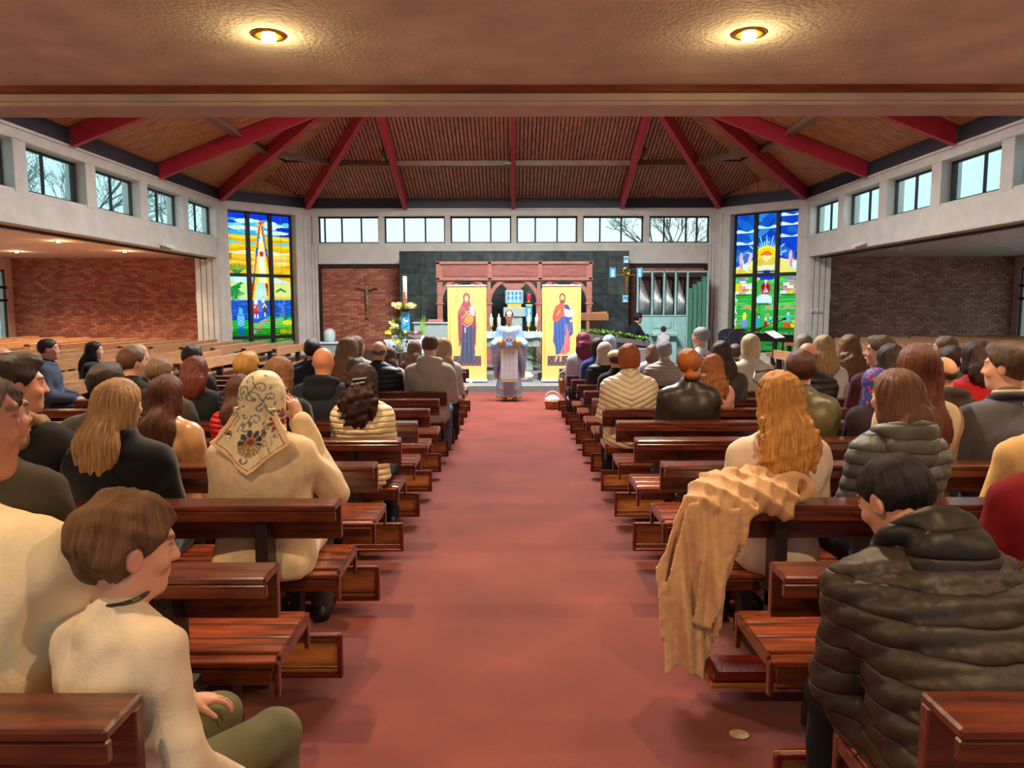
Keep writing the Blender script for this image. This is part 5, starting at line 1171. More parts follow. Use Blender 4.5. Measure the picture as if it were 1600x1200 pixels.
# ---- materials for people
skin_m = Mcol('skin', .5, .08, 300, spec=.35)
HM = {}
def hairmat(col, streak=.5, vert=None):
    k = (col, streak)
    if k in HM: return HM[k]
    m, nt, p = nodes('hair_%d_%d_%d' % col); L = nt.links; c = srgb(col)
    tc = N(nt, 'ShaderNodeTexCoord'); sx = N(nt, 'ShaderNodeSeparateXYZ'); L.new(tc.outputs['Object'], sx.inputs[0])
    at = N(nt, 'ShaderNodeMath', operation='ARCTAN2'); L.new(sx.outputs[0], at.inputs[0])
    ng = N(nt, 'ShaderNodeMath', operation='MULTIPLY'); ng.inputs[1].default_value = -1; L.new(sx.outputs[1], ng.inputs[0]); L.new(ng.outputs[0], at.inputs[1])
    cb = N(nt, 'ShaderNodeCombineXYZ'); L.new(at.outputs[0], cb.inputs[0]); L.new(sx.outputs[2], cb.inputs[2])
    mp = N(nt, 'ShaderNodeMapping'); mp.inputs['Scale'].default_value = (9, 1, 2.6); L.new(cb.outputs[0], mp.inputs[0])
    n = N(nt, 'ShaderNodeTexNoise'); n.inputs['Scale'].default_value = 3.2; n.inputs['Detail'].default_value = 7; n.inputs['Roughness'].default_value = .7; L.new(mp.outputs[0], n.inputs['Vector'])
    r = N(nt, 'ShaderNodeValToRGB'); L.new(n.outputs[0], r.inputs[0]); r.color_ramp.elements[0].position = .34; r.color_ramp.elements[1].position = .68
    r.color_ramp.elements[0].color = (*[x * (1 - streak) for x in c], 1); r.color_ramp.elements[1].color = (*[min(1, x * (1 + streak * .9) + .004) for x in c], 1)
    L.new(r.outputs[0], p.inputs['Base Color']); p.inputs['Roughness'].default_value = .52; p.inputs['Specular IOR Level'].default_value = .3; p.inputs['Anisotropic'].default_value = .5
    b = N(nt, 'ShaderNodeBump'); b.inputs['Strength'].default_value = .7; b.inputs['Distance'].default_value = .006; L.new(n.outputs[0], b.inputs['Height']); L.new(b.outputs[0], p.inputs['Normal'])
    HM[k] = m; return m
FMs = {}
def fab(col, kind='wool'):
    k = (col, kind)
    if k in FMs: return FMs[k]
    nm = '%s_fabric_%d_%d_%d' % ((kind,) + col)
    if kind == 'wool': m = M(nm, col, .95, .05, 30, .5, 220, bdist=.003, sheen=.25, spec=.2)
    elif kind[:3] == 'puf':
        m = M(nm, col, .5, .05, 8, .3, 26, bdist=.004, spec=.35); nt = m.node_tree; L = nt.links; p = nt.nodes['Principled BSDF']
        hq, ch = {'puffer': (.062, 0), 'puffer_fine': (.042, 0), 'puffer_chevron': (.05, .45)}[kind]
        tc = N(nt, 'ShaderNodeTexCoord'); sx = N(nt, 'ShaderNodeSeparateXYZ'); L.new(tc.outputs['Object'], sx.inputs[0]); nn = N(nt, 'ShaderNodeTexNoise'); nn.inputs['Scale'].default_value = 5; L.new(tc.outputs['Object'], nn.inputs['Vector'])
        def mt(op, a, b=None):
            q = N(nt, 'ShaderNodeMath', operation=op)
            for i, v in enumerate((a, b)):
                if v is None: continue
                if isinstance(v, (int, float)): q.inputs[i].default_value = v
                else: L.new(v, q.inputs[i])
            return q.outputs[0]
        u = mt('SUBTRACT', sx.outputs[2], mt('MULTIPLY', mt('ABSOLUTE', sx.outputs[0]), ch)); u = mt('ADD', u, mt('MULTIPLY', nn.outputs[0], .03))
        s_ = mt('POWER', mt('ABSOLUTE', mt('SINE', mt('MULTIPLY', u, math.pi / hq))), .45)
        b = N(nt, 'ShaderNodeBump'); b.inputs['Strength'].default_value = .9; b.inputs['Distance'].default_value = .012; L.new(s_, b.inputs['Height'])
        old = p.inputs['Normal'].links[0].from_socket; L.new(old, b.inputs['Normal']); L.new(b.outputs[0], p.inputs['Normal'])
    elif kind == 'leather': m = M(nm, col, .38, .12, 9, .3, 60, bdist=.003, spec=.5)
    elif kind == 'satin': m = M(nm, col, .35, .08, 6, .3, 14, bdist=.004, sheen=.3)
    else: m = M(nm, col, .85, .05, 12, .35, 130, bdist=.003, spec=.25)
    FMs[k] = m; return m
# ---- head
def head_sdf(p, neck=(0, -.06, -.22), child=0, ears=True):
    d = smin(ell(p, (0, -.014, .026), (.076, .097, .090)), ell(p, (0, .020, -.040), (.058, .068, .078)), .035)
    d = smin(d, ell(p, (0, .058, -.092), (.026, .024, .020)), .03)
    d = smin(d, cap(p, (-.03, .080, .030), (.03, .080, .030), .011, .011), .018)                 # brow
    for s in (-1, 1):
        d = smax(d, -ell(p, (s * .031, .101, .008), (.019, .019, .012)), .012)
        d = smin(d, ell(p, (s * .031, .0785, .008), (.0125, .0125, .0125)), .003)
        d = smin(d, ell(p, (s * .042, .062, -.025), (.02, .018, .018)), .02)
        if ears:
            e = ell(p, (s * .080, -.006, -.004), (.009, .020, .031)); e = smax(e, -ell(p, (s * .092, -.002, -.004), (.009, .011, .02)), .005); d = smin(d, e, .008)
    d = smin(d, cap(p, (0, .085, .014), (0, .102, -.024), .009, .0115), .012)                   # nose
    for s in (-1, 1): d = smin(d, ell(p, (s * .011, .096, -.026), (.009, .011, .008)), .006)
    d = smin(d, cap(p, (-.018, .083, -.052), (.018, .083, -.052), .0062, .0062), .006); d = smin(d, cap(p, (-.014, .081, -.062), (.014, .081, -.062), .0072, .0072), .005)
    d = smin(d, cap(p, (0, -.018, -.045), neck, .053, .060), .03)
    return d
def skin_cols(V, skin, hairc=None, beard=0, stub=None):
    c = np.array(srgb(skin)); C = np.tile(c, (len(V), 1)); x, y, z = V.T
    def mix(m, col, a): m = np.clip(m, 0, 1)[:, None] * a; return C * (1 - m) + np.array(srgb(col)) * m
    g = lambda cx, cy, cz, rx, ry, rz: np.exp(-(((np.abs(x) - cx) / rx) ** 2 + ((y - cy) / ry) ** 2 + ((z - cz) / rz) ** 2))
    C = mix(g(.045, .06, -.03, .02, .03, .02), (208, 120, 100), .35); C = mix(g(.08, -.006, -.005, .012, .03, .03), (205, 110, 95), .4)
    C = mix((g(0, .088, -.052, .02, .012, .006) > .4) | (g(0, .086, -.061, .017, .012, .007) > .4), (172, 92, 84), .8)
    C = mix(g(0, .105, -.02, .012, .015, .014), (210, 120, 100), .3)
    eye = np.hypot(np.abs(x) - .031, (z - .008)); C = mix((eye < .0105) & (y > .083) & (np.abs(z - .008) < .006), (236, 232, 228), 1); C = mix((eye < .0052) & (y > .084), (50, 34, 26), 1)
    C = mix((np.abs(z - .0155 - 0 * x) < .0028) & (np.abs(np.abs(x) - .031) < .015) & (y > .075), (80, 50, 40), .7)
    if hairc: C = mix((np.abs(z - .034 + .25 * np.abs(np.abs(x) - .03)) < .005) & (np.abs(np.abs(x) - .031) < .019) & (y > .06), hairc, .8)
    if beard: C = mix((z < -.03) & (y > .0) & ~((np.abs(x) < .016) & (np.abs(z + .056) < .011)), hairc, beard)
    if stub:
        C = mix((z > .02 - .7 * y) & (y < .062) & (z > -.085) , stub[0], stub[1])
    return C
HEADC = {}
def head_mesh(h, neck, skin, hairc, beard, stub):
    neck = tuple(round(float(v), 2) for v in neck); k = (h, neck)
    if k not in HEADC: HEADC[k] = nets(lambda p: head_sdf(p, neck), (-.10, -.19, -.27), (.10, .13, .13), h)
    V, Q = HEADC[k]; return V, Q, skin_cols(V, skin, hairc, beard, stub)
# ---- hair (head frame)
def shell(p, t=0.0): return ell(p, (0, -.015, .028), (.083 + t, .104 + t, .096 + t))
def hairline(p, z0=-.085):
    yy = np.array([-.13, -.06, -.03, .0, .03, .055, .07, .085, .13], f4); zz = np.array([z0, z0 + .01, z0 + .035, -.02, .014, .038, .064, .080, .095], f4)
    return np.interp(p[:, 1], yy, zz).astype(f4) - p[:, 2]
def hair_sdf(style, p, L=0.0, seed=0):
    az = np.arctan2(p[:, 0], -p[:, 1]); r = np.hypot(p[:, 0], p[:, 1]); st = np.sin(az * 23 + 2 * np.sin(p[:, 2] * 24 + az * 3) + seed) + .6 * np.sin(az * 41 + p[:, 2] * 30)
    if style in ('short', 'crop', 'thick', 'fringe_bald', 'messy'):
        t = {'short': .004, 'crop': -.001, 'thick': .014, 'fringe_bald': -.001, 'messy': .016}[style]
        d = shell(p, t) - .0018 * st - .003 * nz(p, 60, (1, 1, 1))
        if style != 'messy': d = d + .10 * np.clip(.01 - p[:, 2], 0, .08) * np.clip(.06 - p[:, 1], 0, .1) * 10
        if style == 'messy': d = d - .008 * nz(p, 38) - .0035 * np.sin(az * 9 + 14 * p[:, 2]) 
        if style == 'thick': d = smin(d, ell(p, (0, .05, .10), (.05, .045, .03)), .03) - .004 * nz(p, 40)
        hl = hairline(p, -.075 if style != 'crop' else -.06)
        if style == 'messy': hl = hairline(p + np.array([0, .0, .012], f4), -.085) - .008 * nz(p, 60)
        d = smax(d, hl, .008)
        for s in (-1, 1): d = smax(d, -ell(p, (s * .088, .0, -.006), (.022, .024, .034)), .005)
        if style == 'fringe_bald': d = smax(d, p[:, 2] - .018 - .25 * np.abs(p[:, 0]), .01)
        return d
    if style in ('scarf', 'beret'):
        if style == 'beret':
            d = ell(p, (0, -.02, .055), (.105, .125, .075)); return smax(d, .012 - p[:, 2] - .3 * p[:, 1], .01) - .002 * nz(p, 50)
        d = ell(p, (0, -.018, .022), (.097, .116, .108))
        col = cap(p, (0, -.03, .0), (0, -.045, -.14), .092, .112, (1, .95, 1)); d = smin(d, smax(col, -.17 - p[:, 2], .02), .03)
        face = cap(p, (0, .10, .02), (0, .11, -.12), .062, .05, (1, 1.2, 1)); d = smax(d, -face, .012)
        if L > .2:
            z = p[:, 2]; yb = -.136 - .46 * np.clip(-z - .06, 0, .3) + .012 * np.sin(p[:, 0] * 46 + 3 * z) + .010 * np.cos(p[:, 0] * 21); wz = np.minimum(.102 + .62 * np.clip(-z - .04, 0, 1), .20 * np.clip((z + L) / (L - .15), 0, 1)) - .006
            sh = np.maximum(np.abs(p[:, 1] - yb) - .006, np.abs(p[:, 0] - .02) - wz) * .75; sh = smax(sh, z + .02, .01); d = smin(d, sh, .012)
        return d - .004 * nz(p, 24, (1.6, 1, .6)) - .0015 * nz(p, 70)
    # long families: cap + curtain + sheet on the back
    t = .010
    d = shell(p, t) ; d = smax(d, hairline(p, -.15) * .8, .015)
    curl = style in ('curly', 'wavy')
    if style in ('bob', 'long', 'wavy', 'curly', 'side'):
        zl = -L if style == 'bob' else -.13
        w = .094 if style != 'curly' else .108
        s_ = (1, .92, 1)
        col = cap(p, (0, -.022, .02), (0, -.028, zl + .06), w, w * (1.0 if style != 'bob' else 1.04), s_)
        col = smax(col, zl - p[:, 2] + (.006 * st if style == 'bob' else 0), .02)
        face = cap(p, (0, .095, .035), (0, .10, -.25), .062, .072, (1, 1.1, 1)); col = smax(col, -face, .012)
        col = smax(col, p[:, 1] - .055 - .1 * p[:, 2], .02)
        d = smin(d, col, .02)
    if style in ('long', 'wavy', 'curly', 'side', 'pony') and L > .13:
        w0 = .085 if style != 'pony' else .03; w1 = {'long': .10, 'wavy': .125, 'curly': .13, 'side': .09, 'pony': .035}[style]; fl = .42 if style != 'pony' else .8
        y1 = -.075 - .26 * min(L, .3); x1 = .05 if style == 'side' else 0
        sh = cap(p, (0, -.07, -.02), (x1 * .5, y1, -L * .55), w0, w1, (1, fl, 1)); sh = smin(sh, cap(p, (x1 * .5, y1, -L * .55), (x1, y1 - .02, -L + .05), w1, w1 * .62, (1, fl, 1)), .03)
        d = smin(d, sh, .035)
    if style == 'bun':
        d = smax(shell(p, .008), hairline(p, -.10), .012); d = smin(d, ell(p, (0, -.115, -.075), (.058, .038, .036)) - .004 * nz(p, 70), .012)
    if curl: d = d - (.010 if style == 'curly' else .0055) * nz(p, 38, (1, 1, 1.3)) * np.clip((.06 - p[:, 2]) * 9, .1, 1) - .004 * nz(p, 90)
    else: d = d - .004 * nz(p, 34, (1.4, 1.4, .35))
    return d - .0026 * st
# ---- hand: palm + five fingers; local frame: wrist at origin, fingers +y, palm down (-z), thumb on +x side for s=+1
def hand_sdf(p, s=1, curl=.5):
    q = p * np.array([s, 1, 1], f4)
    d = smin(ell(q, (0, .048, 0), (.040, .048, .017)), cap(q, (0, -.06, 0), (0, .02, 0), .027, .025, (1, 1, .8)), .015)
    for i, (x, L, a) in enumerate([(.029, .070, .10), (.010, .080, .02), (-.010, .074, -.06), (-.029, .058, -.14)]):
        P = np.array([x, .085 - .006 * abs(i - 1), .002]); dirs = [0.15 + curl * .5, .3 + curl * 1.3, .4 + curl * 2.0]; r = .0088 - .0006 * i
        for k, fr in enumerate((.45, .32, .26)):
            Qn = P + L * fr * np.array([math.sin(a) * math.cos(dirs[k]), math.cos(dirs[k]) * math.cos(a), -math.sin(dirs[k])]); d = smin(d, cap(q, P, Qn, r, r * .93), .004); P = Qn; r *= .93
    P = np.array([.030, .018, -.004]); A = P + np.array([.026, .028, -.012]); B = A + np.array([.010, .026, -.012 - .02 * curl])
    d = smin(d, cap(q, P, A, .014, .0105), .012); d = smin(d, cap(q, A, B, .0105, .0085), .004)
    return d
HANDC = {}
def hand_mesh(h, s, curl):
    k = (h, s, curl)
    if k not in HANDC: HANDC[k] = nets(lambda p: hand_sdf(p, s, curl), (-.085, -.10, -.11), (.085, .19, .05), h)
    return HANDC[k]
# ---- seated skeleton
def skel(pose):
    L = pose.get('lean', .0); side = pose.get('side', 0.0); w = pose.get('w', .175); g = pose.get('girth', 1.0); legs = pose.get('legs', 'sit'); k = {}
    up = np.array([side, math.sin(L), math.cos(L)]); fw = np.array([0, math.cos(L), -math.sin(L)])
    hip = np.array([0, 0, .53]); k['hip'] = hip; k['waist'] = hip + up * .15; k['chest'] = hip + up * .34; k['S'] = hip + up * .47; k['neck'] = hip + up * .50
    hl = pose.get('headfw', .3); hd = up + fw * hl * .6; hd /= np.linalg.norm(hd)
    k['head'] = k['neck'] + hd * .165 + fw * .015; k['up'] = up; k['fw'] = fw; k['neckang'] = L + .2 - pose.get('pitch', 0)
    arms = pose.get('arms', ('lap', 'lap'))
    for s, a, nm in ((-1, arms[0], 'l'), (1, arms[1], 'r')):
        sh = k['S'] + np.array([s * w * .97, 0, -.06]); k['sh' + nm] = sh
        if a == 'lap': el = sh + np.array([s * .045, .06, -.26]); wr = np.array([s * .075, .27, .64])
        elif a == 'down': el = sh + np.array([s * .07, .0, -.27]); wr = el + np.array([-s * .02, .12, -.20])
        elif a == 'face': el = sh + np.array([s * .11, .14, -.20]); wr = k['head'] + np.array([s * .125, .075, -.10])
        elif a == 'fold': el = sh + np.array([s * .05, .16, -.22]); wr = el + np.array([-s * .16, .16, .05])
        elif a == 'knee': el = np.array([s * .20, .30, .60]) ; wr = np.array([s * .07, .46, .68])
        elif a == 'side': el = sh + np.array([s * .09, -.01, -.26]); wr = el + np.array([s * .02, .16, -.15])
        k['el' + nm] = el; k['wr' + nm] = wr
    for s, nm in ((-1, 'l'), (1, 'r')):
        if legs == 'sit': hp = np.array([s * .09, .02, .515]); kn = np.array([s * .125, .43, .50]); an = np.array([s * .125, .44, .085])
        else: hp = np.array([s * .09, .0, .515]); kn = hp + [0, .01, -.22]; an = hp + [0, 0, -.43]
        k['hp' + nm] = hp; k['kn' + nm] = kn; k['an' + nm] = an
    return k
def torso_sdf(p, k, pose, t=0.0, hem=0.0):
    g = pose.get('girth', 1.0); w = pose.get('w', .175)
    d = cap(p, k['hip'] + np.array([0, 0, -.01]), k['waist'], .115 * g + t, .100 * g + t, (1.45, 1, 1))
    d = smin(d, cap(p, k['waist'], k['chest'], .100 * g + t, .112 * (g * .5 + .5) + t, (1.45, 1, 1)), .05)
    d = smin(d, cap(p, k['chest'], k['S'] + k['up'] * -.03, .112 * (g * .5 + .5) + t, .080 + t, (1.5, 1, 1)), .05)
    d = smin(d, cap(p, k['shl'], k['shr'], .055 + t, .055 + t), .06)
    d = smin(d, cap(p, k['S'], k['neck'] + k['up'] * .02, .075 + t * .6, .058 + t * .4), .05)
    return d
def arm_sdf(p, k, t=0.0, sl=1.0, cut=0.0):
    d = None
    for nm in 'lr':
        sh, el, wr = k['sh' + nm], k['el' + nm], k['wr' + nm]; w2 = el + (wr - el) * (1 - cut)
        a = cap(p, sh, el, .052 + t, .043 + t); a = smin(a, cap(p, el, w2, .043 + t, (.030 if cut == 0 else .036) + t), .02); d = a if d is None else np.minimum(d, a)
    return d
def leg_sdf(p, k, t=0.0):
    d = None
    for nm in 'lr':
        a = cap(p, k['hp' + nm], k['kn' + nm], .085 + t, .058 + t); a = smin(a, cap(p, k['kn' + nm], k['an' + nm], .056 + t, .040 + t), .03); d = a if d is None else smin(d, a, .02)
    return d
def folds(p, a=.006): return a * nz(p, 17, (1, 1, 1.2)) + a * .5 * nz(p, 38, (1.2, 1.2, .6))
def top_sdf(p, k, pose, kind):
    t = {'puffer': .030, 'quilt': .028, 'coat': .024, 'wool': .028, 'shirt': .012, 'blazer': .020, 'knit': .018, 'parka': .032, 'hoodie': .024, 'leather': .024, 'longpuffer': .034, 'chev': .028}[kind]
    d = smin(torso_sdf(p, k, pose, t), arm_sdf(p, k, t * .75, cut=.06), .016 if kind != 'shirt' else .022)
    zz = (p - k['hip'].astype(f4)) @ k['up'].astype(f4)
    if kind in ('coat', 'longpuffer', 'wool'):     # skirt of the coat over the seat and thighs
        for nm in 'lr': d = smin(d, cap(p, k['hp' + nm] + [0, 0, .0], k['hp' + nm] * .35 + k['kn' + nm] * .65, .105 + t * .4, .085 + t * .4), .05)
        d = smin(d, bxs(p, (0, -.075, .47), (.20, .075, .05), .035), .05)
    # jackets stop at the seat
    d = smax(d, .415 - p[:, 2], .01)
    amp = .5 + .5 * np.clip((zz - .0) * 4, 0, 1)
    d = d - folds(p, .008 if kind == 'shirt' else .0055 if kind in ('shirt', 'coat', 'hoodie', 'parka', 'leather', 'blazer') else .002) * amp
    if kind in ('puffer', 'longpuffer'):
        hq = .062; d = d - .010 * (np.sqrt(np.abs(np.sin(math.pi * (zz + .010 * nz(p, 7)) / hq)) + .02) - .6) - .003 * nz(p, 60, (2, 2, .5))
    if kind == 'quilt':
        hq = .045; d = d - .008 * (np.sqrt(np.abs(np.sin(math.pi * (zz + .01 * nz(p, 9)) / hq)) + .02) - .6) - .0025 * nz(p, 70, (2, 2, .6))
    if kind == 'chev':
        u = zz - .45 * np.abs(p[:, 0]); d = d - .007 * (np.sqrt(np.abs(np.sin(math.pi * u / .05)) + .02) - .6)
    # neck: collar
    nk, up = k['neck'], k['up']
    if kind in ('coat', 'leather', 'parka', 'puffer', 'quilt', 'chev', 'longpuffer', 'blazer', 'wool'):
        hcol = {'chev': .075, 'wool': .07, 'blazer': .028, 'leather': .035}.get(kind, .045)
        a, b = nk - up * .02 - k['fw'] * .012, nk + up * hcol - k['fw'] * .012
        col = cap(p, a, b, .088 if kind != 'wool' else .10, .076 if kind != 'wool' else .092, (1, 1, 1)); pz = (p - b.astype(f4)) @ up.astype(f4)
        col = smax(col, pz, .012); inner = cap(p, a + up * .01, b + up * .08, .062, .066); col = smax(col, -inner, .006); d = smin(d, col, .014)
    else:
        d = smax(d, -cap(p, nk + up * .085 + k['fw'] * .02, nk + up * .2 + k['fw'] * .03, .056, .075), .01)
    return d
def hood_sdf(p, k, kind):
    nk, up, fw = k['neck'], k['up'], k['fw']; c = nk - fw * .098 - up * .01
    q = p - nk.astype(f4); r = np.hypot(q @ np.array([1, 0, 0], f4), (q @ fw.astype(f4)) + .02); zq = q @ up.astype(f4)
    ring_ = np.hypot(r - .104, (zq - .02 + .25 * (q @ fw.astype(f4)))) - .033
    bag = cap(p, c - up * .03 + np.array([-.05, 0, 0]), c - up * .03 + np.array([.05, 0, 0]), .07, .07, (1, .8, 1.25)); bag = smin(bag, cap(p, c - up * .05, c - up * .16 - fw * .01, .06, .02, (1.4, .8, 1)), .04)
    d = smin(ring_, bag, .035) - folds(p, .006)
    if kind == 'fur': d = d - .010 * nz(p, 75) - .006 * nz(p, 160)
    return smax(d, -cap(p, nk + up * .0 + fw * .02, nk + up * .2 + fw * .06, .062, .075), .01)
def leg_cloth(p, k, t=.014): return smin(leg_sdf(p, k, t), cap(p, k['hip'] + [0, 0, -.01], k['hip'] + [0, .02, .06], .112 + t, .10 + t, (1.4, 1, 1)), .04) - folds(p, .004)
def shoe_sdf(p, a): return smax(smin(cap(p, a + [0, -.03, -.035], a + [0, .15, -.045], .042, .035, (1, 1, 1)), cap(p, a + [0, -.01, .0], a + [0, -.02, -.04], .042, .045), .02), (a[2] - .083) - p[:, 2], .006)
CACHE = {}
def gm_(key, fn, lo, hi, h):
    if key not in CACHE: CACHE[key] = nets(fn, lo, hi, h)
    return CACHE[key]
def xform(V, R, c): return V @ np.asarray(R).T + np.asarray(c)
def merge(parts):
    Vs, Qs, Cs, n = [], [], [], 0
    for V, Q, C in parts: Vs.append(V); Qs.append(Q + n); Cs.append(C); n += len(V)
    return np.concatenate(Vs), np.concatenate(Qs), np.concatenate(Cs)
MEC = {}
def inst(name, key, make, mat, parent, loc=(0, 0, 0), R=None):
    # mesh data shared between alike parts, material held by the object
    if key not in MEC: MEC[key] = make()
    me = MEC[key]
    if not me.materials: me.materials.append(mat)
    o = link(name, me, parent); o.location = loc
    if R is not None: o.rotation_euler = Matrix(R.tolist()).to_euler()
    o.material_slots[0].link = 'OBJECT'; o.material_slots[0].material = mat
    return o
def hand_R(fwd, palm, s):
    y = np.array(fwd, float); y /= np.linalg.norm(y); z = -np.array(palm, float); z = z - y * (z @ y); z /= np.linalg.norm(z); x = np.cross(y, z); return np.stack([x, y, z], 1)
def person(label, loc, rz=0, scale=1.0, h=.012, pose={}, yaw=0, pitch=0, roll=0, skin=(222, 168, 140), hair=('short', 0.0), hairc=(70, 46, 34), top=('coat', (60, 60, 60), 'cloth'), legs=(40, 42, 50), shoe=(30, 26, 26), hood=None, beard=0, stub=None, group='seated congregation', extra=None, hscale=1.0, streak=.5, loz=0.0):
    pose = dict(pose); pose['pitch'] = pitch; k = skel(pose); pk = repr(sorted(pose.items()))
    e = empty('person', loc, rz, label, 'person', group); e.scale = (scale,) * 3
    hh = max(.0056, h * .66); ch = .03
    R = rotm(yaw, pitch, roll) * hscale
    def body():
        V, Q = gm_(('body', pk, ch), lambda p: smin(smin(torso_sdf(p, k, pose, -.004), arm_sdf(p, k, -.004), .03), leg_sdf(p, k, -.004), .04), (-.42, -.3, .03), (.42, .72, 1.2), ch)
        parts = [(V, Q, np.tile(srgb(skin), (len(V), 1)))]
        nb = (np.asarray(R).T @ (k['neck'] - k['up'] * .05 - k['fw'] * .005 - k['head'])) / hscale ** 2; HV, HQ, HC = head_mesh(hh, nb, skin, hairc, beard, stub); parts.append((xform(HV, R, k['head']), HQ, HC))
        for s, nm in ((-1, 'l'), (1, 'r')):
            arms = pose.get('arms', ('lap', 'lap'))[0 if s < 0 else 1]; f = k['wr' + nm] - k['el' + nm]
            palm = (0, 0, -1)
            cu = .5
            if arms == 'lap': f = np.array([-s * .5, 1, -.2]); cu = .35
            if arms == 'face': f = np.array([-s * .35, .15, 1]); palm = (-s * .8, .5, 0); cu = .75
            if arms == 'fold': f = np.array([-s * 1, .35, 0]); palm = (0, -.3, -1)
            if arms == 'knee': f = np.array([-s * .6, .6, .1]); palm = (-s * .5, 0, -1); cu = .8
            HV, HQ = hand_mesh(max(.0055, h * .55), -s, cu); parts.append((xform(HV * .95, hand_R(f, palm, s), k['wr' + nm]), HQ, np.tile(srgb(skin), (len(HV), 1))))
        V, Q, C = merge(parts); return np_mesh('body', V, Q, skin_m, True, C)
    MEk = ('body', pk, h, round(yaw, 2), round(pitch, 2), round(roll, 2), skin, hairc, beard, stub, hscale)
    inst('body', MEk, body, skin_m, e)
    if hair and hair[0] != 'bald':
        st, L = hair[0], hair[1]; seed = hair[2] if len(hair) > 2 else 0
        lo = (-.17, -.26, -.16 if L < .13 else -L - .06); hi = (.17, .14, .16); hk = max(.006, h * .72)
        # long hair hangs straight down: cancel most of the head pitch
        R2 = rotm(yaw * (1 if L < .14 else .85), pitch * (1 if L < .2 else .45), roll)
        o = inst('hair', ('hair', st, L, seed, hk), lambda: np_mesh('hair', *gm_(('hair', st, L, seed, hk), lambda p: hair_sdf(st, p, L, seed), lo, hi, hk), None, True), hairmat(hairc, streak), e, tuple(k['head']), R2); o.scale = (hscale,) * 3
    if top:
        kd, col, mk = top; lo = (-.46, -.33, .36); hi = (.46, .62, 1.42)
        inst({'shirt': 'shirt', 'knit': 'sweater', 'hoodie': 'hoodie', 'blazer': 'blazer'}.get(kd, 'coat'), ('top', kd, pk, h), lambda: np_mesh('garment', *nets(lambda p: top_sdf(p, k, pose, kd), lo, hi, h), None, True), fab(col, mk), e)
    if hood:
        kd, col, mk = hood; inst('hood', ('hood', kd, pk, h), lambda: np_mesh('hood', *nets(lambda p: hood_sdf(p, k, kd), (-.2, -.4, .6), (.2, .5, 1.4), h * .8), None, True), fab(col, mk), e)
    if legs:
        ck = max(h, .014); inst('trousers', ('legs', pk, ck), lambda: np_mesh('trousers', *gm_(('legs', pk, ck), lambda p: leg_cloth(p, k), (-.36, -.22, .05), (.36, .62, .70), ck), None, True), fab(legs, 'cloth'), e)
        for nm in 'lr':
            a = k['an' + nm]; sk = ('shoe', pose.get('legs', 'sit'), nm, ck); inst('shoe', sk, lambda: np_mesh('shoe', *nets(lambda p: shoe_sdf(p, a), a + [-.08, -.12, -.1], a + [.08, .26, .08], max(.008, ck * .6)), None, True), fab(shoe, 'leather'), e)
    return e, k, R
# ================================================================ THE CONGREGATION
def res_for(Y): return .0095 if Y < 2.6 else .0115 if Y < 4 else .0155 if Y < 5.6 else .019 if Y < 8 else .023
ROWH = {}
def seat(px, ytop, j, label, hipoff=.17, rz=0, fz=None, Y=None, smax_=1.16, smin_=.80, res=None, **kw):
    Yh = (BJ(j) + hipoff) if Y is None else Y
    pose = dict(kw.get('pose', {})); pose['pitch'] = kw.get('pitch', 0); k = skel(pose)
    hd = k['head']; cr, sr = math.cos(rz), math.sin(rz)
    hx, hy = cr * hd[0] - sr * hd[1], sr * hd[0] + cr * hd[1]
    sc = kw.pop('sc', None); f = floor_z(Yh) if fz is None else fz
    for it in range(3):
        s_ = sc or 1.0; a = atY(px, ytop, Yh + hy * s_)
        lift = .105 + (.014 if (kw.get('hair') or ('x', 0))[0] in ('thick', 'messy') else .008)
        if sc is None:
            q = (a[2] - f - .42) / (hd[2] + lift - .42); sc_ = min(max(q, smin_), smax_); s_ = sc_
    X = a[0] - hx * s_
    z = f + .42 * (1 - s_)
    kw.setdefault('h', res or res_for(Yh))
    return person(label, (X, Yh, z), rz, s_, **kw)
LM = dict(w=.175); LW = dict(w=.150, girth=.92); LB = dict(w=.185, girth=1.14); FACE = dict(w=.155, girth=.95, arms=('lap', 'face'))
DK, BR, MB_, BK = (58, 38, 28), (92, 60, 42), (120, 84, 56), (34, 26, 26)
GRP = 'congregation left of the aisle'
def L_(*a, **k): k['group'] = 'congregation left of the aisle'; return seat(*a, **k)
def R_(*a, **k): k['group'] = 'congregation right of the aisle'; return seat(*a, **k)
# ---- left block, near to far
L_(-72, 566, 0, 'big grey haired man in a cream shirt at the left edge, beside the boy', pose=dict(w=.19, girth=1.15), yaw=-.75, hair=('short', 0), hairc=(112, 96, 84), top=('shirt', (236, 214, 178), 'cloth'), skin=(214, 150, 122), hipoff=.20, smax_=1.2)
b = L_(200, 786, 0, 'young boy with tousled brown hair, cream shirt and olive trousers, looking right', rz=-.42, pose=dict(w=.15, girth=.92, arms=('lap', 'side')), yaw=-.5, pitch=.10, hair=('messy', 0), hairc=(112, 78, 50), top=('shirt', (226, 206, 178), 'cloth'), legs=(112, 108, 78), skin=(232, 172, 142), hipoff=.14, smin_=.78, hscale=1.14, shoe=(60, 56, 48))
MB().tube([(.068 * math.cos(t), .066 * math.sin(t), .006 * math.sin(t)) for t in np.linspace(0, 6.28, 20)], .006, 6).build('beaded_necklace', M('dark_beads', (58, 44, 40), .4, .4, 200), b[0]).location = tuple(b[1]['neck'] + np.array([0, .014, .052]))
L_(-14, 592, 1, 'person in an olive coat at the left edge, behind the big man in cream', pose=LM, yaw=-.5, hairc=DK, top=('coat', (66, 58, 46), 'cloth'))
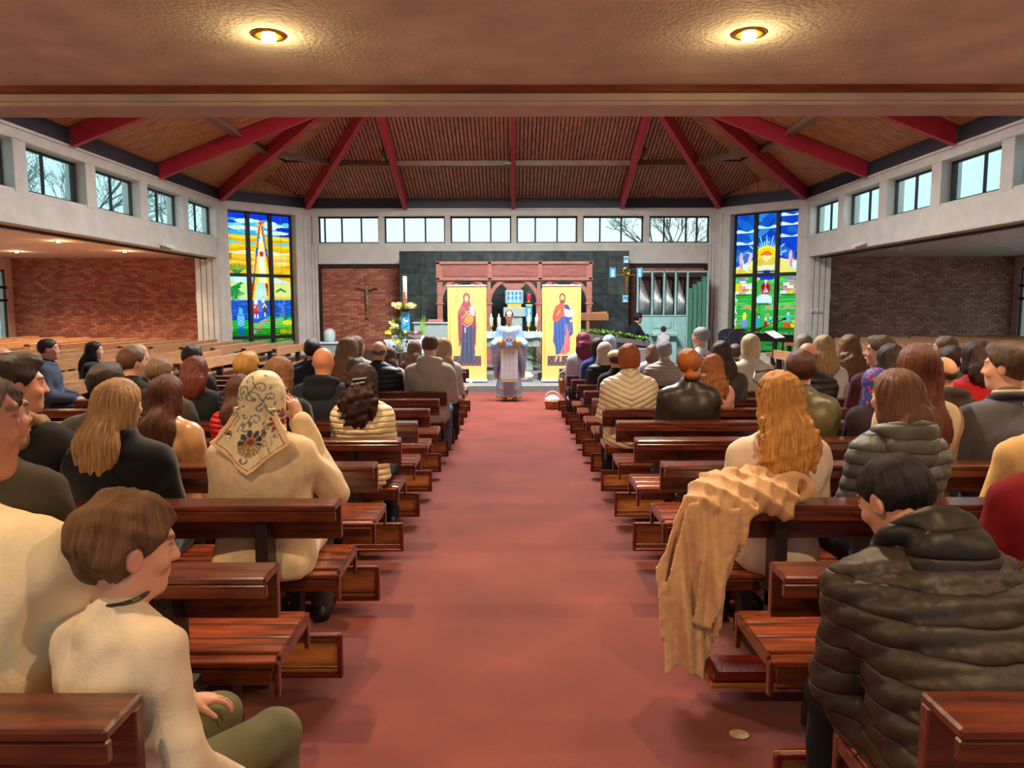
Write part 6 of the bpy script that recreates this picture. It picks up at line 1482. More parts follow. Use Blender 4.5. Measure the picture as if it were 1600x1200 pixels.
L_(24, 556, 2, 'dark haired man at far left in a black coat with fur hood', pose=LM, yaw=-.9, hair=('thick', 0), hairc=(52, 38, 30), top=('parka', (30, 28, 28), 'cloth'), hood=('fur', (150, 112, 72), 'wool'), skin=(222, 160, 130))
L_(186, 594, 2, 'woman with long streaked blonde brown hair in a black wool coat', pose=dict(w=.185, girth=1.2), yaw=-.3, hair=('long', .34), hairc=(172, 130, 88), streak=.8, top=('wool', (16, 16, 20), 'wool'), roll=.05)
L_(262, 587, 3, 'woman with long dark brown hair in a tan satin jacket', pose=LW, yaw=-.1, hair=('long', .38), hairc=(84, 46, 32), top=('coat', (184, 138, 88), 'satin'))
L_(166, 568, 3, 'dark haired man in a grey brown overcoat behind the streaked blonde woman', pose=LB, hair=('thick', 0), hairc=(58, 42, 32), top=('coat', (72, 64, 56), 'wool'), rz=.05)
L_(248, 558, 4, 'man with shaved head in a dark camouflage jacket', pose=LM, yaw=.15, hair=('crop', 0), hairc=(120, 94, 70), top=('parka', (66, 62, 52), 'cloth'), hood=('hood', (62, 58, 48), 'cloth'), skin=(214, 156, 124))
L_(207, 543, 5, 'brown haired man in a black jacket looking right, behind the shaved man', pose=LM, yaw=-.7, hair=('short', 0), hairc=(100, 66, 46), top=('coat', (36, 34, 36), 'cloth'))
L_(18, 576, 4, 'person in a black jacket at far left with raised hand', pose=dict(w=.17, arms=('lap', 'fold')), yaw=-.5, hair=('short', 0), hairc=DK, top=('coat', (24, 24, 26), 'cloth'))
L_(4, 541, 6, 'bald man at the far left edge with glasses', pose=LM, yaw=-.5, hair=('bald', 0), hairc=BR, top=('coat', (60, 56, 60), 'cloth'), skin=(226, 156, 124))
L_(306, 557, 5, 'woman with auburn shoulder length hair in a black coat', pose=LW, hair=('long', .20), hairc=(110, 50, 34), top=('coat', (30, 30, 34), 'wool'))
L_(301, 540, 7, 'dark haired person in a maroon top behind the auburn haired woman', pose=LM, yaw=-.3, hair=('thick', 0), hairc=(70, 54, 46), top=('coat', (62, 44, 48), 'cloth'))
L_(217, 538, 8, 'blonde woman looking right beyond the brown haired man', pose=LW, yaw=-.7, hair=('long', .2), hairc=(190, 160, 116), top=('coat', (90, 84, 80), 'cloth'))
L_(386, 551, 5, 'person with short golden blond hair in a navy vest', pose=LW, yaw=-.2, hair=('thick', 0), hairc=(206, 150, 76), top=('quilt', (44, 46, 58), 'puffer_fine'))
L_(376, 586, 4, 'brown haired woman in a bright red padded jacket, mostly hidden behind the floral scarf', pose=LW, hair=('long', .34), hairc=(84, 52, 40), top=('quilt', (196, 26, 30), 'puffer_fine'))
sw = L_(412, 582, 2, 'woman in a cream coat and floral headscarf with her hand at her face', pose=dict(w=.175, girth=1.12, arms=('lap', 'face')), yaw=-.12, hair=None, hairc=BR, top=('coat', (226, 200, 160), 'wool'), legs=(70, 66, 66))
L_(437, 559, 4, 'woman with long light brown hair in a black coat, right of the floral scarf', pose=LW, hair=('wavy', .34), hairc=(128, 88, 56), top=('coat', (22, 22, 24), 'wool'), yaw=-.1)
L_(505, 543, 5, 'bald man in a dark navy coat with a hood', pose=LB, hair=('bald', 0), hairc=BR, top=('parka', (38, 40, 50), 'cloth'), hood=('hood', (32, 34, 44), 'cloth'), skin=(226, 150, 112), pitch=.1)
cw_ = L_(567, 570, 4, 'woman with dark curly hair and two silver clips in a cream puffer', pose=LW, yaw=-.05, hair=('curly', .30), hairc=(54, 30, 26), top=('quilt', (238, 216, 172), 'puffer_fine'))
L_(489, 532, 8, 'dark haired man in a navy jacket behind the bald man', pose=LM, hair=('short', 0), hairc=(58, 46, 42), top=('coat', (46, 52, 66), 'cloth'), yaw=-.3)
L_(487, 529, 9, 'grey haired person beyond the dark haired man in navy', pose=LM, hair=('short', 0), hairc=(96, 88, 84), top=('coat', (60, 66, 76), 'cloth'))
L_(545, 528, 7, 'woman with long wavy light brown hair and black top', pose=LW, hair=('wavy', .32), hairc=(132, 100, 72), top=('coat', (26, 26, 28), 'cloth'), yaw=-.25)
L_(557, 526, 9, 'woman with brown hair turned right behind the wavy haired woman', pose=LW, hair=('long', .26), hairc=(120, 92, 74), top=('coat', (180, 166, 150), 'cloth'), yaw=-.7)
L_(557, 561, 6, 'small dark haired child behind the curly haired woman', pose=LW, hair=('thick', 0), hairc=(62, 42, 36), top=('coat', (52, 44, 46), 'cloth'), smin_=.74)
L_(592, 533, 8, 'balding man in a dark navy quilted jacket', pose=LB, hair=('fringe_bald', 0), hairc=(120, 100, 90), top=('puffer', (34, 38, 52), 'puffer'), skin=(224, 164, 134))
L_(609, 543, 9, 'brown haired woman between the balding man and the hooded man', pose=LW, hair=('long', .26), hairc=(98, 74, 62), top=('coat', (196, 184, 172), 'cloth'))
L_(648, 533, 10, 'long haired girl in a maroon cardigan left of the hooded man', pose=LW, hair=('long', .30), hairc=(120, 84, 62), top=('knit', (96, 48, 46), 'cloth'))
L_(672, 525, 8, 'short haired man in a grey hooded sweatshirt on the aisle', pose=dict(w=.19, girth=1.05), hair=('short', 0), hairc=(96, 66, 50), top=('hoodie', (182, 174, 162), 'cloth'), hood=('hood', (190, 182, 170), 'cloth'), legs=(92, 112, 140), pitch=.2, shoe=(60, 46, 40))
L_(693, 529, 9, 'long haired blonde woman in a white grey cardigan beside the hooded man', pose=LW, hair=('long', .36), hairc=(176, 142, 98), top=('knit', (196, 188, 186), 'cloth'), rz=.1)
# side pews at left
L_(76, 528, 0, 'man in a dark blue hooded jacket on a side pew, looking right', Y=8.8, fz=side_floor(5.6), rz=-1.3, yaw=.15, pose=LM, hair=('short', 0), hairc=(56, 44, 40), top=('parka', (70, 78, 96), 'cloth'), hood=('hood', (76, 84, 104), 'cloth'), skin=(226, 166, 138))
L_(148, 533, 0, 'woman with very long black hair on a side pew, looking right', Y=9.8, fz=side_floor(5.4), rz=-1.35, yaw=.12, pose=LW, hair=('wavy', .42), hairc=(40, 32, 34), top=('coat', (30, 30, 34), 'wool'), skin=(232, 180, 156))
# ---- right block, near to far
af = R_(1400, 722, 0, 'person in a long dark quilted coat hunched forward with hood down', rz=.16, pose=dict(w=.195, girth=1.22, lean=.62, arms=('knee', 'knee'), side=.03, headfw=.2), pitch=.45, yaw=.30, hair=('short', 0), hairc=(36, 30, 32), top=('longpuffer', (58, 48, 40), 'puffer'), hood=('hood', (40, 33, 29), 'puffer'), legs=(22, 22, 26), sc=1.03, hipoff=.20)
R_(1660, 610, 1, 'person at the right edge in cream and maroon, only a sleeve showing', pose=LM, hair=('short', 0), hairc=BR, top=('knit', (128, 22, 30), 'cloth'))
R_(1640, 590, 2, 'person in a cream jacket at the right edge behind the maroon sleeve', pose=LM, hair=('short', 0), hairc=BR, top=('coat', (224, 184, 122), 'cloth'))
gb_ = R_(1216, 586, 2, 'woman with long golden hair and cream blazer, sunglasses on her head', pose=dict(w=.165, girth=1.0), hair=('wavy', .36), hairc=(212, 148, 76), top=('blazer', (226, 206, 184), 'cloth'), yaw=.08, streak=.6)
R_(1400, 584, 2, 'woman with brown hair in a grey padded jacket', pose=LW, hair=('long', .24), hairc=(118, 80, 56), streak=.6, top=('puffer', (92, 94, 94), 'puffer'), hood=('hood', (100, 100, 96), 'puffer'), yaw=.25, rz=.15)
R_(1434, 543, 3, 'girl with very long straight brown hair', pose=LW, hair=('long', .56), hairc=(104, 58, 38), streak=.55, top=('knit', (214, 190, 160), 'cloth'))
gs = R_(1576, 531, 3, 'man in a grey suit jacket with navy collar, looking left', pose=dict(w=.195, girth=1.1), yaw=.75, hair=('thick', 0), hairc=(88, 66, 50), top=('blazer', (104, 104, 112), 'wool'), skin=(232, 176, 146))
R_(1252, 552, 4, 'person with short dark brown hair in an olive jacket', pose=LB, hair=('thick', 0), hairc=(76, 44, 30), top=('leather', (88, 78, 46), 'leather'))
ps = R_(1368, 579, 4, 'person in a blue headscarf with red flowers and plum jacket', pose=LW, hair=None, hairc=BR, top=('coat', (52, 40, 50), 'cloth'))
R_(1525, 537, 5, 'woman with dark shoulder length hair in a red coat', pose=LW, hair=('long', .2), hairc=(62, 38, 32), top=('coat', (176, 28, 34), 'wool'), yaw=.1)
R_(1474, 561, 4, 'bald headed man in a brown hooded jacket before the red coat', pose=LM, hair=('fringe_bald', 0), hairc=(96, 76, 62), top=('parka', (62, 50, 44), 'cloth'), hood=('hood', (70, 58, 50), 'cloth'), skin=(220, 160, 128))
R_(1488, 545, 6, 'dark brown haired person left of the woman in red', pose=LW, hair=('thick', 0), hairc=(70, 50, 40), top=('coat', (90, 84, 84), 'cloth'))
R_(1477, 529, 7, 'man with grey brown hair and glasses looking left at far right', pose=LM, hair=('short', 0), hairc=(134, 108, 90), top=('coat', (84, 80, 86), 'cloth'), yaw=.8)
R_(1449, 541, 8, 'grey blonde person half hidden left of the man with glasses', pose=LW, hair=('thick', 0), hairc=(168, 148, 122), top=('coat', (110, 100, 96), 'cloth'), yaw=.4)
R_(1392, 542, 5, 'woman with dark brown hair in front of the young man in maroon', pose=LW, hair=('long', .26), hairc=(50, 34, 32), top=('coat', (40, 34, 38), 'cloth'))
R_(1376, 519, 6, 'young man with swept brown hair in maroon, looking left', pose=LM, yaw=1.0, hair=('thick', 0), hairc=(116, 90, 68), top=('knit', (88, 40, 52), 'cloth'), skin=(232, 178, 152))
R_(1327, 527, 8, 'woman with long curly light brown hair near the right pier', pose=LW, hair=('curly', .36), hairc=(136, 94, 64), top=('coat', (50, 44, 46), 'cloth'))
R_(1288, 527, 7, 'blonde woman in white blouse with her hand at her forehead', pose=FACE, hair=('long', .26), hairc=(190, 158, 108), top=('shirt', (222, 216, 212), 'cloth'), yaw=-.25)
R_(1256, 525, 9, 'woman with long grey blonde hair under the right stained window', pose=LW, hair=('long', .34), hairc=(146, 128, 108), top=('coat', (90, 84, 82), 'cloth'))
R_(1262, 538, 6, 'bald man in a black puffer jacket', pose=LM, hair=('fringe_bald', 0), hairc=(130, 104, 90), top=('puffer', (40, 42, 46), 'puffer'), skin=(228, 158, 128))
R_(1076, 548, 5, 'woman with ginger hair in a low bun and dark brown leather jacket', pose=LM, hair=('bun', 0), hairc=(176, 98, 44), top=('leather', (48, 38, 32), 'leather'))
jf = R_(1112, 557, 6, 'girl with long curly ginger hair and a red flower hairband', pose=LW, hair=('curly', .34), hairc=(170, 104, 58), top=('knit', (224, 168, 150), 'cloth'))
R_(1127, 536, 7, 'woman with long dark brown hair in an olive grey cape', pose=LB, hair=('long', .28), hairc=(78, 60, 52), top=('coat', (84, 76, 68), 'wool'))
R_(1173, 524, 8, 'woman with straight blonde bob in a cream jacket', pose=dict(w=.175, girth=1.05), hair=('bob', .13), hairc=(214, 190, 142), top=('coat', (222, 208, 186), 'cloth'))
R_(1149, 540, 10, 'small brown haired child left of the blonde bob', pose=LW, hair=('thick', 0), hairc=(104, 84, 74), top=('coat', (130, 120, 116), 'cloth'), smin_=.72)
R_(1095, 512, 10, 'grey haired man in a white shirt looking left', pose=LM, hair=('short', 0), hairc=(150, 148, 148), top=('shirt', (214, 222, 236), 'cloth'), yaw=.7, smax_=1.25)
R_(983, 540, 6, 'woman with orange brown bob in a cream quilted chevron jacket', pose=dict(w=.175, girth=1.1), hair=('bob', .085), hairc=(164, 88, 42), top=('chev', (232, 214, 180), 'puffer_chevron'))
R_(1038, 535, 9, 'woman with short curly grey hair in a beige padded jacket', pose=LM, hair=('messy', 0), hairc=(150, 148, 152), top=('quilt', (178, 166, 156), 'puffer_fine'))
R_(1019, 540, 11, 'small child with brown ponytail beside the grey haired woman', pose=LW, hair=('long', .18), hairc=(130, 96, 76), top=('coat', (206, 204, 206), 'cloth'), smin_=.72)
R_(911, 521, 11, 'woman with maroon pink hair in a pale grey sweater', pose=LW, hair=('wavy', .22), hairc=(132, 50, 72), top=('knit', (188, 186, 196), 'cloth'), yaw=.3)
R_(934, 530, 10, 'dark haired woman in a bright blue coat', pose=LW, hair=('bob', .10), hairc=(60, 46, 44), top=('coat', (34, 52, 132), 'wool'))
s1 = R_(952, 525, 11, 'woman in a pale blue patterned headscarf', pose=LW, hair=None, top=('coat', (60, 60, 70), 'cloth'))
s2 = R_(945, 536, 9, 'woman in a beige headscarf with black padded vest', pose=LW, hair=None, top=('puffer', (34, 34, 38), 'puffer'))
s3 = R_(962, 549, 8, 'woman in a cream hat and black coat beside the orange bob', pose=LW, hair=('short', 0), hairc=BR, top=('coat', (28, 28, 32), 'wool'))
nk = gs[1]['neck']; MB().tube([(.088 * math.cos(t), .085 * math.sin(t) - .005, .018 - .016 * math.sin(t)) for t in np.linspace(-3.6, .5, 18)], .020, 8).build('navy_collar', fab((30, 32, 48), 'wool'), gs[0], True).location = tuple(nk)
MB().tube([(.070 * math.cos(t), .068 * math.sin(t) - .0, .048 - .010 * math.sin(t)) for t in np.linspace(-3.7, .6, 18)], .010, 8).build('shirt_collar', fab((226, 206, 170), 'cloth'), gs[0], True).location = tuple(nk)
# organ players
seat(998, 488, 0, 'dark haired organist in a black suit leaning at the organ', Y=21.8, fz=P1 + .12, rz=-1.2, pose=dict(w=.175, lean=.3, arms=('fold', 'fold')), hair=('thick', 0), hairc=(40, 32, 34), top=('blazer', (30, 32, 38), 'cloth'), group='people at the organ', smax_=1.25)
seat(1037, 511, 0, 'small dark haired child seated at the organ bench', Y=22.3, fz=P1, rz=0, pose=LW, hair=('thick', 0), hairc=(60, 44, 42), top=('shirt', (214, 210, 214), 'cloth'), group='people at the organ', smin_=.7)

# ---- headscarves and small accessories
def scarf_mat(nm, base, spots, scale):
    m, nt, p = nodes(nm); L = nt.links; tc = N(nt, 'ShaderNodeTexCoord'); v = N(nt, 'ShaderNodeTexVoronoi'); v.inputs['Scale'].default_value = scale; L.new(tc.outputs['Object'], v.inputs['Vector'])
    r = N(nt, 'ShaderNodeValToRGB'); L.new(v.outputs['Distance'], r.inputs[0]); r.color_ramp.interpolation = 'CONSTANT'; e = r.color_ramp.elements
    stops = [(0, spots[0]), (.22, spots[1]), (.36, base)]
    e[0].position = 0; e[0].color = (*srgb(spots[0]), 1); e[1].position = .36; e[1].color = (*srgb(base), 1); q = e.new(.22); q.color = (*srgb(spots[1]), 1)
    L.new(r.outputs[0], p.inputs['Base Color']); p.inputs['Roughness'].default_value = .6; return m
def put_scarf(pr_, L, mat, nm='headscarf', style='scarf', h=None, col=None, sc=1.0):
    e, k, R = pr_; h = h or .009; V, Q = nets(lambda p: hair_sdf(style, p, L), (-.21, -.26, -max(L, .2) - .05), (.21, .14, .16), h)
    me = np_mesh(nm, V, Q, mat, True, col(V) if col else None); o = link(nm, me, e); o.location = tuple(k['head']); o.rotation_euler = Matrix(R.tolist()).to_euler(); return o
def floral(V):
    x, y, z = V.T; x = x - .02 * (z < -.05); C = np.tile(srgb(232, 214, 172), (len(V), 1)); bk = y < .06
    def mix(m, c, a=1.0): C[m & bk] = C[m & bk] * (1 - a) + np.array(srgb(c)) * a
    az = np.where(z > -.06, np.arctan2(x, -y) * .105, x)
    def curve(f, t0, t1, n, w_, c):
        for t in np.linspace(t0, t1, n): a, b = f(t); mix(np.hypot(az - a, z - b) < w_, c)
    R_s = random.Random(4)
    for cx, cz, r0, dr, c in [(.0, .02, .03, 1, (112, 124, 122)), (.035, .06, .026, -1, (120, 128, 118)), (-.035, .045, .026, 1, (96, 110, 116)), (.03, -.03, .022, 1, (110, 124, 124)), (-.045, -.06, .02, -1, (112, 116, 96)), (.075, -.10, .02, 1, (120, 116, 90)), (.07, .02, .02, -1, (104, 116, 120)), (-.075, .05, .02, 1, (128, 120, 100)), (.0, -.075, .024, -1, (108, 122, 124)), (.06, -.17, .018, 1, (130, 122, 90)), (-.02, .09, .02, 1, (110, 124, 124))]:
        curve(lambda t: (cx + dr * r0 * (1 - t / 8) * math.cos(t), cz + r0 * (1 - t / 8) * math.sin(t)), 0, 6.5, 46, .0028, c)
        curve(lambda t: (cx + dr * (r0 + .012 * t) , cz - .02 * t), 0, 2, 22, .0024, c)
    for k in range(34): a, b = R_s.uniform(-.12, .12), R_s.uniform(-.14, .12); q = R_s.uniform(0, 3.1); dx, dz = az - a, z - b; u, v = dx * math.cos(q) + dz * math.sin(q), -dx * math.sin(q) + dz * math.cos(q); mix((u / .011) ** 2 + (v / .0045) ** 2 < 1, R_s.choice([(104, 118, 122), (124, 132, 120), (90, 96, 110), (140, 120, 80)]), .9)
    def flower(cx, cz, r, n, cols, ph=0):
        dx, dz = az - cx, z - cz; rr = np.hypot(dx, dz); a = np.arctan2(dz, dx) + ph; pet = .72 + .28 * np.abs(np.cos(a * n / 2)); m = rr < r * pet
        mix(m, cols[0]); mix(m & (np.abs(np.cos(a * n / 2)) < .3) & (rr > r * .3), (232, 214, 172), .7); mix(rr < r * .42, cols[1]); mix(rr < r * .26, cols[2]); mix((rr < r * .12), cols[0])
    flower(-.105, -.03, .045, 9, [(110, 30, 44), (190, 110, 90), (90, 24, 40)]); flower(.115, -.075, .042, 9, [(126, 26, 44), (206, 150, 120), (90, 24, 40)]); flower(-.085, .035, .022, 6, [(96, 50, 60), (160, 120, 110), (80, 40, 50)])
    flower(-.005, -.165, .052, 9, [(46, 48, 76), (190, 104, 60), (120, 52, 48)], .3)
    m = (np.hypot((az + .005) / 1.0, z + .175) < .050) & (z < -.175); mix(m, (150, 118, 60), .9); mix(m & (np.abs(np.sin(np.arctan2(az + .005, z + .16) * 12)) < .35), (232, 206, 150)); flower(.05, -.125, .018, 5, [(70, 64, 96), (190, 120, 90), (60, 50, 80)])
    curve(lambda t: (-.02 + .012 * math.cos(t), -.235 + .012 * math.sin(t)), 2.5, 6.5, 30, .003, (60, 50, 50))
    L = .30; wz = np.minimum(.102 + .62 * np.clip(-z - .04, 0, 1), .20 * np.clip((z + L) / (L - .15), 0, 1)); edge = wz - np.abs(x); m = (z < -.055) & (y < -.09); mix(m & (edge < .028), (238, 204, 156)); mix(m & (np.abs(edge - .031) < .0028), (176, 50, 40)); mix((z > -.155) & (z < -.055) & (y > -.10) & (np.abs(z + .10) < .004), (176, 50, 40))
    return C
put_scarf(sw, .30, Mcol('floral_headscarf_cloth', .6, .3, 60, sheen=0), h=.0046, col=floral)
put_scarf(ps, .16, scarf_mat('blue_floral_scarf', (48, 62, 150), [(226, 60, 40), (190, 60, 50)], 30))
put_scarf(s1, .16, scarf_mat('pale_blue_scarf', (186, 200, 222), [(90, 110, 160), (130, 150, 190)], 55), h=.013)
put_scarf(s2, .16, M('beige_scarf', (206, 190, 166), .8, .05, 9, .3, 60), h=.013)
put_scarf(s3, .0, M('cream_hat', (232, 212, 170), .8, .05, 9, .3, 60), 'hat', 'beret', h=.012)
def acc(pr_, name, mb, mat, smooth=False):
    e, k, R = pr_; o = mb.build(name, mat, e, smooth); o.location = tuple(k['head']); o.rotation_euler = Matrix(R.tolist()).to_euler(); return o
silver = M('silver_clip', (226, 226, 228), .25, .02, 9, metal=.6)
for z_, x_, tl_ in ((.026, .012, .02), (-.006, .002, .03)): acc(cw_, 'hair_clip', MB().extr([(x_ - .05, -.150, z_ - tl_ * .3), (x_ + .045, -.150, z_ + tl_ * .3), (x_ + .045, -.150, z_ + tl_ * .3 + .011), (x_ - .05, -.150, z_ - tl_ * .3 + .011)], (0, .05, 0)), silver)
mb = MB()
for s in (-1, 1): mb.tube([(s * .095, -.05, .06), (s * .10, .03, .085), (s * .075, .075, .115)], .004, 6).lathe([(.03, 0), (.03, .004)], (s * .036, .075, .118), 14)
mb.tube([(-.075, .07, .115), (0, .09, .125), (.075, .07, .115)], .004, 6); acc(gb_, 'sunglasses', mb, M('tortoise_frame', (60, 34, 30), .3, .2, 60))
fb_ = MB(); redfl = M('red_cloth_flower', (180, 22, 40), .7, .15, 30)
mb = MB()
for k in range(9):
    a = math.radians(10 + 20 * k); c_ = np.array([.098 * math.cos(a), -.02, .03 + .095 * math.sin(a)])
    for q in range(5): b_ = q * 1.2566; mb.lathe([(.004, -.01), (.013, 0), (.004, .01)], tuple(c_ + np.array([.012 * math.cos(b_), .004 * math.sin(q), .012 * math.sin(b_)])), 6)
acc(jf, 'flower_hairband', mb, redfl, True)

# ---- the priest
def priest():
    px, Yp = 796, 15.45; f = floor_z(Yp); ztop = atY(796, 485, Yp)[2]; H = ztop - f; s = H / 1.80; X = atY(px, 550, Yp)[0]
    e = empty('person', (X, Yp, f), math.pi, 'priest in pale blue and gold vestments standing reading in the aisle', 'person'); e.scale = (s, s, s)
    skin = (228, 178, 152); hd = np.array([0, .03, 1.68])
    sk = {'l': [np.array(v) for v in ((-.175, 0, 1.42), (-.235, .04, 1.15), (-.115, .265, 1.20))], 'r': [np.array(v) for v in ((.175, 0, 1.42), (.235, .04, 1.15), (.115, .265, 1.20))]}
    def body_s(p):
        d = cap(p, (0, 0, .95), (0, 0, 1.36), .10, .105, (1.45, 1, 1)); d = smin(d, cap(p, (-.17, 0, 1.42), (.17, 0, 1.42), .05, .05), .05); d = smin(d, cap(p, (0, 0, 1.4), (0, .01, 1.58), .06, .055), .04)
        for nm in 'lr': a, b, c = sk[nm]; d = smin(d, smin(cap(p, a, b, .045, .04), cap(p, b, c, .04, .028), .02), .02)
        for sx in (-1, 1): d = smin(d, cap(p, (sx * .09, 0, .92), (sx * .10, 0, .08), .08, .045), .03)
        return d
    parts = []
    V, Q = nets(body_s, (-.34, -.2, .0), (.34, .4, 1.62), .022); parts.append((V, Q, np.tile(srgb(skin), (len(V), 1))))
    R = rotm(0, .42); HV, HQ, HC = head_mesh(.0075, (0, -.10, -.20), skin, (60, 44, 40), 0, None); parts.append((xform(HV, R, hd), HQ, HC))
    for sx, nm in ((-1, 'l'), (1, 'r')):
        HV, HQ = hand_mesh(.008, -sx, .6); parts.append((xform(HV * 1.02, hand_R((-sx * .75, .5, .25), (0, .2, 1), sx), sk[nm][2]), HQ, np.tile(srgb(skin), (len(HV), 1))))
    V, Q, C = merge(parts); link('body', np_mesh('body', V, Q, skin_m, True, C), e)
    o = link('hair', np_mesh('hair', *nets(lambda p: smax(hair_sdf('crop', p), -ell(p, (0, .06, .1), (.06, .07, .05)), .01), (-.12, -.15, -.12), (.12, .13, .14), .008), hairmat((62, 48, 44), .4), True), e); o.location = tuple(hd); o.rotation_euler = Matrix(R.tolist()).to_euler()
    BL, GD, WH = (146, 182, 226), (206, 186, 112), (226, 236, 248)
    def robe(p):
        az = np.arctan2(p[:, 0], p[:, 1]); fo = .012 * np.sin(az * 13) * np.clip(1.1 - p[:, 2], 0, 1)
        d = cap(p, (0, 0, .28), (0, 0, 1.1), .19, .135, (1.28, 1, 1)); d = smin(d, cap(p, (0, 0, .0), (0, 0, .3), .20, .19, (1.28, 1, 1)), .03); d = smax(d, .075 - p[:, 2], .01); return d - fo
    def cape(p):
        d = cap(p, (0, 0, 1.05), (0, 0, 1.36), .155, .13, (1.4, 1, 1)); d = smin(d, cap(p, (-.16, 0, 1.41), (.16, 0, 1.41), .07, .07), .06)
        d = smin(d, cap(p, (0, 0, 1.45), (0, .01, 1.52), .075, .062), .03)
        for sx, nm in ((-1, 'l'), (1, 'r')):
            a, b, c = sk[nm]; c2 = b + (c - b) * .75; d = smin(d, smin(cap(p, a, b, .075, .085), cap(p, b, c2, .085, .075), .04), .04)
            d = smin(d, cap(p, b + [sx * .035, .0, -.03], np.array([sx * .255, -.02, .50]), .10, .055, (1, 1.5, 1)), .05); d = smin(d, cap(p, c2 + [0, -.02, -.02], np.array([sx * .25, .05, .72]), .065, .05, (1, 1.2, 1)), .04)
        back = cap(p, (0, -.06, 1.2), (0, -.10, .45), .16, .13, (1.5, 1, 1)); d = smin(d, smax(back, p[:, 1] + .02, .03), .04)
        d = smax(d, -cap(p, (0, .17, .95), (0, .17, .2), .14, .17, (1.15, 1, 1)), .02)
        d = smax(d, -cap(p, (0, .02, 1.52), (0, .05, 1.7), .055, .07), .008)
        return d - .006 * nz(p, 16, (1.5, 1, .5)) - .002 * nz(p, 40)
    def paint(V, kind):
        x, y, z = V.T; C = np.tile(srgb(*BL), (len(V), 1)); mx = lambda m, c: C.__setitem__(m, srgb(*c))
        if kind == 'robe':
            mx(z < .13, GD); mx((z < .105) & (np.sin(x * 90) > .3), (240, 230, 170))
            for cx in (-.15, .15): mx((np.hypot(x - cx, z - .27) < .055) & (y > 0) & (np.abs(np.sin(np.arctan2(z - .27, x - cx) * 2.5)) > .35), GD); mx((np.hypot(x - cx, z - .27) < .02) & (y > 0), (236, 214, 190))
            mx((np.abs(x) < .008) & (y > 0) & (z < .35), GD)
        else:
            mx((y > .11) & (np.abs(np.abs(x) - .19) < .016) & (z < 1.1), GD)
            mx((z > 1.505), GD); mx((np.hypot(x, (z - 1.50)) < .105) & (y > .0) & (np.hypot(x, (z - 1.50)) > .08), GD)
            for cx, cz in [(-.30, .85), (-.31, 1.05), (.30, .9), (-.13, 1.36), (.13, 1.36), (-.28, .66), (.27, .70)]: mx((np.hypot(x - cx, z - cz) < .03) & (np.abs(np.sin(np.arctan2(z - cz, x - cx) * 2)) > .4), (206, 190, 140))
            for nm, sx in (('l', -1), ('r', 1)):
                c = sk[nm][2]; b = sk[nm][1]; m = cap(V.astype(f4), b + (c - b) * .76, b + (c - b) * .80, .092, .092) < 0; mx(m & (y > .15), GD)
            mx((z < .53) & (y > -.3), GD)
        return C
    rm = Mcol('pale_blue_brocade', .55, .3, 120)
    for nm, fn, lo, hi in (('robe', robe, (-.36, -.28, .02), (.36, .28, 1.2)), ('chasuble', cape, (-.46, -.34, .36), (.46, .42, 1.6))):
        V, Q = nets(fn, lo, hi, .011); link(nm, np_mesh(nm, V, Q, rm, True, paint(V, nm)), e)
    st = Paint(.34, .68, 70, 130, (206, 220, 236))
    for x_ in (.012, .165, .175, .328): st.line([(x_, 0), (x_, .68)], .014, GD)
    st.rect(0, .34, 0, .05, GD); st.rect(0, .34, .05, .06, (150, 130, 60)); st.line([(0, .655), (.34, .655)], .02, GD)
    for cx in (.09, .25):
        for k in range(5):
            cz = .12 + .115 * k; st.line([(cx - .035, cz), (cx + .035, cz)], .012, (176, 186, 214)); st.line([(cx, cz - .04), (cx, cz + .04)], .012, (190, 160, 100)); st.ring(cx, cz, .045, .008, GD)
    V = st; X_, Y_ = V.X, V.Y; me = st.mesh('stole', printm); o = link('stole', me, e)
    for v in me.vertices: a = (v.co.x - .17); v.co = Vector((-a, .235 + .03 * math.cos(a * 8) + .012 * math.sin((a + .17) * 30) * 0 + (.68 - v.co.z) * .03, v.co.z + .40))
    o.modifiers.new('s', 'SOLIDIFY').thickness = .012
    mb = MB(); mb.tube([(.25 * math.sin(t), .215 * math.cos(t) + .0, 1.06 - .03 * math.cos(t)) for t in np.linspace(-1.5, 1.5, 24)], .018, 8); mb.build('belt', M('gold_braid', GD, .4, .15, 60, .4, 200), e, True)
    for sx in (-.1, .1): link('shoe', np_mesh('shoe', *nets(lambda p: shoe_sdf(p, np.array([sx, .08, .075])), (sx - .08, -.05, -.02), (sx + .08, .32, .14), .01), fab((18, 18, 20), 'leather'), True), e)
    bk = empty('book', (X, Yp, f), math.pi, 'open grey book held up in the hands of the priest', 'book'); bk.scale = (s, s, s)
    for sx in (-1, 1): MB().extr([(0, .335, 1.20), (sx * .135, .33, 1.21), (sx * .135, .27, 1.38), (0, .275, 1.375)], (0, -.012, -.004)).build('cover', M('grey_book_cover', (98, 110, 138), .5, .05, 12) if 'grey_book_cover' not in bpy.data.materials else bpy.data.materials['grey_book_cover'], bk)
    MB().extr([(-.125, .322, 1.205), (.125, .322, 1.205), (.125, .264, 1.372), (-.125, .264, 1.372)], (0, -.014, -.005)).build('pages', M('book_pages', (236, 232, 220), .8), bk)
priest()

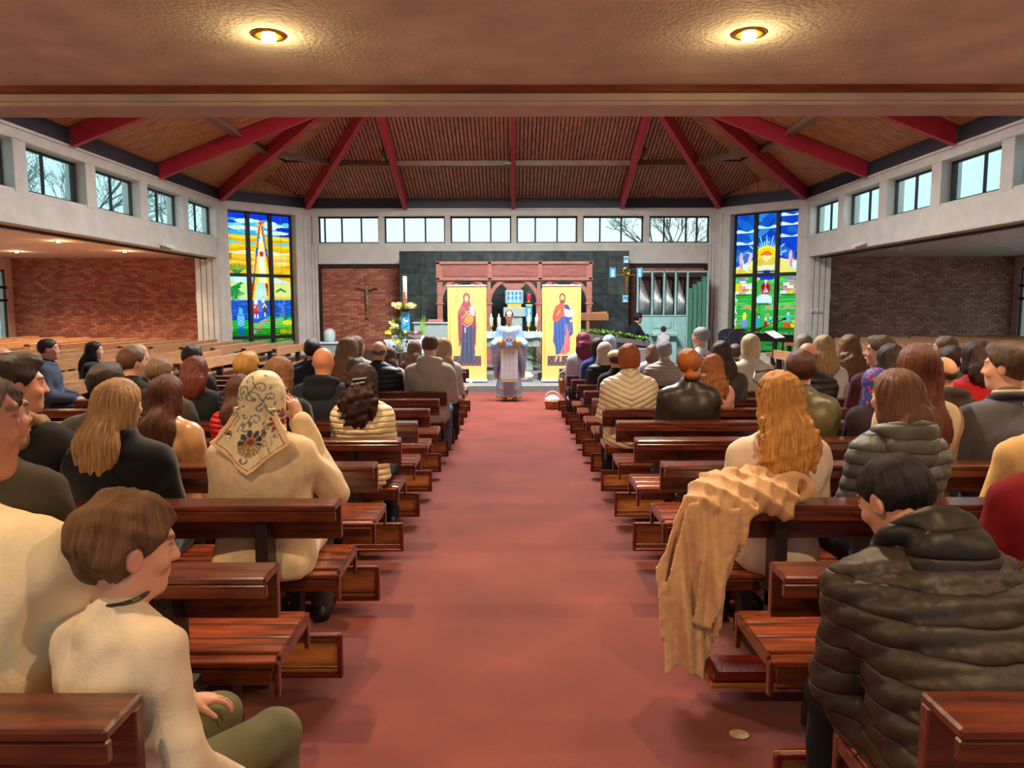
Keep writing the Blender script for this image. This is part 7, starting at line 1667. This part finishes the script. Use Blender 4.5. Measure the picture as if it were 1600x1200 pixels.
# ---- camel coat thrown over the third pew on the right
def coat_sdf(p):
    x, y, z = p.T; B = BJ(2)
    rid = lambda u: 1 - np.abs(np.sin(u))
    d = cap(p, (.80, B - .11, .775), (1.13, B - .06, .785), .075, .060, (1, 1.35, .8)); d = smin(d, cap(p, (.86, B - .03, .82), (1.06, B + .02, .83), .055, .045, (1, 1, .7)), .03)
    d = smin(d, cap(p, (.98, B - .13, .77), (1.12, B - .15, .72), .055, .035, (1, .7, 1)), .03)
    d = d - .016 * rid(21 * x + 30 * z + 16 * y) - .010 * rid(44 * x - 22 * z) - .006 * nz(p, 30)
    rg = np.hypot(np.hypot((x - 1.17) * .75, (z - .80) * 1.1) - .060, y - B + .08) - .017 - .004 * nz(p, 35); d = smin(d, rg, .02)
    def sheet(xa, xb, za, zb, yc, th):
        xl = np.interp(z, [zb, (za + zb) / 2, za], xa); xr = np.interp(z, [zb, (za + zb) / 2, za], xb)
        q = np.maximum(np.abs(y - yc) - th, np.maximum(xl - x, x - xr)) * .6; q = smax(q, (zb + .02 * np.sin(x * 30)) - z, .008); return smax(q, z - za, .02)
    f1 = .030 * np.sin(40 * (x + .22 * z)) * np.clip((.85 - z) * 2.2, .15, 1) + .012 * np.sin(95 * x + 7 * z)
    s1 = sheet([.615, .60, .70], [.80, .86, .99], .78, .03, B - .215 + f1, .011)
    f2 = .020 * np.sin(52 * (x - .1 * z) + 1) + .008 * np.sin(90 * x)
    s2 = sheet([.60, .575, .69], [.70, .72, .90], .78, .16, B - .165 + f2, .011)
    s3 = sheet([.72, .74, .82], [.80, .86, .98], .76, .25, B - .235 + f2, .012)
    d = smin(d, smin(smin(s1, s2, .01), s3, .012), .03)
    return d - .0015 * nz(p, 60)
o = link('draped_coat', np_mesh('coat', *nets(coat_sdf, (.45, 2.85, -.08), (1.4, 3.6, 1.0), .0075), fab((218, 172, 124), 'wool'), True)); tag(o, 'camel coat thrown over the back of the third pew, its hem hanging to the floor', 'coat')
# paper bag on a pew at right
a = atY(1150, 658, 5.6); pb = MB().extr([(-.10, 0, 0), (.14, 0, 0), (.09, 0, .13), (0, 0, .18), (-.06, 0, .11)], (0, .09, 0)).build('handbag', fab((206, 160, 96), 'leather')); pb.location = (a[0], 5.75, .30); tag(pb, 'small tan handbag on the pew beside the ginger haired woman', 'bag')
# basket with flowers on the front pew
a = atY(884, 582, 12.9); basket((a[0] - .02, 12.55, floor_z(12.5) + .43), .13, .24, 'pale wicker basket with greenery on the front pew under the right banner')
e = empty('greenery', (a[0] - .02, 12.55, floor_z(12.5) + .62), 0, 'white flowers and greenery standing in the pale basket', 'flowers'); joined_leaves('foliage', e, gm, [(random.gauss(0, .07), random.gauss(0, .05), random.uniform(0, .1)) for _ in range(50)], .08, .03)
for _ in range(7): bloom(e, (random.gauss(0, .06), -.06, random.uniform(.05, .14)), .035, wht)
# crucifix figure
def corpus(p):
    d = smin(ell(p, (0, -.05, .98), (.035, .035, .045)), cap(p, (0, -.05, .93), (0, -.05, .66), .05, .035, (1, .8, 1)), .02)
    for s in (-1, 1): d = smin(d, cap(p, (s * .03, -.05, .90), (s * .17, -.045, .93), .022, .016), .015); d = smin(d, cap(p, (s * .17, -.045, .93), (s * .32, -.04, .985), .016, .013), .01); d = smin(d, cap(p, (s * .02, -.05, .64), (s * .025 + .02, -.075, .44), .03, .024), .015); d = smin(d, cap(p, (s * .02 + .02, -.075, .44), (s * .008, -.05, .24), .024, .016), .012)
    return smin(d, cap(p, (0, -.05, .66), (.01, -.055, .58), .045, .05), .02)
link('bronze_body', np_mesh('bronze_body', *nets(corpus, (-.38, -.14, .18), (.38, .03, 1.08), .011), bz, True), cr)
